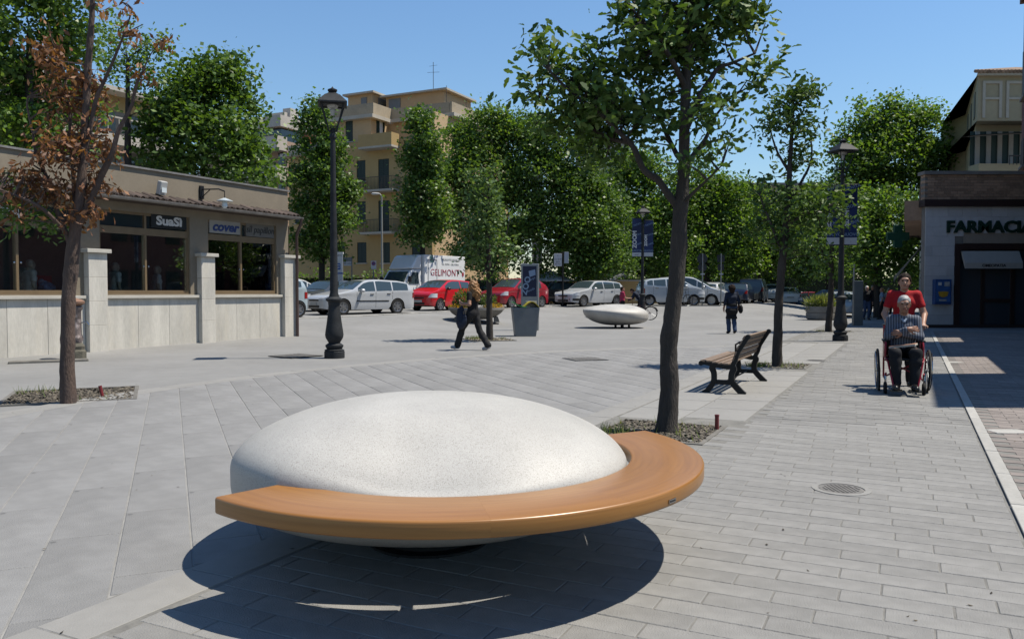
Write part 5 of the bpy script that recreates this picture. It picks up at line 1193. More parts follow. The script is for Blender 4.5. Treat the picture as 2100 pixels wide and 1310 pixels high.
# 3. the withered tree on the left
b4 = gp(141, 829)
tree('withered_tree', 'half dead tree with rust brown leaves standing in the dry pit', b4, b4.y,
     [(140, 845), (141, 820), (138, 720), (141, 620), (147, 530), (155, 470), (165, 400), (172, 300), (180, 150), (188, 40), (192, -60)], [.11, .092, .083, .083, .08, .072, .06, .048, .042, .036, .02],
     [([(156, 470), (195, 395), (222, 330), (240, 290), (262, 230), (285, 165), (300, 140)], .048, .012), ([(170, 330), (192, 215), (215, 165), (240, 105), (256, 70), (270, 20)], .03, .008), ([(150, 510), (120, 440), (95, 370), (70, 300), (60, 200)], .035, .01), ([(140, 480), (90, 430, -.3), (30, 400, -.4), (-30, 380, -.5)], .03, .008), ([(160, 440), (150, 340, .2), (140, 220, .3), (125, 120, .3)], .035, .008), ([(255, 75), (275, 60), (295, 50)], .01, .005), ([(285, 165), (310, 110), (330, 85)], .01, .004)],
     [(100, 100, 45, 60, 0, .7), (140, 190, 55, 60, .1, .8), (130, 290, 65, 60, -.2, .9), (180, 300, 50, 60, .2, .7), (100, 390, 80, 40, 0, .9), (50, 360, 60, 40, -.2, .7), (205, 380, 40, 40, .1, .6), (170, 120, 30, 50, 0, .6), (190, 200, 40, 60, .2, .6), (255, 70, 30, 25, 0, .7), (262, 15, 22, 20, 0, .5), (330, 85, 22, 15, 0, .5), (300, 150, 28, 22, .1, .6), (165, 440, 60, 30, 0, .8), (20, 420, 50, 40, -.3, .6), (205, 5, 25, 20, 0, .5), (225, 320, 25, 40, 0, .4)],
     LBROWN, .1, .19, 330, 9, .08, BARKL, droop=.9, up=.0, twigs=260, seed=12, singles=0, hollow=.1, gap=.15)
dl = bpy.data.objects[[o.name for o in bpy.data.objects if o.name.startswith('withered_tree')][0]]
rng = np.random.default_rng(5); ps, _ = clump_points(blobs_at(dl, [(35, 440, 60, 38, -.2, 1), (90, 460, 55, 30, .1, 1), (10, 380, 40, 40, 0, .7), (120, 480, 35, 22, 0, .7), (60, 420, 50, 30, .3, .8)], b4.y, 200), rng, 12, .1, .2)
tag(leaf_cloud('green_foliage', ps, .085, .24, LDARK, dl, rng, .3, .1), kind='stuff')
# 4. background trees: each with trunk and crown
GB = 'tall trees round the parking street'
def bg(name, label, px, Y, trunk_top, blobs, lm, L_, dens, per=16, cr=.45, seed=1, group=GB, trad=.2, gap=.0, up=.25, hollow=.5, lean=0, tight=1.0):
    p = at(px, 600, Y); p.z = G(p.x, p.y)
    zt = trunk_top; pb = 598+(H-p.z)*1650/Y
    L_ *= .8; dens *= 10.5; rb = random.Random(seed*7); extra = []
    for b in blobs:
        for q in range(5):
            a = rb.uniform(0, 2*PI); k = rb.uniform(.18, .36); e = rb.uniform(.72, .98)*tight
            extra.append((b[0]+b[2]*e*math.cos(a), b[1]+b[3]*e*math.sin(a), b[2]*k, b[3]*k*1.1, (b[4] if len(b) > 4 else 0)+rb.uniform(-1.2, .6), .9))
    blobs = [(b[0], b[1], b[2]*.88*tight, b[3]*.9)+tuple(b[4:]) for b in blobs]+extra; gap = max(gap, .40)
    return tree(name, label, p, Y, [(px, pb+4), (px, (pb+zt)/2+20), (px+lean*.5, (pb+zt)/2-20), (px+lean, zt)], [trad*1.2, trad, trad*.8, trad*.3], [], blobs, lm, L_, .36, dens, per, cr, BARK, group, twigs=24, seed=seed, gap=gap, up=up, hollow=hollow, trunkn=9)
bg('leafy_tree', 'tall leafy tree above the shop roof at the left edge', 60, 24, 60, [(60, 60, 130, 90, 0, 1), (-10, 170, 100, 110, 0, 1), (110, 190, 90, 90, .8, 1), (40, 290, 110, 70, -.5, 1), (140, 60, 60, 80, 1, .8), (-60, 60, 90, 120, 0, .8), (120, 320, 70, 50, 1, .8), (60, -60, 150, 70, 0, .8)], LMID, .2, 7.5, 16, .34, 21, tight=.9)
bg('leafy_tree', 'loose branched tree between the withered tree and the round tree', 262, 33, 120, [(255, 100, 45, 50, 0, .8), (310, 110, 30, 45, .5, .7), (245, 170, 40, 30, 0, .5), (305, 175, 40, 35, 0, .6), (230, 60, 30, 40, 0, .6), (330, 95, 25, 20, 0, .7)], LMID, .2, 3.4, 14, .32, 22, gap=.5)
bg('leafy_tree', 'round dense tree rising behind the right part of the shop roof', 420, 34, 200, [(420, 190, 75, 70, 0, 1), (470, 160, 40, 50, .5, 1), (370, 210, 65, 60, -.5, 1), (500, 230, 35, 50, .5, 1), (430, 290, 100, 65, -.8, 1.1), (340, 280, 60, 55, 0, .9), (500, 310, 45, 55, 0, 1), (410, 355, 110, 30, -.5, 1), (445, 125, 40, 25, 0, 1), (330, 330, 50, 40, .5, .8), (540, 370, 22, 18, -.5, .7)], LDARK, .26, 6.2, 18, .42, 23, tight=.92)
def columnar(px, Y, x0, rows, label, seed):
    bl = [(x0+dx, py, rx, ry, dy, 1) for dx, py, rx, ry, dy in rows]
    return bg('columnar_tree', label, px, Y, rows[0][1]+30, bl, LDARK, .26, 6.5, 18, .36, seed, 'narrow column shaped trees before the yellow house', .16, tight=.88)
columnar(660, 47, 655, [(-15, 225, 22, 22, 0), (5, 215, 18, 20, 0), (-20, 265, 28, 35, .3), (15, 275, 30, 35, -.3), (-15, 320, 42, 40, 0), (25, 330, 40, 40, .3), (-10, 380, 55, 45, -.4), (30, 390, 45, 45, .4), (-5, 440, 62, 45, 0), (30, 450, 45, 40, -.5), (0, 495, 60, 40, 0)], 'narrow dark tree right behind the grey lamp post', 31)
columnar(866, 47, 866, [(-12, 240, 16, 22, 0), (0, 250, 20, 22, 0), (-12, 285, 28, 35, .3), (18, 300, 26, 30, -.3), (-10, 340, 42, 40, 0), (22, 350, 34, 40, .3), (-5, 400, 52, 45, -.4), (20, 420, 42, 40, .4), (0, 455, 56, 40, 0), (-5, 482, 44, 24, 0)], 'narrow dark tree above the white box truck', 32)
bg('leafy_tree', 'broad dark tree filling the middle behind the red cars', 1010, 53, 300, [(1000, 270, 70, 45, 0, 1), (950, 320, 50, 50, -.5, 1), (1060, 300, 60, 50, .5, 1), (1000, 370, 90, 60, -.8, 1), (968, 440, 52, 60, 0, 1), (1050, 430, 70, 60, 0, 1), (1010, 510, 80, 45, 0, .9), (930, 290, 25, 30, 0, .8), (1000, 240, 30, 22, 0, .9), (975, 500, 32, 36, -.5, .8), (1075, 255, 40, 30, .3, .8)], LMID, .25, 6.5, 18, .42, 41)
bg('leafy_tree', 'dense shaded tree right of the broad dark tree', 1150, 51.5, 320, [(1140, 300, 70, 45, 0, 1), (1190, 330, 60, 50, .5, 1), (1110, 370, 60, 60, -.5, 1), (1180, 410, 80, 60, 0, 1), (1120, 460, 70, 55, 0, 1), (1190, 490, 70, 50, -.5, 1), (1240, 430, 55, 60, .5, 1), (1150, 545, 90, 30, 0, .8), (1250, 510, 55, 50, 0, .9), (1100, 265, 40, 25, 0, .7)], LDARK, .25, 6.2, 18, .42, 42)
bg('plane_tree', 'bright yellow green tree seen left of the big tree trunk', 1320, 58, 360, [(1320, 340, 60, 40, 0, 1), (1280, 380, 60, 50, .5, 1), (1360, 390, 60, 60, 0, 1), (1310, 450, 90, 55, -.6, 1), (1370, 480, 60, 50, 0, 1), (1290, 520, 70, 40, 0, .9), (1440, 320, 30, 25, 0, .8), (1350, 540, 70, 30, 0, .8)], LLIME, .3, 3.8, 16, .5, 43)
bg('plane_tree', 'bright yellow green tree seen right of the big tree trunk', 1450, 60, 380, [(1440, 390, 55, 45, 0, 1), (1480, 420, 60, 50, .5, 1), (1430, 460, 60, 50, 0, 1), (1500, 480, 60, 50, -.5, 1), (1450, 530, 80, 40, 0, .9), (1500, 380, 40, 30, 0, .8), (1520, 540, 50, 30, 0, .8)], LLIME, .3, 3.8, 16, .5, 44)
bg('plane_tree', 'mid green tree behind the parked jeep and the bench tree', 1560, 66, 420, [(1540, 430, 60, 45, 0, 1), (1600, 440, 60, 50, .5, 1), (1560, 490, 80, 50, 0, 1), (1620, 520, 60, 40, 0, .9), (1540, 540, 50, 30, 0, .8), (1490, 400, 40, 35, .4, .8)], LMID, .3, 3.6, 16, .5, 45)
bg('plane_tree', 'tall plane tree rising left of the pharmacy roof', 1850, 56, 260, [(1830, 260, 50, 50, 0, 1), (1780, 290, 60, 50, .5, 1), (1890, 270, 50, 50, -.5, 1), (1830, 330, 100, 60, -.8, 1.1), (1910, 340, 50, 45, .5, 1), (1760, 370, 60, 55, 0, 1), (1850, 400, 90, 50, 0, 1), (1745, 280, 30, 35, 0, .8), (1935, 310, 25, 35, 0, .7), (1825, 220, 20, 20, 0, .9), (1890, 225, 18, 22, 0, .7), (1770, 230, 18, 22, 0, .7)], LLIME, .3, 4.4, 16, .48, 46)
bg('plane_tree', 'lower bright plane tree over the walk beside the pharmacy', 1800, 44, 420, [(1790, 420, 55, 45, 0, 1), (1835, 440, 45, 50, .5, 1), (1770, 480, 55, 50, 0, 1), (1830, 500, 50, 40, -.5, 1), (1800, 540, 60, 30, 0, .9), (1860, 540, 30, 25, 0, .6), (1750, 530, 45, 35, 0, .7)], LLIME, .25, 4.6, 16, .4, 47)
bg('plane_tree', 'shaded tree in the gap behind the second lamp post', 1700, 62, 400, [(1690, 420, 60, 50, 0, 1), (1740, 460, 50, 50, .5, 1), (1680, 490, 60, 50, 0, 1), (1730, 530, 60, 35, 0, .9), (1650, 540, 40, 30, 0, .7)], LDARK, .3, 3.6, 16, .5, 48)
bg('leafy_tree', 'small grey green bush tree above the far parked cars', 1640, 62, 560, [(1640, 565, 26, 22, 0, 1.4)], LGREY, .2, 8, 14, .3, 49, None, .1)
for k, (px, top, w, lm, Y) in enumerate(((1215, 400, 70, LMID, 74), (1345, 420, 75, LLIME, 80), (1420, 440, 60, LMID, 76), (1505, 430, 70, LLIME, 82), (1590, 440, 70, LMID, 80), (1665, 450, 65, LDARK, 84), (1745, 400, 60, LMID, 78), (1885, 420, 45, LLIME, 70))):
    bg('plane_tree', ('far tree closing the gap left of the ZOOM banner', 'far bright tree low behind the big trunk', 'far tree behind the two road sign posts', 'far bright tree above the woman in navy', 'far tree above the black jeep', 'far dark tree left of the second lamp post', 'far tree behind the blue banners of the second lamp', 'far bright tree touching the pharmacy corner')[k], px, Y, top+20,
       [(px-w*.4, top+40, w*.7, 45, 0, 1), (px+w*.4, top+50, w*.7, 45, .5, 1), (px, top+95, w*1.1, 45, -.5, 1), (px-w*.3, top+135, w*.8, 30, 0, .9), (px+w*.4, top+140, w*.8, 28, .4, .9), (px, top+10, w*.5, 30, 0, .9)], lm, .34, 2.8, 16, .55, 70+k)
# hedge before the yellow house
def hedge(px0, px1, Y, ytop, label, seed, depth=1.3):
    a, b = at(px0, 600, Y), at(px1, 600, Y); g = G((a.x+b.x)/2, Y); z1 = at(px0, ytop, Y).z-g
    t = thing('hedge', label, 'hedge', (a.x, Y, g)); Lh = b.x-a.x; rng = np.random.default_rng(seed)
    n = int(Lh*z1*85); P = np.stack([rng.uniform(0, Lh, n), rng.uniform(0, depth, n), z1*rng.uniform(.05, 1, n)**.7], 1)
    P[:, 2] *= 1+.1*np.sin(P[:, 0]*1.7+seed)+.06*np.sin(P[:, 0]*4.1)
    MB().span(.1, Lh-.1, .3, depth-.2, 0, z1*.8).obj('twigs', mat('hedge_shade', (.02, .03, .012), .95, 0, .2, 4), t)  # solid block inside the leaves; the hedge's inner shade is put into its colour
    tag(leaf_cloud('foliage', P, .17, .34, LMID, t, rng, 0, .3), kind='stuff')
hedge(596, 812, 50, 556, 'clipped green hedge in front of the yellow house', 61)
hedge(930, 1130, 50, 566, 'dark hedge behind the red cars', 62)
hedge(1130, 1330, 55, 562, 'dark hedge behind the silver hatchback', 63)
hedge(1330, 1620, 78, 566, 'far hedge behind the row of parked cars', 64)
hedge(1620, 1960, 76, 555, 'far tall hedge closing the street beyond the passers-by', 65, 2.5)
hedge(1290, 1500, 72, 560, 'far tall hedge behind the silver people carrier', 66, 2.0)
gwl = at(930, 600, 54.5); gwr = at(1330, 600, 56.5)
gw = thing('garden_wall', 'low yellow garden wall glimpsed behind the hedges', 'wall', (gwl.x, 54.2, G(gwl.x, 54))); MB().span(0, 14, 0, .3, -.2, 1.5).obj('masonry', OCHRE, gw); MB().span(-.05, 14.05, -.05, .35, 1.5, 1.6).obj('coping', CORN, gw)
fw = at(1500, 600, 90); MB().span(0, .1, 0, .1, 0, .1)
gh = thing('gatehouse', 'pale gate house with dark opening behind the far cars', 'building', (at(1545, 600, 84).x, 84, .5)); 
wall_with_holes(0, 9, -.2, 3.4, -.2, 0, [(2.0, 4.6, -.2, 2.4)]).span(0, .2, 0, 4, -.2, 3.4).span(8.8, 9, 0, 4, -.2, 3.4).span(.2, 8.8, 3.8, 4, -.2, 3.4).span(.2, 8.8, 0, 3.8, 3.1, 3.3).obj('wall', mat('far_beige', (.4, .34, .25)), gh); MB().span(-.2, 9.2, -.4, 4.2, 3.4, 3.6).obj('roof', CORN, gh)
# ================================================================== VEHICLES
HEADL = glassmat('headlight_glass', (.5, .52, .55), .1); TAILR = mat('tail_light_red', (.32, .012, .012), .25, 0, .05); ORANGE = mat('orange_lens', (.5, .16, .02), .3, 0, .05)
PLATE = mat('number_plate', (.55, .56, .55), .5, 0, .05); SEATM = mat('car_interior', (.03, .03, .032), .8, 0, .1)
WHEELS = {}
def wheel(parent, x, y, r, spokes=6, steel=False):
    s = 1 if y > 0 else -1; key = (round(r, 3), s, spokes, steel)
    if key not in WHEELS:
        M = Matrix.Rotation(-PI/2*s, 3, 'X')                # the wheel's own axis points outward
        ty = MB().lathe([(r*.66, -.09), (r*.9, -.1), (r*.985, -.075), (r, -.04), (r, .04), (r*.985, .075), (r*.9, .1), (r*.7, .092), (r*.66, .07)], 26, M=M, cap=False)
        t = ty.obj('tyre', RUBBER, None, smooth=True)
        rm = MB().lathe([(r*.67, .03), (r*.67, .085), (r*.62, .08), (r*.6, .04), (.001, .03)], 26, M=M)
        for k in range(spokes):
            a = 2*PI*k/spokes; A = Matrix.Rotation(a, 3, 'Z'); w0, w1 = r*.13, r*.085
            rm.add([M @ (A @ Vector(p)) for p in ((-w0, r*.05, .075), (w0, r*.05, .075), (w1, r*.62, .07), (-w1, r*.62, .07), (-w0, r*.05, .04), (w0, r*.05, .04), (w1, r*.62, .04), (-w1, r*.62, .04))],
                   [(0, 1, 2, 3), (0, 4, 5, 1), (1, 5, 6, 2), (2, 6, 7, 3), (3, 7, 4, 0)])
        rm.lathe([(r*.16, .05), (r*.15, .085), (.001, .088)], 14, M=M)
        q = rm.obj('rim', RIM if not steel else DARK, None, smooth=True)
        hub = MB().lathe([(r*.6, .032), (r*.59, .034), (.001, .034)], 20, M=M).obj('brake', DARK, None)
        WHEELS[key] = (t.data, q.data, hub.data)
        for o in (t, q, hub): bpy.data.objects.remove(o)
    w = bpy.data.objects.new('wheel', WHEELS[key][0]); COL.objects.link(w); w.parent = parent; w.location = (x, y, r)
    for nm, d in (('rim', WHEELS[key][1]), ('brake_disc', WHEELS[key][2])):
        o = bpy.data.objects.new(nm, d); COL.objects.link(o); o.parent = w
    return w
def lerp_pts(P, x):
    if x <= P[0][0]: return P[0][1]
    for (a, b), (c, d) in zip(P, P[1:]):
        if x <= c: return b+(d-b)*(x-a)/(c-a)
    return P[-1][1]
# side outlines: x from the nose (0) to the tail (1) as a share of the length; z as a share of the height
SHAPES = {
 'estate': dict(L=4.45, W=1.70, H=1.45, prof=[(0, .44), (.015, .5), (.06, .56), (.25, .675), (.29, .70), (.41, .935), (.47, .98), (.58, 1.0), (.8, .97), (.9, .925), (.965, .69), (.99, .62), (1, .42)], belt=[(0, .56), (.25, .63), (.95, .68)], ws=(.295, .43), rw=(.905, .962), wheels=(.19, .775), r=.315, win=[(.345, .525), (.54, .71), (.725, .895)]),
 'city': dict(L=3.43, W=1.63, H=1.47, prof=[(0, .42), (.015, .54), (.05, .60), (.16, .70), (.20, .73), (.37, .955), (.45, .995), (.6, 1.0), (.85, .965), (.93, .9), (.985, .62), (1, .42)], belt=[(0, .58), (.2, .66), (.6, .69), (.95, .74)], ws=(.205, .40), rw=(.935, .975), wheels=(.19, .865), r=.29, win=[(.29, .60), (.62, .80), (.815, .90)]),
 'hatch': dict(L=4.15, W=1.73, H=1.44, prof=[(0, .42), (.012, .50), (.06, .565), (.24, .665), (.28, .69), (.405, .945), (.46, .985), (.6, 1.0), (.82, .965), (.88, .93), (.965, .66), (.99, .58), (1, .42)], belt=[(0, .56), (.26, .64), (.95, .68)], ws=(.285, .425), rw=(.89, .96), wheels=(.185, .80), r=.31, win=[(.33, .545), (.56, .745), (.755, .87)]),
 'round': dict(L=3.93, W=1.70, H=1.56, prof=[(0, .40), (.012, .5), (.05, .565), (.22, .665), (.25, .69), (.40, .94), (.48, .99), (.6, 1.0), (.78, .95), (.9, .80), (.97, .6), (1, .4)], belt=[(0, .55), (.25, .63), (.95, .66)], ws=(.255, .42), rw=(.83, .93), wheels=(.18, .81), r=.305, win=[(.30, .56), (.575, .79)]),
 'mpv': dict(L=4.2, W=1.74, H=1.60, prof=[(0, .38), (.012, .46), (.06, .53), (.16, .61), (.19, .635), (.40, .94), (.48, .985), (.62, 1.0), (.86, .965), (.92, .92), (.975, .62), (1, .4)], belt=[(0, .52), (.2, .60), (.95, .68)], ws=(.2, .42), rw=(.925, .97), wheels=(.185, .815), r=.31, win=[(.25, .36), (.375, .57), (.585, .76), (.775, .9)]),
 'suv': dict(L=4.4, W=1.8, H=1.78, prof=[(0, .42), (.012, .52), (.05, .57), (.26, .64), (.28, .66), (.36, .95), (.42, .99), (.6, 1.0), (.92, .985), (.96, .94), (.985, .6), (1, .42)], belt=[(0, .56), (.26, .62), (.97, .64)], ws=(.285, .375), rw=(.965, .982), wheels=(.18, .8), r=.36, win=[(.33, .53), (.545, .73), (.745, .93)]),
 'saloon': dict(L=4.4, W=1.72, H=1.42, prof=[(0, .42), (.012, .5), (.06, .57), (.26, .665), (.3, .69), (.41, .945), (.47, .99), (.6, 1.0), (.7, .97), (.83, .73), (.86, .71), (.975, .67), (.99, .6), (1, .42)], belt=[(0, .56), (.26, .64), (.95, .68)], ws=(.305, .43), rw=(.715, .82), wheels=(.18, .79), r=.31, win=[(.345, .55), (.565, .74)]),
}
def car(name, label, pos, heading, shape, pm, scale=1., group='parked cars round the square', detail=True, mouldings=False, spokes=6, dark_bumper=False, open_boot=False, cat='car', mirror=None):
    S = SHAPES[shape]; L, Wd, Ht = S['L'], S['W'], S['H']
    t = thing(name, label, cat, pos, heading, group, scale)
    r = S['r']; ra = r*1.13; zs = .21; wx = [L/2-w*L for w in S['wheels']]
    prof = [(L/2-p[0]*L, p[1]*Ht) for p in S['prof']][::-1]; beltp = [(L/2-p[0]*L, p[1]*Ht) for p in S['belt']][::-1]
    top = lambda x: lerp_pts(prof, x)
    def bot(x):
        d = L/2-abs(x); z = zs+.06*max(0, 1-d/.5)**2
        for xc in wx:
            if abs(x-xc) < ra: z = max(z, r+math.sqrt(max(0, ra*ra-(x-xc)**2)))
        return z
    def hw(x, z):
        d = max(0, L/2-abs(x)); e = .55; n = 2.6
        f = 1 if d > e else (1-(1-d/e)**n)**(1/n)*.42+.58
        b = lerp_pts(beltp, x); w = Wd/2*f
        if z > b: w *= 1-.20*((z-b)/(Ht-b))**1.15
        if z < .55: w *= 1-.05*((.55-z)/.35)**2
        return w*(1+.012*math.exp(-((z-b*.93)/.05)**2))
    xs_ = []
    n = 46
    for i in range(n+1): xs_.append(-L/2*math.cos(PI*i/n)*(.62)+(-L/2+L*i/n)*.38)
    for xc in wx:
        for k in range(11): xs_.append(xc+ra*math.cos(PI*k/10)*.999)
    xs_ = sorted(set(round(x, 4) for x in xs_)); NR, NT = 11, 5
    b = MB(); rows = []
    for x in xs_:
        zb, zt = bot(x), max(top(x), bot(x)+.03); cr = min(.05, (zt-zb)*.3); ze = zt-cr
        col = [(hw(x, zb+(ze-zb)*j/NR), zb+(ze-zb)*j/NR) for j in range(NR+1)]
        wt = col[-1][0]
        col += [(wt*math.cos(PI/2*k/NT)*(1) , ze+cr*math.sin(PI/2*k/NT)**.8) for k in range(1, NT)]
        rows.append([(x, y, z) for y, z in col]+[(x, 0, zt)]+[(x, -y, z) for y, z in col[::-1]])
    q = len(rows[0]); vs = [p for rw_ in rows for p in rw_]
    fs = [(i*q+k, (i+1)*q+k, (i+1)*q+k+1, i*q+k+1) for i in range(len(rows)-1) for k in range(q-1)]
    N0 = (len(rows)-1)*q
    fs += [tuple(range(q)), tuple(N0+k for k in range(q))[::-1]]
    b.add(vs, [f[::-1] for f in fs]); b.obj('body', pm, t, smooth=True, ang=32)
    # underside and wheel wells
    MB().box((0, 0, .3), (L*.9, Wd*.78, .2)).obj('underbody', DARK, t)
    O = .007
    def side_patch(x0, x1, zlo, zhi, nx, nz, name, m, off=O, par=None, sides=(1, -1)):
        o = None; mb = MB()
        for s in sides:
            def fn(u, v, s=s):
                x = x0+(x1-x0)*u; za, zb_ = zlo(x), zhi(x); z = za+(zb_-za)*v; return (x, s*(hw(x, z)+off), z)
            mb.grid(fn, nx, nz, 0, flip=(s > 0))
        return mb.obj(name, m, par or t, smooth=True, ang=60)
    belt = lambda x: lerp_pts(beltp, x)
    for i, (w0, w1) in enumerate(S['win']):
        x1, x0 = L/2-w0*L, L/2-w1*L
        for s in (1, -1): side_patch(x0, x1, lambda x: belt(x)+.02, lambda x: max(belt(x)+.03, min(top(x)-.085, Ht*.945)), 12, 5, 'side_window', GLASSC, sides=(s,))
    def top_patch(w0, w1, vw, name, m, nx=8, nv=10):
        xa, xb = L/2-w0*L, L/2-w1*L; mb = MB()
        def fn(u, v):
            x = xa+(xb-xa)*u; d = .02; sl = (top(x+d)-top(x-d))/(2*d); k = 1/math.hypot(1, sl); z = top(x); yw = hw(x, z-.05)*vw
            y = yw*(2*v-1); f = abs(2*v-1); return (x-sl*k*.012, y, z+k*.012-.035*f**3)
        mb.grid(fn, nx, nv); o = mb.obj(name, m, t, smooth=True, ang=60); return o
    top_patch(*S['ws'], .90, 'windscreen', GLASSC)
    if not open_boot: top_patch(*S['rw'], .86, 'rear_window', GLASSC)
    for xc in wx:
        for s in (1, -1): wheel(t, xc, s*(Wd/2-.1), r, spokes)
    zh = lambda f: f*Ht
    fl = L/2
    for s in (1, -1):
        side_patch(fl-.42, fl-.02, lambda x: zh(.42), lambda x: min(zh(.55), top(x)-.03), 8, 3, 'headlight', HEADL, .009, sides=(s,))
        side_patch(-fl+.015, -fl+.22, lambda x: zh(.46), lambda x: min(zh(.62), top(x)-.04), 6, 3, 'tail_light', TAILR, .009, sides=(s,))
    f0 = hw(fl, .4)
    g = MB().box((fl+.004, 0, zh(.41)), (.02, f0*1.5, .07)).box((fl+.004, 0, zh(.235)), (.02, f0*1.7, .1)); g.obj('grille', DARK, t, bevel=.008, seg=1)
    MB().box((fl+.02, 0, zh(.31)), (.012, .5, .11)).obj('number_plate', PLATE, t); MB().box((-fl-.012, 0, zh(.45)), (.012, .5, .11)).obj('number_plate', PLATE, t)
    if not detail: return t
    if dark_bumper:
        side_patch(fl-.5, fl, lambda x: .33, lambda x: .45, 8, 2, 'bumper_strip', DARK, .012); side_patch(-fl, -fl+.5, lambda x: .36, lambda x: .48, 8, 2, 'bumper_strip', DARK, .012)
    if mouldings: side_patch(wx[1]+ra+.08, wx[0]-ra-.25, lambda x: .53, lambda x: .575, 8, 1, 'side_moulding', DARK, .012)
    for i, (w0, w1) in enumerate(S['win'][:2]):
        xd = L/2-w1*L+.16
        for s in (1, -1):
            y = s*(hw(xd, belt(xd)-.12)+.01); MB().box((xd, y, belt(xd)-.11), (.17, .03, .03)).obj('door_handle', DARK if mouldings or dark_bumper else pm, t, bevel=.008, seg=1)
    for w in [S['win'][0][0]-.015]+[w1+.007 for _, w1 in S['win'][:2]]:
        x = L/2-w*L
        for s in (1, -1):
            zz = [max(bot(x)+.05, .3)+(belt(x)-.01-max(bot(x)+.05, .3))*j/8 for j in range(9)]
            seams = MB(); seams.add([(x+dx, s*(hw(x, z)+.0015), z) for z in zz for dx in (-.006, .006)], [((2*j, 2*j+1, 2*j+3, 2*j+2) if s < 0 else (2*j, 2*j+2, 2*j+3, 2*j+1)) for j in range(8)]); seams.obj('door_seam', DARK, t)
    mx = L/2-(S['win'][0][0]+.03)*L
    for s in (1, -1):
        y = s*(hw(mx, belt(mx))+.11); mm = mirror or pm
        MB().lathe([(.001, -.1), (.075, -.085), (.1, -.02), (.1, .05), (.09, .07)], 12, (mx, y, belt(mx)+.05), M=Matrix.Rotation(-PI/2, 3, 'Y') @ Matrix.Diagonal((.75, 1, .8))).obj('wing_mirror', mm, t, smooth=True)
    return t
SILV = paint('silver', (.70, .72, .74), .15, .35); SILVB = paint('blue_silver', (.62, .68, .73), .15, .35); REDC = paint('bright_red', (.72, .01, .02)); REDD = paint('dark_red', (.42, .018, .035), .05); WHC = paint('white', (.95, .96, .96)); BLKC = paint('black', (.012, .013, .016)); GRYC = paint('grey', (.14, .15, .16), .4); NVC = paint('navy', (.015, .025, .06), .2); BLUC = paint('blue', (.05, .13, .26), .3)
LBL = paint('light_blue', (.52, .63, .68), .1)
KA = math.atan2(46-29.5, 2.2+8.04)                     # heading of the kerb
def park(px, py, z=None): p = gp(px, py); return p
def mid(p, q): return (Vector(p)+Vector(q))/2
def along(px0, py0, px1, py1, side=0):
    """car standing with its near wheels on two ground points: centre and heading (front wheel first)"""
    a, b = gp(px0, py0), gp(px1, py1); return a, b
def car_on(name, label, front, rear, shape, pm, near, **k):
    """front and rear: where the near front and near rear tyres touch the ground; near: +1 when the near side is the car's left"""
    a, b = gp(*front), gp(*rear); S = SHAPES[shape]; d = (a-b); hd = math.atan2(d.y, d.x); span = (S['wheels'][1]-S['wheels'][0])*S['L']
    sc = math.hypot(d.x, d.y)/span; k.setdefault('scale', min(1.1, max(.92, sc)))
    sc = k['scale']; f = Vector((math.cos(hd), math.sin(hd), 0)); left = Vector((-f.y, f.x, 0))
    m = (a+b)/2; xm = S['L']/2-(S['wheels'][0]+S['wheels'][1])/2*S['L']
    c = m-f*xm*sc-left*near*(S['W']/2-.1)*sc; c.z = (a.z+b.z)/2-.0
    return car(name, label, c, hd, shape, pm, **k)
def car_at(name, label, px, py, end, heading, shape, pm, near=1, **k):
    """the near front (or rear) tyre stands on a surveyed ground point; heading in degrees"""
    p = gp(px, py); S = SHAPES[shape]; sc = k.setdefault('scale', 1.04); h = R(heading)
    f = Vector((math.cos(h), math.sin(h), 0)); left = Vector((-f.y, f.x, 0)); w = S['wheels'][0 if end == 'front' else 1]
    c = p-f*(S['L']/2-w*S['L'])*sc-left*near*(S['W']/2-.0)*sc; c.z = p.z
    return car(name, label, c, h, shape, pm, **k)
car_at('parked_car', 'silver estate car parked behind the grey lamp post', 705, 646, 'front', -137, 'estate', SILV, scale=1.06, mouldings=True, group='cars parked along the kerb')
car_at('parked_car', 'bright red small car in front of the white box truck', 904, 637.5, 'front', -127, 'city', REDC, group='cars parked along the kerb', mirror=DARK)
car_at('parked_car', 'dark red rounded car partly behind the advertising totem', 1050, 632, 'front', -131, 'round', REDD, group='cars parked along the kerb', mirror=SILV)
car_at('parked_car', 'silver hatchback with black bumper strips left of the pink shirted cyclist', 1198, 629, 'front', -141, 'hatch', SILV, dark_bumper=True, scale=1.05, group='cars parked along the kerb')
car_at('parked_car', 'small pale silver car behind the big tree trunk, nose to the right', 1423, 632, 'front', 4, 'city', SILVB, near=-1, scale=1.12, group='cars parked along the kerb', dark_bumper=True)
c = at(1420, 600, 49.5); car('parked_car', 'silver people carrier with sloping nose right of the big tree trunk', (c.x-.2, 49.5, G(c.x, 49.5)-.05), R(-22), 'mpv', SILV, 1.12, 'cars parked along the kerb')
car_at('parked_car', 'pale blue small car peeping out past the shop downpipe', 613, 651, 'rear', -140, 'city', LBL, near=1, group='cars parked along the kerb', scale=1.08)
GR2 = 'cars in the second row behind the kerb'
def car_back(label, px, Y, heading, shape, pm, dz=0, grp=GR2, sc=1.0, detail=False):
    c = at(px, 600, Y); return car('parked_car', label, (c.x, Y, G(c.x, Y)+dz), R(heading), shape, pm, sc, grp, detail)
car_back('grey car with its bonnet showing behind the silver estate car', 676, 39.5, -128, 'saloon', GRYC, sc=1.05)
car_back('white small van in the second row next to the shop corner', 606, 44, 20, 'mpv', WHC)
car_back('black car with pale roof in the second row behind the grey car', 662, 45, 160, 'hatch', BLKC)
car_back('dark car half hidden by the planter tree behind the red cars', 1000, 51, -120, 'hatch', BLKC)
car_back('black car between the dark red car and the silver hatchback', 1128, 51, -140, 'hatch', BLKC)
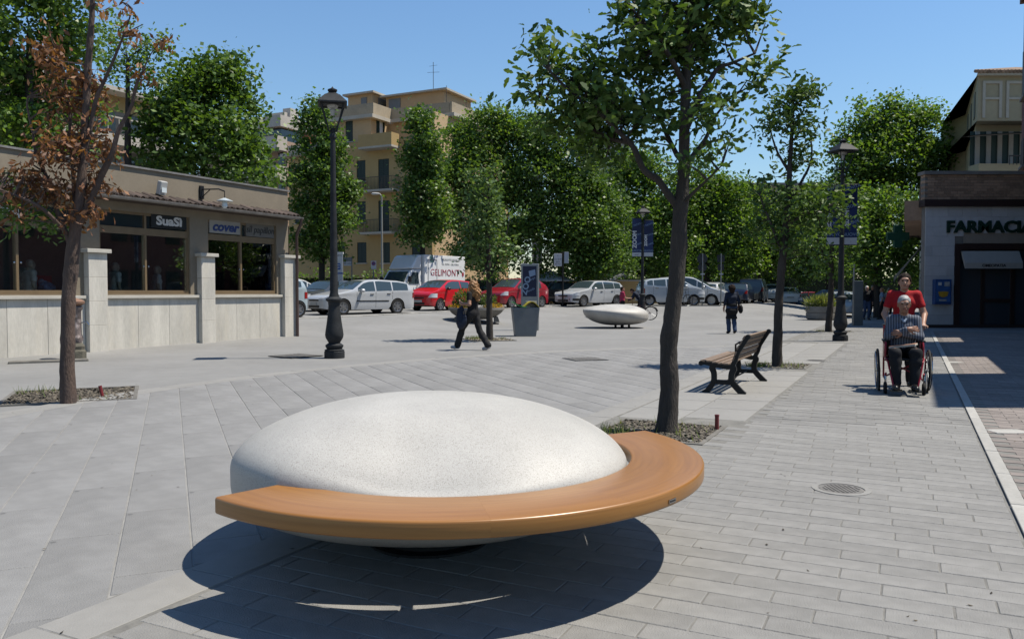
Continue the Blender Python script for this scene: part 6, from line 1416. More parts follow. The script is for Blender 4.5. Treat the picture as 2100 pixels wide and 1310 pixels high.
# car with raised tailgate
oc = at(1268, 600, 52); ob = car('parked_car', 'silver car with its tailgate raised behind the pink shirted cyclist', (oc.x-2.0, 52, G(oc.x, 52)), R(190), 'hatch', SILV, 1.0, GR2, False, open_boot=True)
Ht = 1.44; tg = MB(); tg.prism([(-1.05, 1.40), (-2.0, 1.95), (-2.02, 1.98), (-1.1, 1.52)], lambda x, z: (x-.35, -.62, z), lambda x, z: (x-.35, .62, z)); tg = tg.obj('tailgate', SILV, ob, bevel=.02)
MB().add([(-1.55, -.5, 1.49), (-2.2, -.46, 1.86), (-2.2, .46, 1.86), (-1.55, .5, 1.49)], [(0, 1, 2, 3)]).obj('tailgate_glass', GLASSD, tg)
GR3 = 'cars in the far right rows of the car park'
for lab, px, Y, hd, sh, pm in (
    ('pale estate car with red tail lights left of the woman in navy', 1462, 55, 62, 'estate', SILV), ('dark car just left of the woman in navy', 1492, 60, 66, 'mpv', BLKC),
    ('blue car right behind the woman in navy', 1515, 56, 66, 'hatch', NVC), ('black jeep with tall body standing in the far row', 1545, 59, 68, 'suv', BLKC),
    ('white car beyond the black jeep', 1566, 72, 70, 'hatch', WHC), ('pale car with dark red tail beside the jeep', 1586, 66, 72, 'saloon', SILVB),
    ('white saloon seen just right of the bench tree', 1612, 64, 80, 'saloon', WHC), ('silver car in the far row behind the white saloon', 1630, 72, 80, 'hatch', SILV),
    ('dark red car in the far row left of the blue car', 1652, 68, 160, 'saloon', REDD), ('blue car behind the drum shaped planter', 1690, 62, 165, 'hatch', BLUC),
    ('silver car with glowing red tail light behind the second lamp post', 1726, 47, 66, 'hatch', SILVB), ('black car near the white gate pillar', 1758, 58, 66, 'hatch', BLKC)):
    car_back(lab, px, Y, hd, sh, pm, grp=GR3)

# ---------------------------------------------------------------- box truck
tp = gp(838, 629.5); hd = R(-124)
f = Vector((math.cos(hd), math.sin(hd), 0)); lf = Vector((-f.y, f.x, 0))
tk = thing('box_truck', 'white box truck lettered GELIMONT parked behind the small red car', 'truck', tp-f*1.05-lf*.98+f*.0, hd)
TZ = at(900, 524, tp.y+2.2).z-tp.z
MB().span(-4.05, -.25, -1.05, 1.05, .85, TZ).obj('cargo_box', mat('white_truck_panel', (.98, .99, 1.0), .4, 0, .05, 1), tk, bevel=.025)
cb = MB(); prof = [(-.15, .45), (1.75, .45), (1.8, .85), (1.72, 1.1), (1.25, 1.32), (.72, 2.02), (.55, 2.1), (-.15, 2.12)]
cb.prism(prof, lambda x, z: (x, -.93+.05*max(0, z-1.2), z), lambda x, z: (x, .93-.05*max(0, z-1.2), z)); cab = cb.obj('cab', WHC, tk, bevel=.05)
df = MB(); df.prism([(-.2, 2.13), (.66, 2.13), (.62, 2.25), (.2, TZ-.12), (.0, TZ), (-.2, TZ)], lambda x, z: (x, -.88, z), lambda x, z: (x, .88, z)); df.obj('roof_fairing', WHC, tk, bevel=.1, seg=3)
def slope(t, y): return (1.25+(.72-1.25)*t+.018, y, 1.32+.7*t+.014)
MB().add([slope(.04, -.8), slope(.04, .8), slope(.95, .72), slope(.95, -.72)], [(0, 1, 2, 3)]).obj('windscreen', GLASSC, cab)
for s in (1, -1):
    y = lambda z, s=s: s*(.945-.05*max(0, z-1.2)); q = [(.12, 1.3), (1.02, 1.3), (.62, 1.95), (.12, 1.95)]
    MB().add([(x, y(z), z) for x, z in q], [(0, 1, 2, 3)]).obj('side_window', GLASSC, cab)
    MB().box((1.05, s*1.08, 1.55), (.12, .2, .34)).obj('wing_mirror', DARK, cab, bevel=.03); MB().span(.2, .36, s*.94, s*.96, 1.14, 1.18).obj('door_handle', DARK, cab)
    MB().span(1.55, 1.8, s*.62, s*.88, .86, 1.02).obj('headlight', HEADL, cab)
    for xw in (1.05, -2.9): wheel(tk, xw, s*.92, .34, 5, True)
MB().span(1.72, 1.86, -.85, .85, .38, .62).obj('bumper', DARK, cab, bevel=.03); MB().span(-4.1, 1.2, -.45, .45, .5, .85).obj('chassis', DARK, tk)
SR = mat('truck_red_letters', (.42, .05, .08), .5, 0, .05); SGY = mat('truck_grey_letters', (.3, .33, .33), .5, 0, .05)
d = MB().span(-1.35, -.55, 1.053, 1.058, .95, TZ-.25).obj('side_door', mat('truck_door_panel', (.92, .94, .97), .4, 0, .05), tk); MB().span(-1.36, -1.33, 1.054, 1.07, .95, TZ-.25).span(-.57, -.54, 1.054, 1.07, .95, TZ-.25).span(-1.33, -.57, 1.054, 1.075, TZ-.29, TZ-.25).obj('door_edge', mat('door_edge_grey', (.14, .15, .17), .5, 0, .05), d)
MB().add([(-1.1, 1.061, 2.55), (-.75, 1.061, 2.5), (-.7, 1.061, 2.9), (-.95, 1.061, 3.0)], [(0, 1, 2, 3)]).obj('penguin_print', mat('teal_print', (.1, .2, .2), .5, 0, .4, 14), d)
text('GELIMONT', .56, SR, tk, (-2.1, 1.064, 1.95), (PI/2, 0, PI), ext=.002, off=-.002, sx=.98)
MB().lathe([(.09, 0), (.1, .004)], 14, (-3.82, 1.06, 1.9), M=Matrix.Rotation(-PI/2, 3, 'X') @ Matrix.Diagonal((1, 1.4, 1))).obj('red_drop', SR, tk)
text('PRODOTTI SURGELATI', .17, SGY, tk, (-2.7, 1.06, 2.72), (PI/2, 0, PI), ext=.002); text('TEL. ROMA - GELATERIA', .15, SGY, tk, (-2.6, 1.06, 2.46), (PI/2, 0, PI), ext=.002)

# ================================================================== PEOPLE
def surfnet(F, org, h):
    """smooth surface of a sampled distance field (dual method)"""
    S = F < 0; nx, ny, nz = F.shape
    cs = [(i, j, k) for i in (0, 1) for j in (0, 1) for k in (0, 1)]
    sl = lambda A, c: A[c[0]:nx-1+c[0], c[1]:ny-1+c[1], c[2]:nz-1+c[2]]
    cnt = sum(sl(S, c).astype(np.int8) for c in cs); act = (cnt > 0) & (cnt < 8); idx = np.argwhere(act)
    if len(idx) == 0: return np.zeros((0, 3)), np.zeros((0, 4), int)
    I, J, K = idx.T; P = np.zeros((len(idx), 3)); W_ = np.zeros(len(idx))
    for a in cs:
        for ax in range(3):
            if a[ax] == 0:
                b = list(a); b[ax] = 1
                fa = F[I+a[0], J+a[1], K+a[2]]; fb = F[I+b[0], J+b[1], K+b[2]]; m = (fa < 0) != (fb < 0)
                t = np.where(m, fa/(fa-fb+1e-12), 0); q = np.tile(np.array(a, float), (len(idx), 1)); q[:, ax] = t
                P += q*m[:, None]; W_ += m
    V = (idx+P/W_[:, None])*h+np.array(org); lut = -np.ones(act.shape, int); lut[I, J, K] = np.arange(len(idx)); Q = []
    for ax in range(3):
        o1, o2 = [(1, 2), (2, 0), (0, 1)][ax]; s0 = [slice(0, n-1) for n in (nx, ny, nz)]; s0[o1] = slice(1, [nx, ny, nz][o1]-1); s0[o2] = slice(1, [nx, ny, nz][o2]-1)
        s1 = list(s0); s1[ax] = slice(1, [nx, ny, nz][ax]); A, B = S[tuple(s0)], S[tuple(s1)]
        for sg in (True, False):
            e = np.argwhere((A == sg) & (B != sg))
            if not len(e): continue
            e[:, o1] += 1; e[:, o2] += 1; d1 = np.zeros(3, int); d1[o1] = 1; d2 = np.zeros(3, int); d2[o2] = 1
            g = lambda x: lut[x[:, 0], x[:, 1], x[:, 2]]
            q = np.stack([g(e), g(e-d1), g(e-d1-d2), g(e-d2)], 1); Q.append(q if sg else q[:, ::-1])
    return V, np.concatenate(Q)
def blob(name, prims, h, m, parent, clip=None, fold=0., ff=22., cut=None):
    """one continuous skin over round cones ('c', a, b, ra, rb, k) and ellipsoids ('e', c, r, k)"""
    lo = np.full(3, 1e9); hi = -lo
    for p in prims:
        if p[0] == 'c': pts = np.array([p[1], p[2]]); r = max(p[3], p[4])
        else: pts = np.array([p[1]]); r = max(p[2])
        lo = np.minimum(lo, pts.min(0)-r); hi = np.maximum(hi, pts.max(0)+r)
    pad = .02+fold; lo -= pad+2*h; hi += pad+2*h; n = np.ceil((hi-lo)/h).astype(int)+1
    F = np.full(n, .5, dtype=np.float32); ax = [lo[i]+h*np.arange(n[i]) for i in range(3)]
    for p in prims:
        k = p[-1]
        if p[0] == 'c': a, b, ra, rb = np.array(p[1], float), np.array(p[2], float), p[3], p[4]; l0 = np.minimum(a, b)-max(ra, rb); l1 = np.maximum(a, b)+max(ra, rb)
        else: c, r = np.array(p[1], float), np.array(p[2], float); l0 = c-r; l1 = c+r
        mg = k+.03+fold; i0 = np.maximum(((l0-mg-lo)/h).astype(int), 0); i1 = np.minimum(((l1+mg-lo)/h).astype(int)+2, n)
        X, Y, Z = np.meshgrid(*[ax[i][i0[i]:i1[i]] for i in range(3)], indexing='ij')
        if p[0] == 'c':
            ba = b-a; L2 = max(1e-9, ba@ba); t = np.clip(((X-a[0])*ba[0]+(Y-a[1])*ba[1]+(Z-a[2])*ba[2])/L2, 0, 1)
            d = np.sqrt((X-a[0]-t*ba[0])**2+(Y-a[1]-t*ba[1])**2+(Z-a[2]-t*ba[2])**2)-(ra+(rb-ra)*t)
        else:
            x, y, z = (X-c[0])/r[0], (Y-c[1])/r[1], (Z-c[2])/r[2]; k0 = np.sqrt(x*x+y*y+z*z); k1 = np.sqrt((x/r[0])**2+(y/r[1])**2+(z/r[2])**2)+1e-9; d = k0*(k0-1)/k1
        s_ = tuple(slice(i0[i], i1[i]) for i in range(3)); f = F[s_]; hh = np.maximum(k-np.abs(f-d), 0)/k; F[s_] = np.minimum(f, d)-hh*hh*k/4
    X, Y, Z = np.meshgrid(*ax, indexing='ij')
    if fold: F += fold*(np.sin(X*ff+2*np.sin(Z*ff*.6+Y*9))*np.sin(Y*ff*.8+1.3*np.sin(X*ff*.5))+.6*np.sin(Z*ff*1.4+X*ff*.7+2*np.sin(Y*ff*.9)))*.6
    if clip:
        for ai, sgn, v in clip: F = np.maximum(F, sgn*([X, Y, Z][ai]-v))
    if cut: F = np.maximum(F, cut(X, Y, Z))
    V, Q = surfnet(F, lo, h)
    return mesh_np(name, V, Q, m, parent, True)
SKIN = mat('skin_tone', (.46, .25, .17), .5, 0, .06, 6, spec=.35); SKINT = mat('tanned_skin', (.36, .18, .115), .5, 0, .06, 6, spec=.35)
def cloth(name, col, rough=.85): return mat('cloth_'+name, col, rough, 0, .12, 7, .2, 200, spec=.25)
EYEM = mat('eye_dark', (.02, .015, .012), .2, 0, 0); LIP = mat('lip', (.3, .09, .08), .5, 0, 0)
STAND = dict(pel=(0, 0, .94), chest=(0, 0, 1.26), neck=(0, -.01, 1.43), head=(0, .02, 1.585), shL=(-.175, 0, 1.385), shR=(.175, 0, 1.385), elL=(-.225, -.03, 1.12), elR=(.225, -.03, 1.12), wrL=(-.24, .05, .88), wrR=(.24, .05, .88),
             hipL=(-.09, 0, .9), hipR=(.09, 0, .9), knL=(-.095, .03, .5), knR=(.095, .03, .5), anL=(-.095, -.02, .09), anR=(.095, -.02, .09), toL=(-.11, .15, .035), toR=(.11, .15, .035), hdL=(0, .15, -1), hdR=(0, .15, -1), pmL=(1, 0, 0), pmR=(-1, 0, 0))
def v_(a): return np.array(a, float)
def mix_(a, b, t): return v_(a)*(1-t)+v_(b)*t
def hand_prims(w, d, palm, side, curl, s=1.0):
    """palm and five unequal, bent fingers; the thumb leaves the side of the palm near its base"""
    d = v_(d)/np.linalg.norm(d); n = v_(palm); n = n-d*(n@d); n /= np.linalg.norm(n); x = np.cross(d, n)*side; P = []
    w = v_(w); k0 = w+d*.085*s
    P += [('c', w, w+d*.03*s, .027*s, .027*s, .02), ('c', w+d*.03*s-x*.018*s, k0-x*.026*s, .019*s, .013*s, .012), ('c', w+d*.03*s+x*.016*s, k0+x*.026*s, .02*s, .013*s, .012), ('c', w+d*.03*s, k0, .02*s, .014*s, .012)]
    for i, (o, l) in enumerate(((-.033, .062), (-.011, .078), (.011, .083), (.033, .074))):
        a = k0+x*o*s-d*.006*s; c1, c2 = curl, curl*2; e1 = a+(d*math.cos(c1)+n*math.sin(c1)+x*o*1.5)*l*.5*s; e2 = e1+(d*math.cos(c2)+n*math.sin(c2))*l*.5*s
        P += [('c', a, e1, .0105*s, .0095*s, .006), ('c', e1, e2, .0095*s, .0075*s, .004)]
    a = w+d*.025*s+x*.022*s; e1 = a+(d*.6+x*.75+n*.25)*.05*s; e2 = e1+(d*.85+x*.15+n*.45)*.035*s
    return P+[('c', a, e1, .015*s, .012*s, .01), ('c', e1, e2, .012*s, .009*s, .005)]
def person(name, label, loc, rz, pose=None, top='none', bottom='none', shoes='none', hair=None, height=1.7, skin=SKIN, h=.012, sleeve=.55, hands=True, face=True, build=1.0, group=None, cat='person', hem=None, legr=1., hairstyle='short', bare_leg=None, fold=.004, flare=1.0):
    t = thing(name, label, cat, loc, rz, group, height/1.7); J = {k: v_(v) for k, v in STAND.items()}; 
    for k, v in (pose or {}).items(): J[k] = v_(v)
    b = build; up = (J['neck']-J['pel']); up /= np.linalg.norm(up); rt = J['shR']-J['shL']; rt /= np.linalg.norm(rt)
    wst = mix_(J['pel'], J['chest'], .5)
    def torso(g): return [('c', J['pel']-rt*.065, J['pel']+rt*.065, .108*b+g, .108*b+g, .06), ('c', wst-rt*.045, wst+rt*.045, .098*b+g, .098*b+g, .07), ('c', J['chest']-rt*.065, J['chest']+rt*.065, .108*b+g, .108*b+g, .08), ('c', J['neck']-up*.045, J['shL']+rt*.015, .056+g, .052+g, .05), ('c', J['neck']-up*.045, J['shR']-rt*.015, .056+g, .052+g, .05)]
    def arm(s, g, f=1.0, lo=0): 
        S, E, W_ = J['sh'+s], J['el'+s], J['wr'+s]; out = []
        if f <= 1: out.append(('c', S, mix_(S, E, f), .052+g, .044+g, .03)); return out
        return [('c', S, E, .052+g, .042+g, .03), ('c', E, mix_(E, W_, f-1), .043+g, .032+g, .02)]
    def leg(s, g, f=2.0, fl=1.0):
        A, K_, N = J['hip'+s], J['kn'+s], J['an'+s]; calf = mix_(K_, N, .3)
        if f <= 1: return [('c', A, mix_(A, K_, f), .088*legr+g, .066*legr+g, .04)]
        return [('c', A, K_, .088*legr+g, .06*legr+g, .04), ('c', K_, calf, .058*legr+g, (.056*legr+g)*(1+(fl-1)*.3), .03), ('c', calf, mix_(K_, N, f-1), (.056*legr+g)*(1+(fl-1)*.3), (.04*legr+g)*fl, .03)]
    hd = J['head']; nk = J['neck']; fw = np.cross(up, rt) if False else np.cross(rt, up)*-1
    fw = v_((pose or {}).get('look', (0, 1, 0))); fw /= np.linalg.norm(fw); hu = v_((pose or {}).get('headup', (0, 0, 1))); hu = hu-fw*(hu@fw); hu /= np.linalg.norm(hu); hr = np.cross(fw, hu)
    body = torso(0)+arm('L', 0, 2)+arm('R', 0, 2)+leg('L', 0)+leg('R', 0)
    body += [('c', nk-up*.03, hd-hu*.06-fw*.01, .058, .052, .03), ('e', hd+hu*.015-fw*.008, (.076, .095, .105) if abs(fw[1]) > .6 else (.095, .076, .105), .02), ('c', hd-hu*.055+fw*.035, hd-hu*.085+fw*.045, .058, .04, .03)]
    body += [('c', hd+fw*.088+hu*.01, hd+fw*.108-hu*.028, .009, .015, .012), ('c', hd+hr*.077-hu*.012+hu*.02, hd+hr*.079-hu*.035, .013, .01, .008), ('c', hd-hr*.077+hu*.008, hd-hr*.079-hu*.035, .013, .01, .008),
             ('c', hd+fw*.078+hr*.04+hu*.035, hd+fw*.078-hr*.04+hu*.035, .014, .014, .015), ('c', hd+fw*.082-hu*.058-hr*.018, hd+fw*.082-hu*.058+hr*.018, .012, .012, .01)]
    for s in 'LR':
        if hands: body += hand_prims(J['wr'+s], J['hd'+s], J['pm'+s], 1 if s == 'L' else -1, (pose or {}).get('curl', .35))
        else: body += [('c', J['wr'+s], J['wr'+s]+J['hd'+s]/np.linalg.norm(J['hd'+s])*.13, .03, .022, .02)]
        body.append(('c', J['an'+s]-(0, 0, .03), J['to'+s], .04, .03, .03))
    blob('body', body, h, skin, t)
    if face:
        for sg in (1, -1): blob('eye', [('e', hd+fw*.083+hr*sg*.033+hu*.012, (.013, .013, .008), .01)], .004, EYEM, t); blob('eyebrow', [('c', hd+fw*.093+hr*sg*.018+hu*.034, hd+fw*.086+hr*sg*.05+hu*.034, .005, .004, .005)], .004, hair or EYEM, t)
        blob('mouth', [('c', hd+fw*.094-hu*.057-hr*.022, hd+fw*.094-hu*.057+hr*.022, .006, .006, .004)], .004, LIP, t)
    if top != 'none':
        pr = torso(.014)+arm('L', .013, sleeve)+arm('R', .013, sleeve)
        cl = [(2, -1, hem)] if hem else [(2, -1, J['pel'][2]-.03)]
        blob('shirt', pr, h, top, t, clip=cl, fold=fold)
    if bottom != 'none':
        pr = [('c', J['pel']-rt*.065, J['pel']+rt*.065, .12*b, .12*b, .05)]+leg('L', .016, bare_leg or 1.97, flare)+leg('R', .016, bare_leg or 1.97, flare)
        blob('trousers', pr, h, bottom, t, clip=[(2, 1, J['pel'][2]+.07)], fold=fold*1.2)
    if shoes != 'none':
        for s in 'LR':
            d = J['to'+s]-J['an'+s]; e = J['an'+s]-v_((0, 0, .045)); blob('shoe', [('c', e-d*.18, mix_(e, J['to'+s], .5), .042, .045, .02), ('c', mix_(e, J['to'+s], .5), J['to'+s]+d*.05, .047, .036, .02)], h*.8, shoes, t, clip=[(2, -1, min(J['to'+s][2]-.033, 0.004 if J['to'+s][2] < .06 else -9))] )
    if hair:
        q = hd+hu*.035-fw*.02
        if hairstyle == 'short': blob('hair', [('e', q, (.083, .099, .092) if abs(fw[1]) > .6 else (.1, .086, .098), .02), ('c', q-fw*.03-hu*.03, q-fw*.05-hu*.08, .07, .055, .03)], h*.8, hair, t, cut=lambda X, Y, Z: ((X-hd[0])*fw[0]+(Y-hd[1])*fw[1]+(Z-hd[2])*fw[2])*1.35-((X-hd[0])*hu[0]+(Y-hd[1])*hu[1]+(Z-hd[2])*hu[2])-.03, fold=.005, ff=60)
        elif hairstyle == 'curly_long': blob('hair', [('e', q, (.115, .12, .115), .03), ('c', q-fw*.03-hu*.02, q-fw*.1-hu*.2, .11, .12, .05), ('c', q-fw*.1-hu*.2, q-fw*.13-hu*.34, .12, .07, .05), ('c', q+hr*.08-hu*.05, q+hr*.1-fw*.05-hu*.25, .05, .05, .04), ('c', q-hr*.08-hu*.05, q-hr*.1-fw*.05-hu*.25, .05, .05, .04)], h*.7, hair, t, fold=.02, ff=48, cut=lambda X, Y, Z: .6*((X-hd[0])*fw[0]+(Y-hd[1])*fw[1]-.055)-.0*Z)
        elif hairstyle == 'curly_bob': blob('hair', [('e', q-hu*.01, (.12, .12, .12), .03), ('c', q-fw*.03-hu*.05, q-fw*.04-hu*.12, .1, .09, .04)], h*.8, hair, t, fold=.014, ff=55, cut=lambda X, Y, Z: .6*((X-hd[0])*fw[0]+(Y-hd[1])*fw[1]-.06))
        elif hairstyle == 'tied': blob('hair', [('e', q+hu*.0, (.09, .104, .1), .02), ('c', q-fw*.05-hu*.03, q-fw*.08-hu*.13, .06, .045, .03), ('c', q-hr*.06-hu*.02, q-hr*.07-hu*.1, .03, .02, .03), ('c', q+hr*.06-hu*.02, q+hr*.07-hu*.1, .03, .02, .03)], h*.8, hair, t, cut=lambda X, Y, Z: ((X-hd[0])*fw[0]+(Y-hd[1])*fw[1])*1.25-(Z-hd[2])-.02, fold=.004, ff=60)
    return t
# --- the curly haired woman walking to the left, seen from behind
BLKT = cloth('black_cotton', (.014, .014, .016)); BLKJ = cloth('faded_black', (.028, .028, .03)); NAVYT = cloth('navy', (.018, .028, .055)); JEAN = cloth('blue_denim', (.05, .085, .17)); GINGER = mat('ginger_curls', (.34, .165, .055), .55, 0, .35, 14, .5, 60); DBROWN = mat('dark_brown_hair', (.025, .015, .011), .75, 0, .3, 12, .4, 60, spec=.12); WSHOE = mat('white_trainer', (.6, .6, .62), .6, 0, .08)
wp = gp(970, 718)
walk1 = dict(hipL=(-.09, .02, .89), hipR=(.09, -.02, .89), knL=(-.09, .26, .53), anL=(-.09, .40, .11), toL=(-.1, .55, .07), knR=(.1, -.13, .48), anR=(.1, -.38, .12), toR=(.11, -.24, .045), pel=(0, 0, .93),
             elL=(-.25, -.05, 1.14), wrL=(-.2, .2, 1.16), hdL=(.2, .8, .35), pmL=(.7, 0, .5), elR=(.2, .1, 1.13), wrR=(.14, .32, 1.14), hdR=(-.3, .9, .2), pmR=(-.6, 0, .3), chest=(0, .01, 1.25), curl=.55)
ww = person('person', 'woman with long ginger curls in black walking past the slim tree', (wp.x, wp.y, wp.z), R(62), walk1, BLKT, BLKJ, WSHOE, GINGER, 1.66, h=.011, sleeve=.5, hairstyle='curly_long', flare=1.5, fold=.006, legr=.98)
bg_ = thing('shoulder_bag', 'dark navy bag hanging from the arm of the curly haired woman', 'bag', ww.location+Vector((-.27, -.12, .0)), R(62))
blob('pouch', [('e', (0, 0, .72), (.07, .15, .15), .05), ('c', (0, -.1, .83), (0, .1, .83), .04, .04, .05), ('c', (0, 0, .7), (0, .02, .6), .08, .09, .05)], .012, cloth('navy_bag', (.02, .03, .06), .6), bg_, fold=.006)
MB().tube([(0, -.1, .84), (.0, -.06, 1.0), (.02, 0, 1.1), (.0, .06, 1.0), (0, .1, .84)], .012, 6).obj('strap', cloth('navy_bag', (.02, .03, .06)), bg_)
blob('jacket', [('c', (-.03, -.02, 1.02), (-.04, .0, .72), .05, .07, .04), ('c', (-.02, .06, 1.0), (-.02, .08, .66), .04, .05, .04)], .012, NAVYT, bg_, fold=.008)
# --- the woman in navy walking away
wq = gp(1500, 684)
walk2 = dict(knL=(-.08, .1, .5), anL=(-.07, .06, .1), toL=(-.08, .21, .04), knR=(.09, .02, .5), anR=(.08, -.14, .12), toR=(.09, -.01, .05), elL=(-.25, -.06, 1.12), wrL=(-.27, .04, .88), elR=(.24, -.08, 1.13), wrR=(.26, .06, .92))
w2 = person('person', 'dark curly haired woman in navy top walking away with a black shoulder bag', (wq.x, wq.y, wq.z), R(4), walk2, NAVYT, JEAN, BLKT, DBROWN, 1.64, h=.013, sleeve=1.45, hairstyle='curly_bob', build=1.08, flare=1.25)
blob('skirt', [('c', (-.06, 0, 1.0), (.06, 0, 1.0), .135, .135, .05), ('c', (-.07, 0, .8), (.07, 0, .8), .15, .15, .06), ('c', (-.06, .02, .55), (.06, .02, .55), .14, .14, .06)], .014, BLKT, w2, clip=[(2, -1, .52), (2, 1, 1.06)], fold=.006)
b2_ = thing('shoulder_bag', 'black bag on the shoulder of the woman in navy', 'bag', w2.location+Vector((.30, -.02, 0)), 0)
blob('pouch', [('e', (0, 0, .82), (.07, .14, .14), .05), ('c', (0, -.08, .9), (0, .08, .9), .04, .04, .05)], .014, BLKT, b2_, fold=.004); MB().tube([(0, -.1, .9), (-.06, -.08, 1.2), (-.13, .0, 1.43), (-.06, .1, 1.2), (0, .1, .9)], .014, 6).obj('strap', BLKT, b2_)
# --- the man in the wheelchair and the woman pushing it
mp_ = gp(1850, 806)
WCX, WCY = mp_.x+.06, mp_.y+.12; WR = math.atan2(A_.x, -A_.y)+.08
stripe = mat('striped_shirt_cloth', (.05, .06, .085), .85, 0, .08, 6)
n = stripe.node_tree.nodes; l = stripe.node_tree.links; tc = n.new('ShaderNodeTexCoord'); wv = n.new('ShaderNodeTexWave'); wv.inputs['Scale'].default_value = 9.5; wv.inputs['Distortion'].default_value = .6; wv.inputs['Detail Scale'].default_value = 3; wv.bands_direction = 'X'; l.new(tc.outputs['Object'], wv.inputs[0])
mp2 = n.new('ShaderNodeValToRGB'); mp2.color_ramp.elements[0].position = .62; mp2.color_ramp.elements[0].color = (.035, .042, .06, 1); mp2.color_ramp.elements[1].position = .82; mp2.color_ramp.elements[1].color = (.115, .13, .165, 1); l.new(wv.outputs[0], mp2.inputs[0]); l.new(mp2.outputs[0], n['Principled BSDF'].inputs['Base Color'])
sit = dict(pel=(0, 0, .58), chest=(0, .02, .90), neck=(0, .04, 1.085), head=(0, .09, 1.245), shL=(-.16, .03, 1.025), shR=(.16, .03, 1.025), elL=(-.2, .12, .79), elR=(.2, .12, .79), wrL=(.02, .24, .84), wrR=(-.04, .27, .90), hdL=(1, .1, .15), hdR=(-1, -.05, .1), pmL=(0, -1, -.2), pmR=(0, -1, -.4),
           hipL=(-.1, .04, .55), hipR=(.1, .04, .55), knL=(-.13, .46, .585), knR=(.13, .46, .585), anL=(-.105, .50, .17), anR=(.105, .50, .17), toL=(-.125, .66, .125), toR=(.125, .66, .125), look=(0, 1, -.12), curl=.4)
GREYH = mat('grey_hair', (.42, .42, .42), .6, 0, .2, 14, .3, 60); BLSHOE = mat('black_leather_shoe', (.012, .012, .013), .3, 0, .1)
man = person('person', 'grey haired man in a striped shirt sitting in the wheelchair with folded arms', (WCX, WCY, .0), WR, sit, stripe, cloth('black_trousers', (.012, .013, .017)), BLSHOE, GREYH, 1.70, skin=SKINT, h=.009, sleeve=1.92, build=1.0, hem=.53, fold=.005, legr=1.02)
blob('collar', [('c', (-.05, .07, 1.07), (.0, .135, 1.0), .02, .014, .01), ('c', (.05, .07, 1.07), (.0, .135, 1.0), .02, .014, .01)], .008, cloth('pale_blue', (.3, .38, .5)), man)
bk = thing('magazine', 'pale folded magazine lying across the lap of the seated man', 'magazine', (WCX, WCY, 0), WR)
MB().box((.02, .30, .672), (.34, .15, .022), M=Matrix.Rotation(.16, 3, 'Y') @ Matrix.Rotation(-.3, 3, 'Z')).obj('pages', mat('magazine_paper', (.62, .58, .5), .7, 0, .1, 9), bk, bevel=.004); MB().box((.02, .30, .687), (.33, .145, .004), M=Matrix.Rotation(.16, 3, 'Y') @ Matrix.Rotation(-.3, 3, 'Z')).obj('cover', mat('magazine_cover', (.55, .3, .2), .5, 0, .4, 12), bk)
wc = thing('wheelchair', 'red framed wheelchair with big spoked wheels carrying the striped shirt man', 'wheelchair', (WCX, WCY, 0), WR)
RF = mat('red_frame_enamel', (.34, .012, .03), .35, .1, .05)
for s in (1, -1):
    M = Matrix.Rotation(PI/2+s*.04, 3, 'Y'); c = (s*.315, 0, .305)
    w = MB().torus((0, 0, 0), .292, .015, 36, 8, M=M).obj('wheel', RUBBER, wc, loc=c, smooth=True)
    MB().torus((0, 0, 0), .272, .009, 36, 6, M=M).obj('rim', CHROME, w, smooth=True); MB().torus((s*.03, 0, 0), .262, .009, 36, 6, M=M).obj('hand_rim', CHROME, w, smooth=True)
    sp = MB()
    for k in range(18): a = 2*PI*k/18; sp.tube([(0, .03*math.cos(a+.5), .03*math.sin(a+.5)), (s*.003, .27*math.cos(a), .27*math.sin(a))], .0022, 4)
    sp.tube([(-.03, 0, 0), (.03, 0, 0)], .028, 10); sp.obj('spokes', STEEL, w)
    cs_ = MB().torus((0, 0, 0), .068, .022, 18, 8, M=Matrix.Rotation(PI/2, 3, 'Y')).obj('caster', RUBBER, wc, loc=(s*.24, .36, .09), smooth=True); MB().tube([(0, 0, 0), (0, 0, .12), (0, -.02, .2)], .014, 6).obj('fork', CHROME, cs_)
    fr_ = MB().tube([(s*.235, -.26, .93), (s*.235, -.22, .52), (s*.235, -.2, .2), (s*.235, .3, .2), (s*.235, .38, .3)], .013, 8).tube([(s*.235, -.22, .5), (s*.235, .36, .5), (s*.215, .44, .46), (s*.15, .56, .14)], .013, 8).tube([(s*.235, -.22, .71), (s*.235, .2, .71), (s*.235, .24, .66), (s*.235, .24, .5)], .012, 8)
    fr_.obj('side_frame', RF, wc, smooth=True); MB().span(s*.245-.006, s*.245+.006, -.18, .22, .5, .69).obj('side_panel', RF, wc); MB().box((s*.245, 0, .73), (.05, .36, .03)).obj('armrest', DARK, wc, bevel=.01); MB().tube([(s*.235, -.26, .93), (s*.235, -.40, .935)], .017, 8).obj('push_handle', DARK, wc)
    MB().box((s*.115, .60, .085), (.15, .19, .018)).obj('footrest', DARK, wc)
MB().span(-.23, .23, -.2, .36, .47, .505).obj('seat', DARK, wc, bevel=.015); MB().span(-.23, .23, -.245, -.215, .5, .9).obj('backrest', DARK, wc, bevel=.01); MB().tube([(-.235, .05, .22), (.235, .05, .46)], .012, 6).tube([(.235, .05, .22), (-.235, .05, .46)], .012, 6).obj('cross_brace', RF, wc)
REDT = cloth('red_jersey', (.46, .012, .018))
push = dict(elL=(-.27, .06, 1.10), elR=(.27, .06, 1.10), wrL=(-.235, .28, .96), wrR=(.235, .28, .96), hdL=(.1, .9, -.25), hdR=(-.1, .9, -.25), pmL=(.1, -.2, -1), pmR=(-.1, -.2, -1), curl=1.0, chest=(0, .02, 1.26))
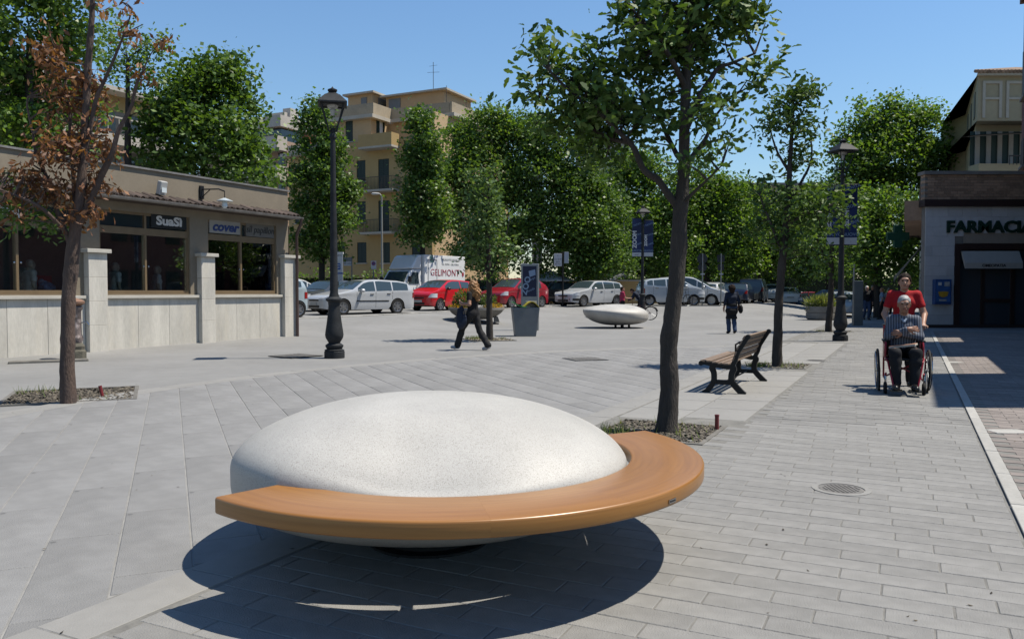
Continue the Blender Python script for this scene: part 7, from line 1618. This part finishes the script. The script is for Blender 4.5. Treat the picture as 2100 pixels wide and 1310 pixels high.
person('person', 'woman in a red short sleeved top pushing the wheelchair', (WCX+.72*A_.x, WCY+.72*A_.y, 0), WR, push, REDT, cloth('dark_trousers', (.02, .02, .026)), BLSHOE, DBROWN, 1.68, h=.011, sleeve=.55, hairstyle='tied', build=.9)
# --- the pair with bicycles by the kerb
def bicycle(label, loc, rz, fm, group='bicycles standing by the kerb'):
    t = thing('bicycle', label, 'bicycle', loc, rz, group)
    for x, nm in ((-.52, 'wheel'), (.52, 'wheel')):
        M = Matrix.Rotation(PI/2, 3, 'X'); w = MB().torus((0, 0, 0), .325, .018, 30, 6, M=M).obj(nm, RUBBER, t, loc=(x, 0, .345)); sp = MB().torus((0, 0, 0), .305, .01, 30, 4, M=M)
        for k in range(12): a = 2*PI*k/12; sp.tube([(0, 0, 0), (.3*math.cos(a), 0, .3*math.sin(a))], .003, 3)
        sp.obj('rim', STEEL, w)
    f = MB().tube([(-.52, 0, .345), (-.1, 0, .3), (.38, 0, .62), (-.22, 0, .75), (-.1, 0, .3)], .016, 6).tube([(-.52, 0, .345), (-.2, 0, .68)], .011, 6).tube([(.52, 0, .345), (.42, 0, .58), (.36, 0, .88)], .015, 6).tube([(-.2, 0, .7), (-.25, 0, .92)], .013, 6); f.obj('frame', fm, t)
    MB().lathe([(.02, -.1), (.07, -.08), (.05, .08), (.02, .13)], 8, (-.25, 0, .94), M=Matrix.Rotation(PI/2, 3, 'Y') @ Matrix.Diagonal((.5, 1, 1))).obj('saddle', DARK, t); MB().tube([(.3, -.28, .98), (.38, -.15, .96), (.38, .15, .96), (.3, .28, .98)], .013, 6).obj('handlebar', DARK, t)
    MB().tube([(-.88, 0, .45), (-.78, 0, .62), (-.52, 0, .70), (-.3, 0, .62)], .03, 6).obj('mudguard', DARK, t); MB().tube([(-.1, -.05, .3), (-.1, -.06, .16)], .012, 5).box((-.1, -.1, .15), (.1, .08, .02)).torus((-.1, -.03, .3), .09, .008, 14, 4, M=Matrix.Rotation(PI/2, 3, 'X')).obj('crank', STEEL, t)
    return t
pp = at(1276, 600, 40.5); g1 = G(pp.x, 40.5)
pose3 = dict(elL=(-.22, .1, 1.12), wrL=(-.16, .34, 1.12), elR=(.22, .1, 1.12), wrR=(.14, .34, 1.1), hdL=(.1, 1, 0), hdR=(-.1, 1, 0))
person('person', 'woman in a pink top standing beside a bicycle behind the small white stone', (pp.x, 40.5, g1), R(-82), pose3, cloth('pink', (.5, .05, .12)), cloth('black_trousers', (.012, .013, .017)), BLSHOE, DBROWN, 1.66, h=.018, sleeve=.6, hands=False, hairstyle='short')
pq = at(1310, 600, 41.2); g2 = G(pq.x, 41.2)
bend = dict(pel=(0, -.1, .92), chest=(0, .12, 1.19), neck=(0, .24, 1.32), head=(0, .34, 1.40), shL=(-.18, .2, 1.28), shR=(.18, .2, 1.28), elL=(-.24, .32, 1.04), elR=(.24, .32, 1.04), wrL=(-.2, .5, .95), wrR=(.2, .5, .95), hipL=(-.09, -.1, .88), hipR=(.09, -.1, .88), look=(0, 1, -.6))
person('person', 'man in a dark navy shirt bending over a bicycle', (pq.x, 41.2, g2), R(75), bend, NAVYT, BLKT, BLSHOE, DBROWN, 1.72, h=.018, sleeve=1.9, hands=False)
q = at(1308, 600, 40.3); bicycle('dark bicycle held by the pair behind the small white stone', (q.x+.1, 40.2, G(q.x, 40.2)), R(165), mat('dark_red_frame', (.12, .02, .02), .4, .1, .05))
q = gp(1405, 641); bicycle('bicycle leaning in the rack right of the big tree trunk', (q.x-.3, q.y, q.z), R(20), BLACK)
rk = thing('bicycle_rack', 'low steel hoop rack beside the parked bicycle', 'rack', gp(1417, 638), R(15))
for k in range(4): MB().tube([(k*.22-.3, 0, 0), (k*.22-.3, 0, .62), (k*.22-.24, 0, .72), (k*.22-.18, 0, .62), (k*.22-.18, 0, 0)], .018, 6).obj('hoop', STEEL, rk, smooth=True)
# --- passers-by far up the walk
GC = 'passers-by far up the walk'
def passer(label, px, py, rz, **k):
    p = gp(px, py); return person('person', label, (p.x, p.y, p.z), rz, k.pop('pose', walk2), hands=False, face=False, h=.02, group=GC, **k)
DGREY = cloth('dark_grey', (.03, .03, .035)); LBLUE = cloth('light_blue', (.28, .4, .56))
CAPW = mat('white_cap', (.68, .68, .66), .7, 0, .05)
a = passer('man in a white cap, dark jacket and jeans right of the tall grey post', 1777, 656, PI, top=BLKT, bottom=JEAN, shoes=BLSHOE, hair=CAPW, sleeve=1.9)
passer('person in a dark suit behind the man in the white cap', 1789, 651, PI, top=DGREY, bottom=BLKT, shoes=BLSHOE, hair=GREYH, sleeve=1.9, height=1.75)
passer('dark dressed person standing right of the dark suit', 1799, 650, PI, top=BLKT, bottom=BLKT, shoes=BLSHOE, hair=DBROWN, sleeve=1.9, height=1.72)
passer('person with light brown hair in a light blue shirt left of the red top', 1808, 655, R(60), top=LBLUE, bottom=DGREY, shoes=BLSHOE, hair=GINGER, sleeve=.6, height=1.62)
passer('person in a white hat just beside the red top', 1822, 651, PI, top=WHITE, bottom=DGREY, shoes=BLSHOE, hair=CAPW, sleeve=.6, height=1.6)
# ================================================================== INSIDE THE SHOP
def shop_pt(px, off, z=.3): u = SH.u(px, off=off); p = SH.o+SH.X*u+SH.N*off; return Vector((p.x, p.y, SH.o.z+z))
MANQ = mat('mannequin_cream', (.42, .36, .29), .5, 0, .03); TEE = cloth('white_tee', (.78, .8, .82)); GM = 'mannequins in the shop windows'
for lab, px, off, topm, sz, rz in (('mannequin in a white tee shirt at the left of the middle window', 236, -.42, TEE, 1.62, -.6), ('mannequin in a white wrap top behind the middle mullion', 322, -.45, TEE, 1.58, -.9), ('dark dressed mannequin in the window under the blue sign', 455, -.5, BLKT, 1.62, -.7), ('mannequin in dark clothes by the last mullion', 503, -1.1, NAVYT, 1.6, -.9), ('mannequin in pale striped top behind the withered tree', 62, -.5, TEE, 1.62, -.6)):
    p = shop_pt(px, off); person('mannequin', lab, (p.x, p.y, p.z+.1), rz, None, topm, BLKT, 'none', None, sz, MANQ, .02, .6, False, False, 1.0, GM, 'mannequin')
for lab, px, off, col, w, hh in (('white paper notice standing in the corner of the middle window', 218, -.4, WHITE, .28, 1.32),):
    p = shop_pt(px, off, 1.15); n_ = thing('notice', lab, 'notice', p, SH.rz); MB().span(-w/2, w/2, -.01, 0, 0, .22).obj('sheet', WHITE, n_)
p = shop_pt(96, -.7); rc = thing('plastic_chair', 'red plastic chair in the shop window left of the withered tree', 'chair', p, SH.rz); RP = mat('red_plastic', (.4, .02, .02), .4, 0, .05)
MB().span(-.24, .24, -.22, .22, .92, .97).obj('seat', RP, rc, bevel=.01); MB().span(-.26, -.2, -.26, -.2, 0, 1.38).span(.2, .26, -.26, -.2, 0, 1.38).span(-.26, .26, -.26, -.2, 1.15, 1.38).obj('backrest', RP, rc, bevel=.01)
for x in (-.22, .22): MB().span(x-.03, x+.03, .15, .22, 0, .92).obj('leg', RP, rc)
pk = thing('package', 'blue and white wrapped package lying on the red chair', 'package', p+Vector((0, 0, .97)), SH.rz); blob('wrapping', [('e', (0, 0, .12), (.2, .15, .12), .05), ('c', (-.1, 0, .15), (.12, 0, .26), .06, .07, .05)], .02, mat('blue_white_wrap', (.2, .3, .5), .35, 0, .8, 9), pk, fold=.02, ff=30)
fonts_to_meshes()
# leave no two things of one kind without a number of their own
bpy.context.view_layer.update()
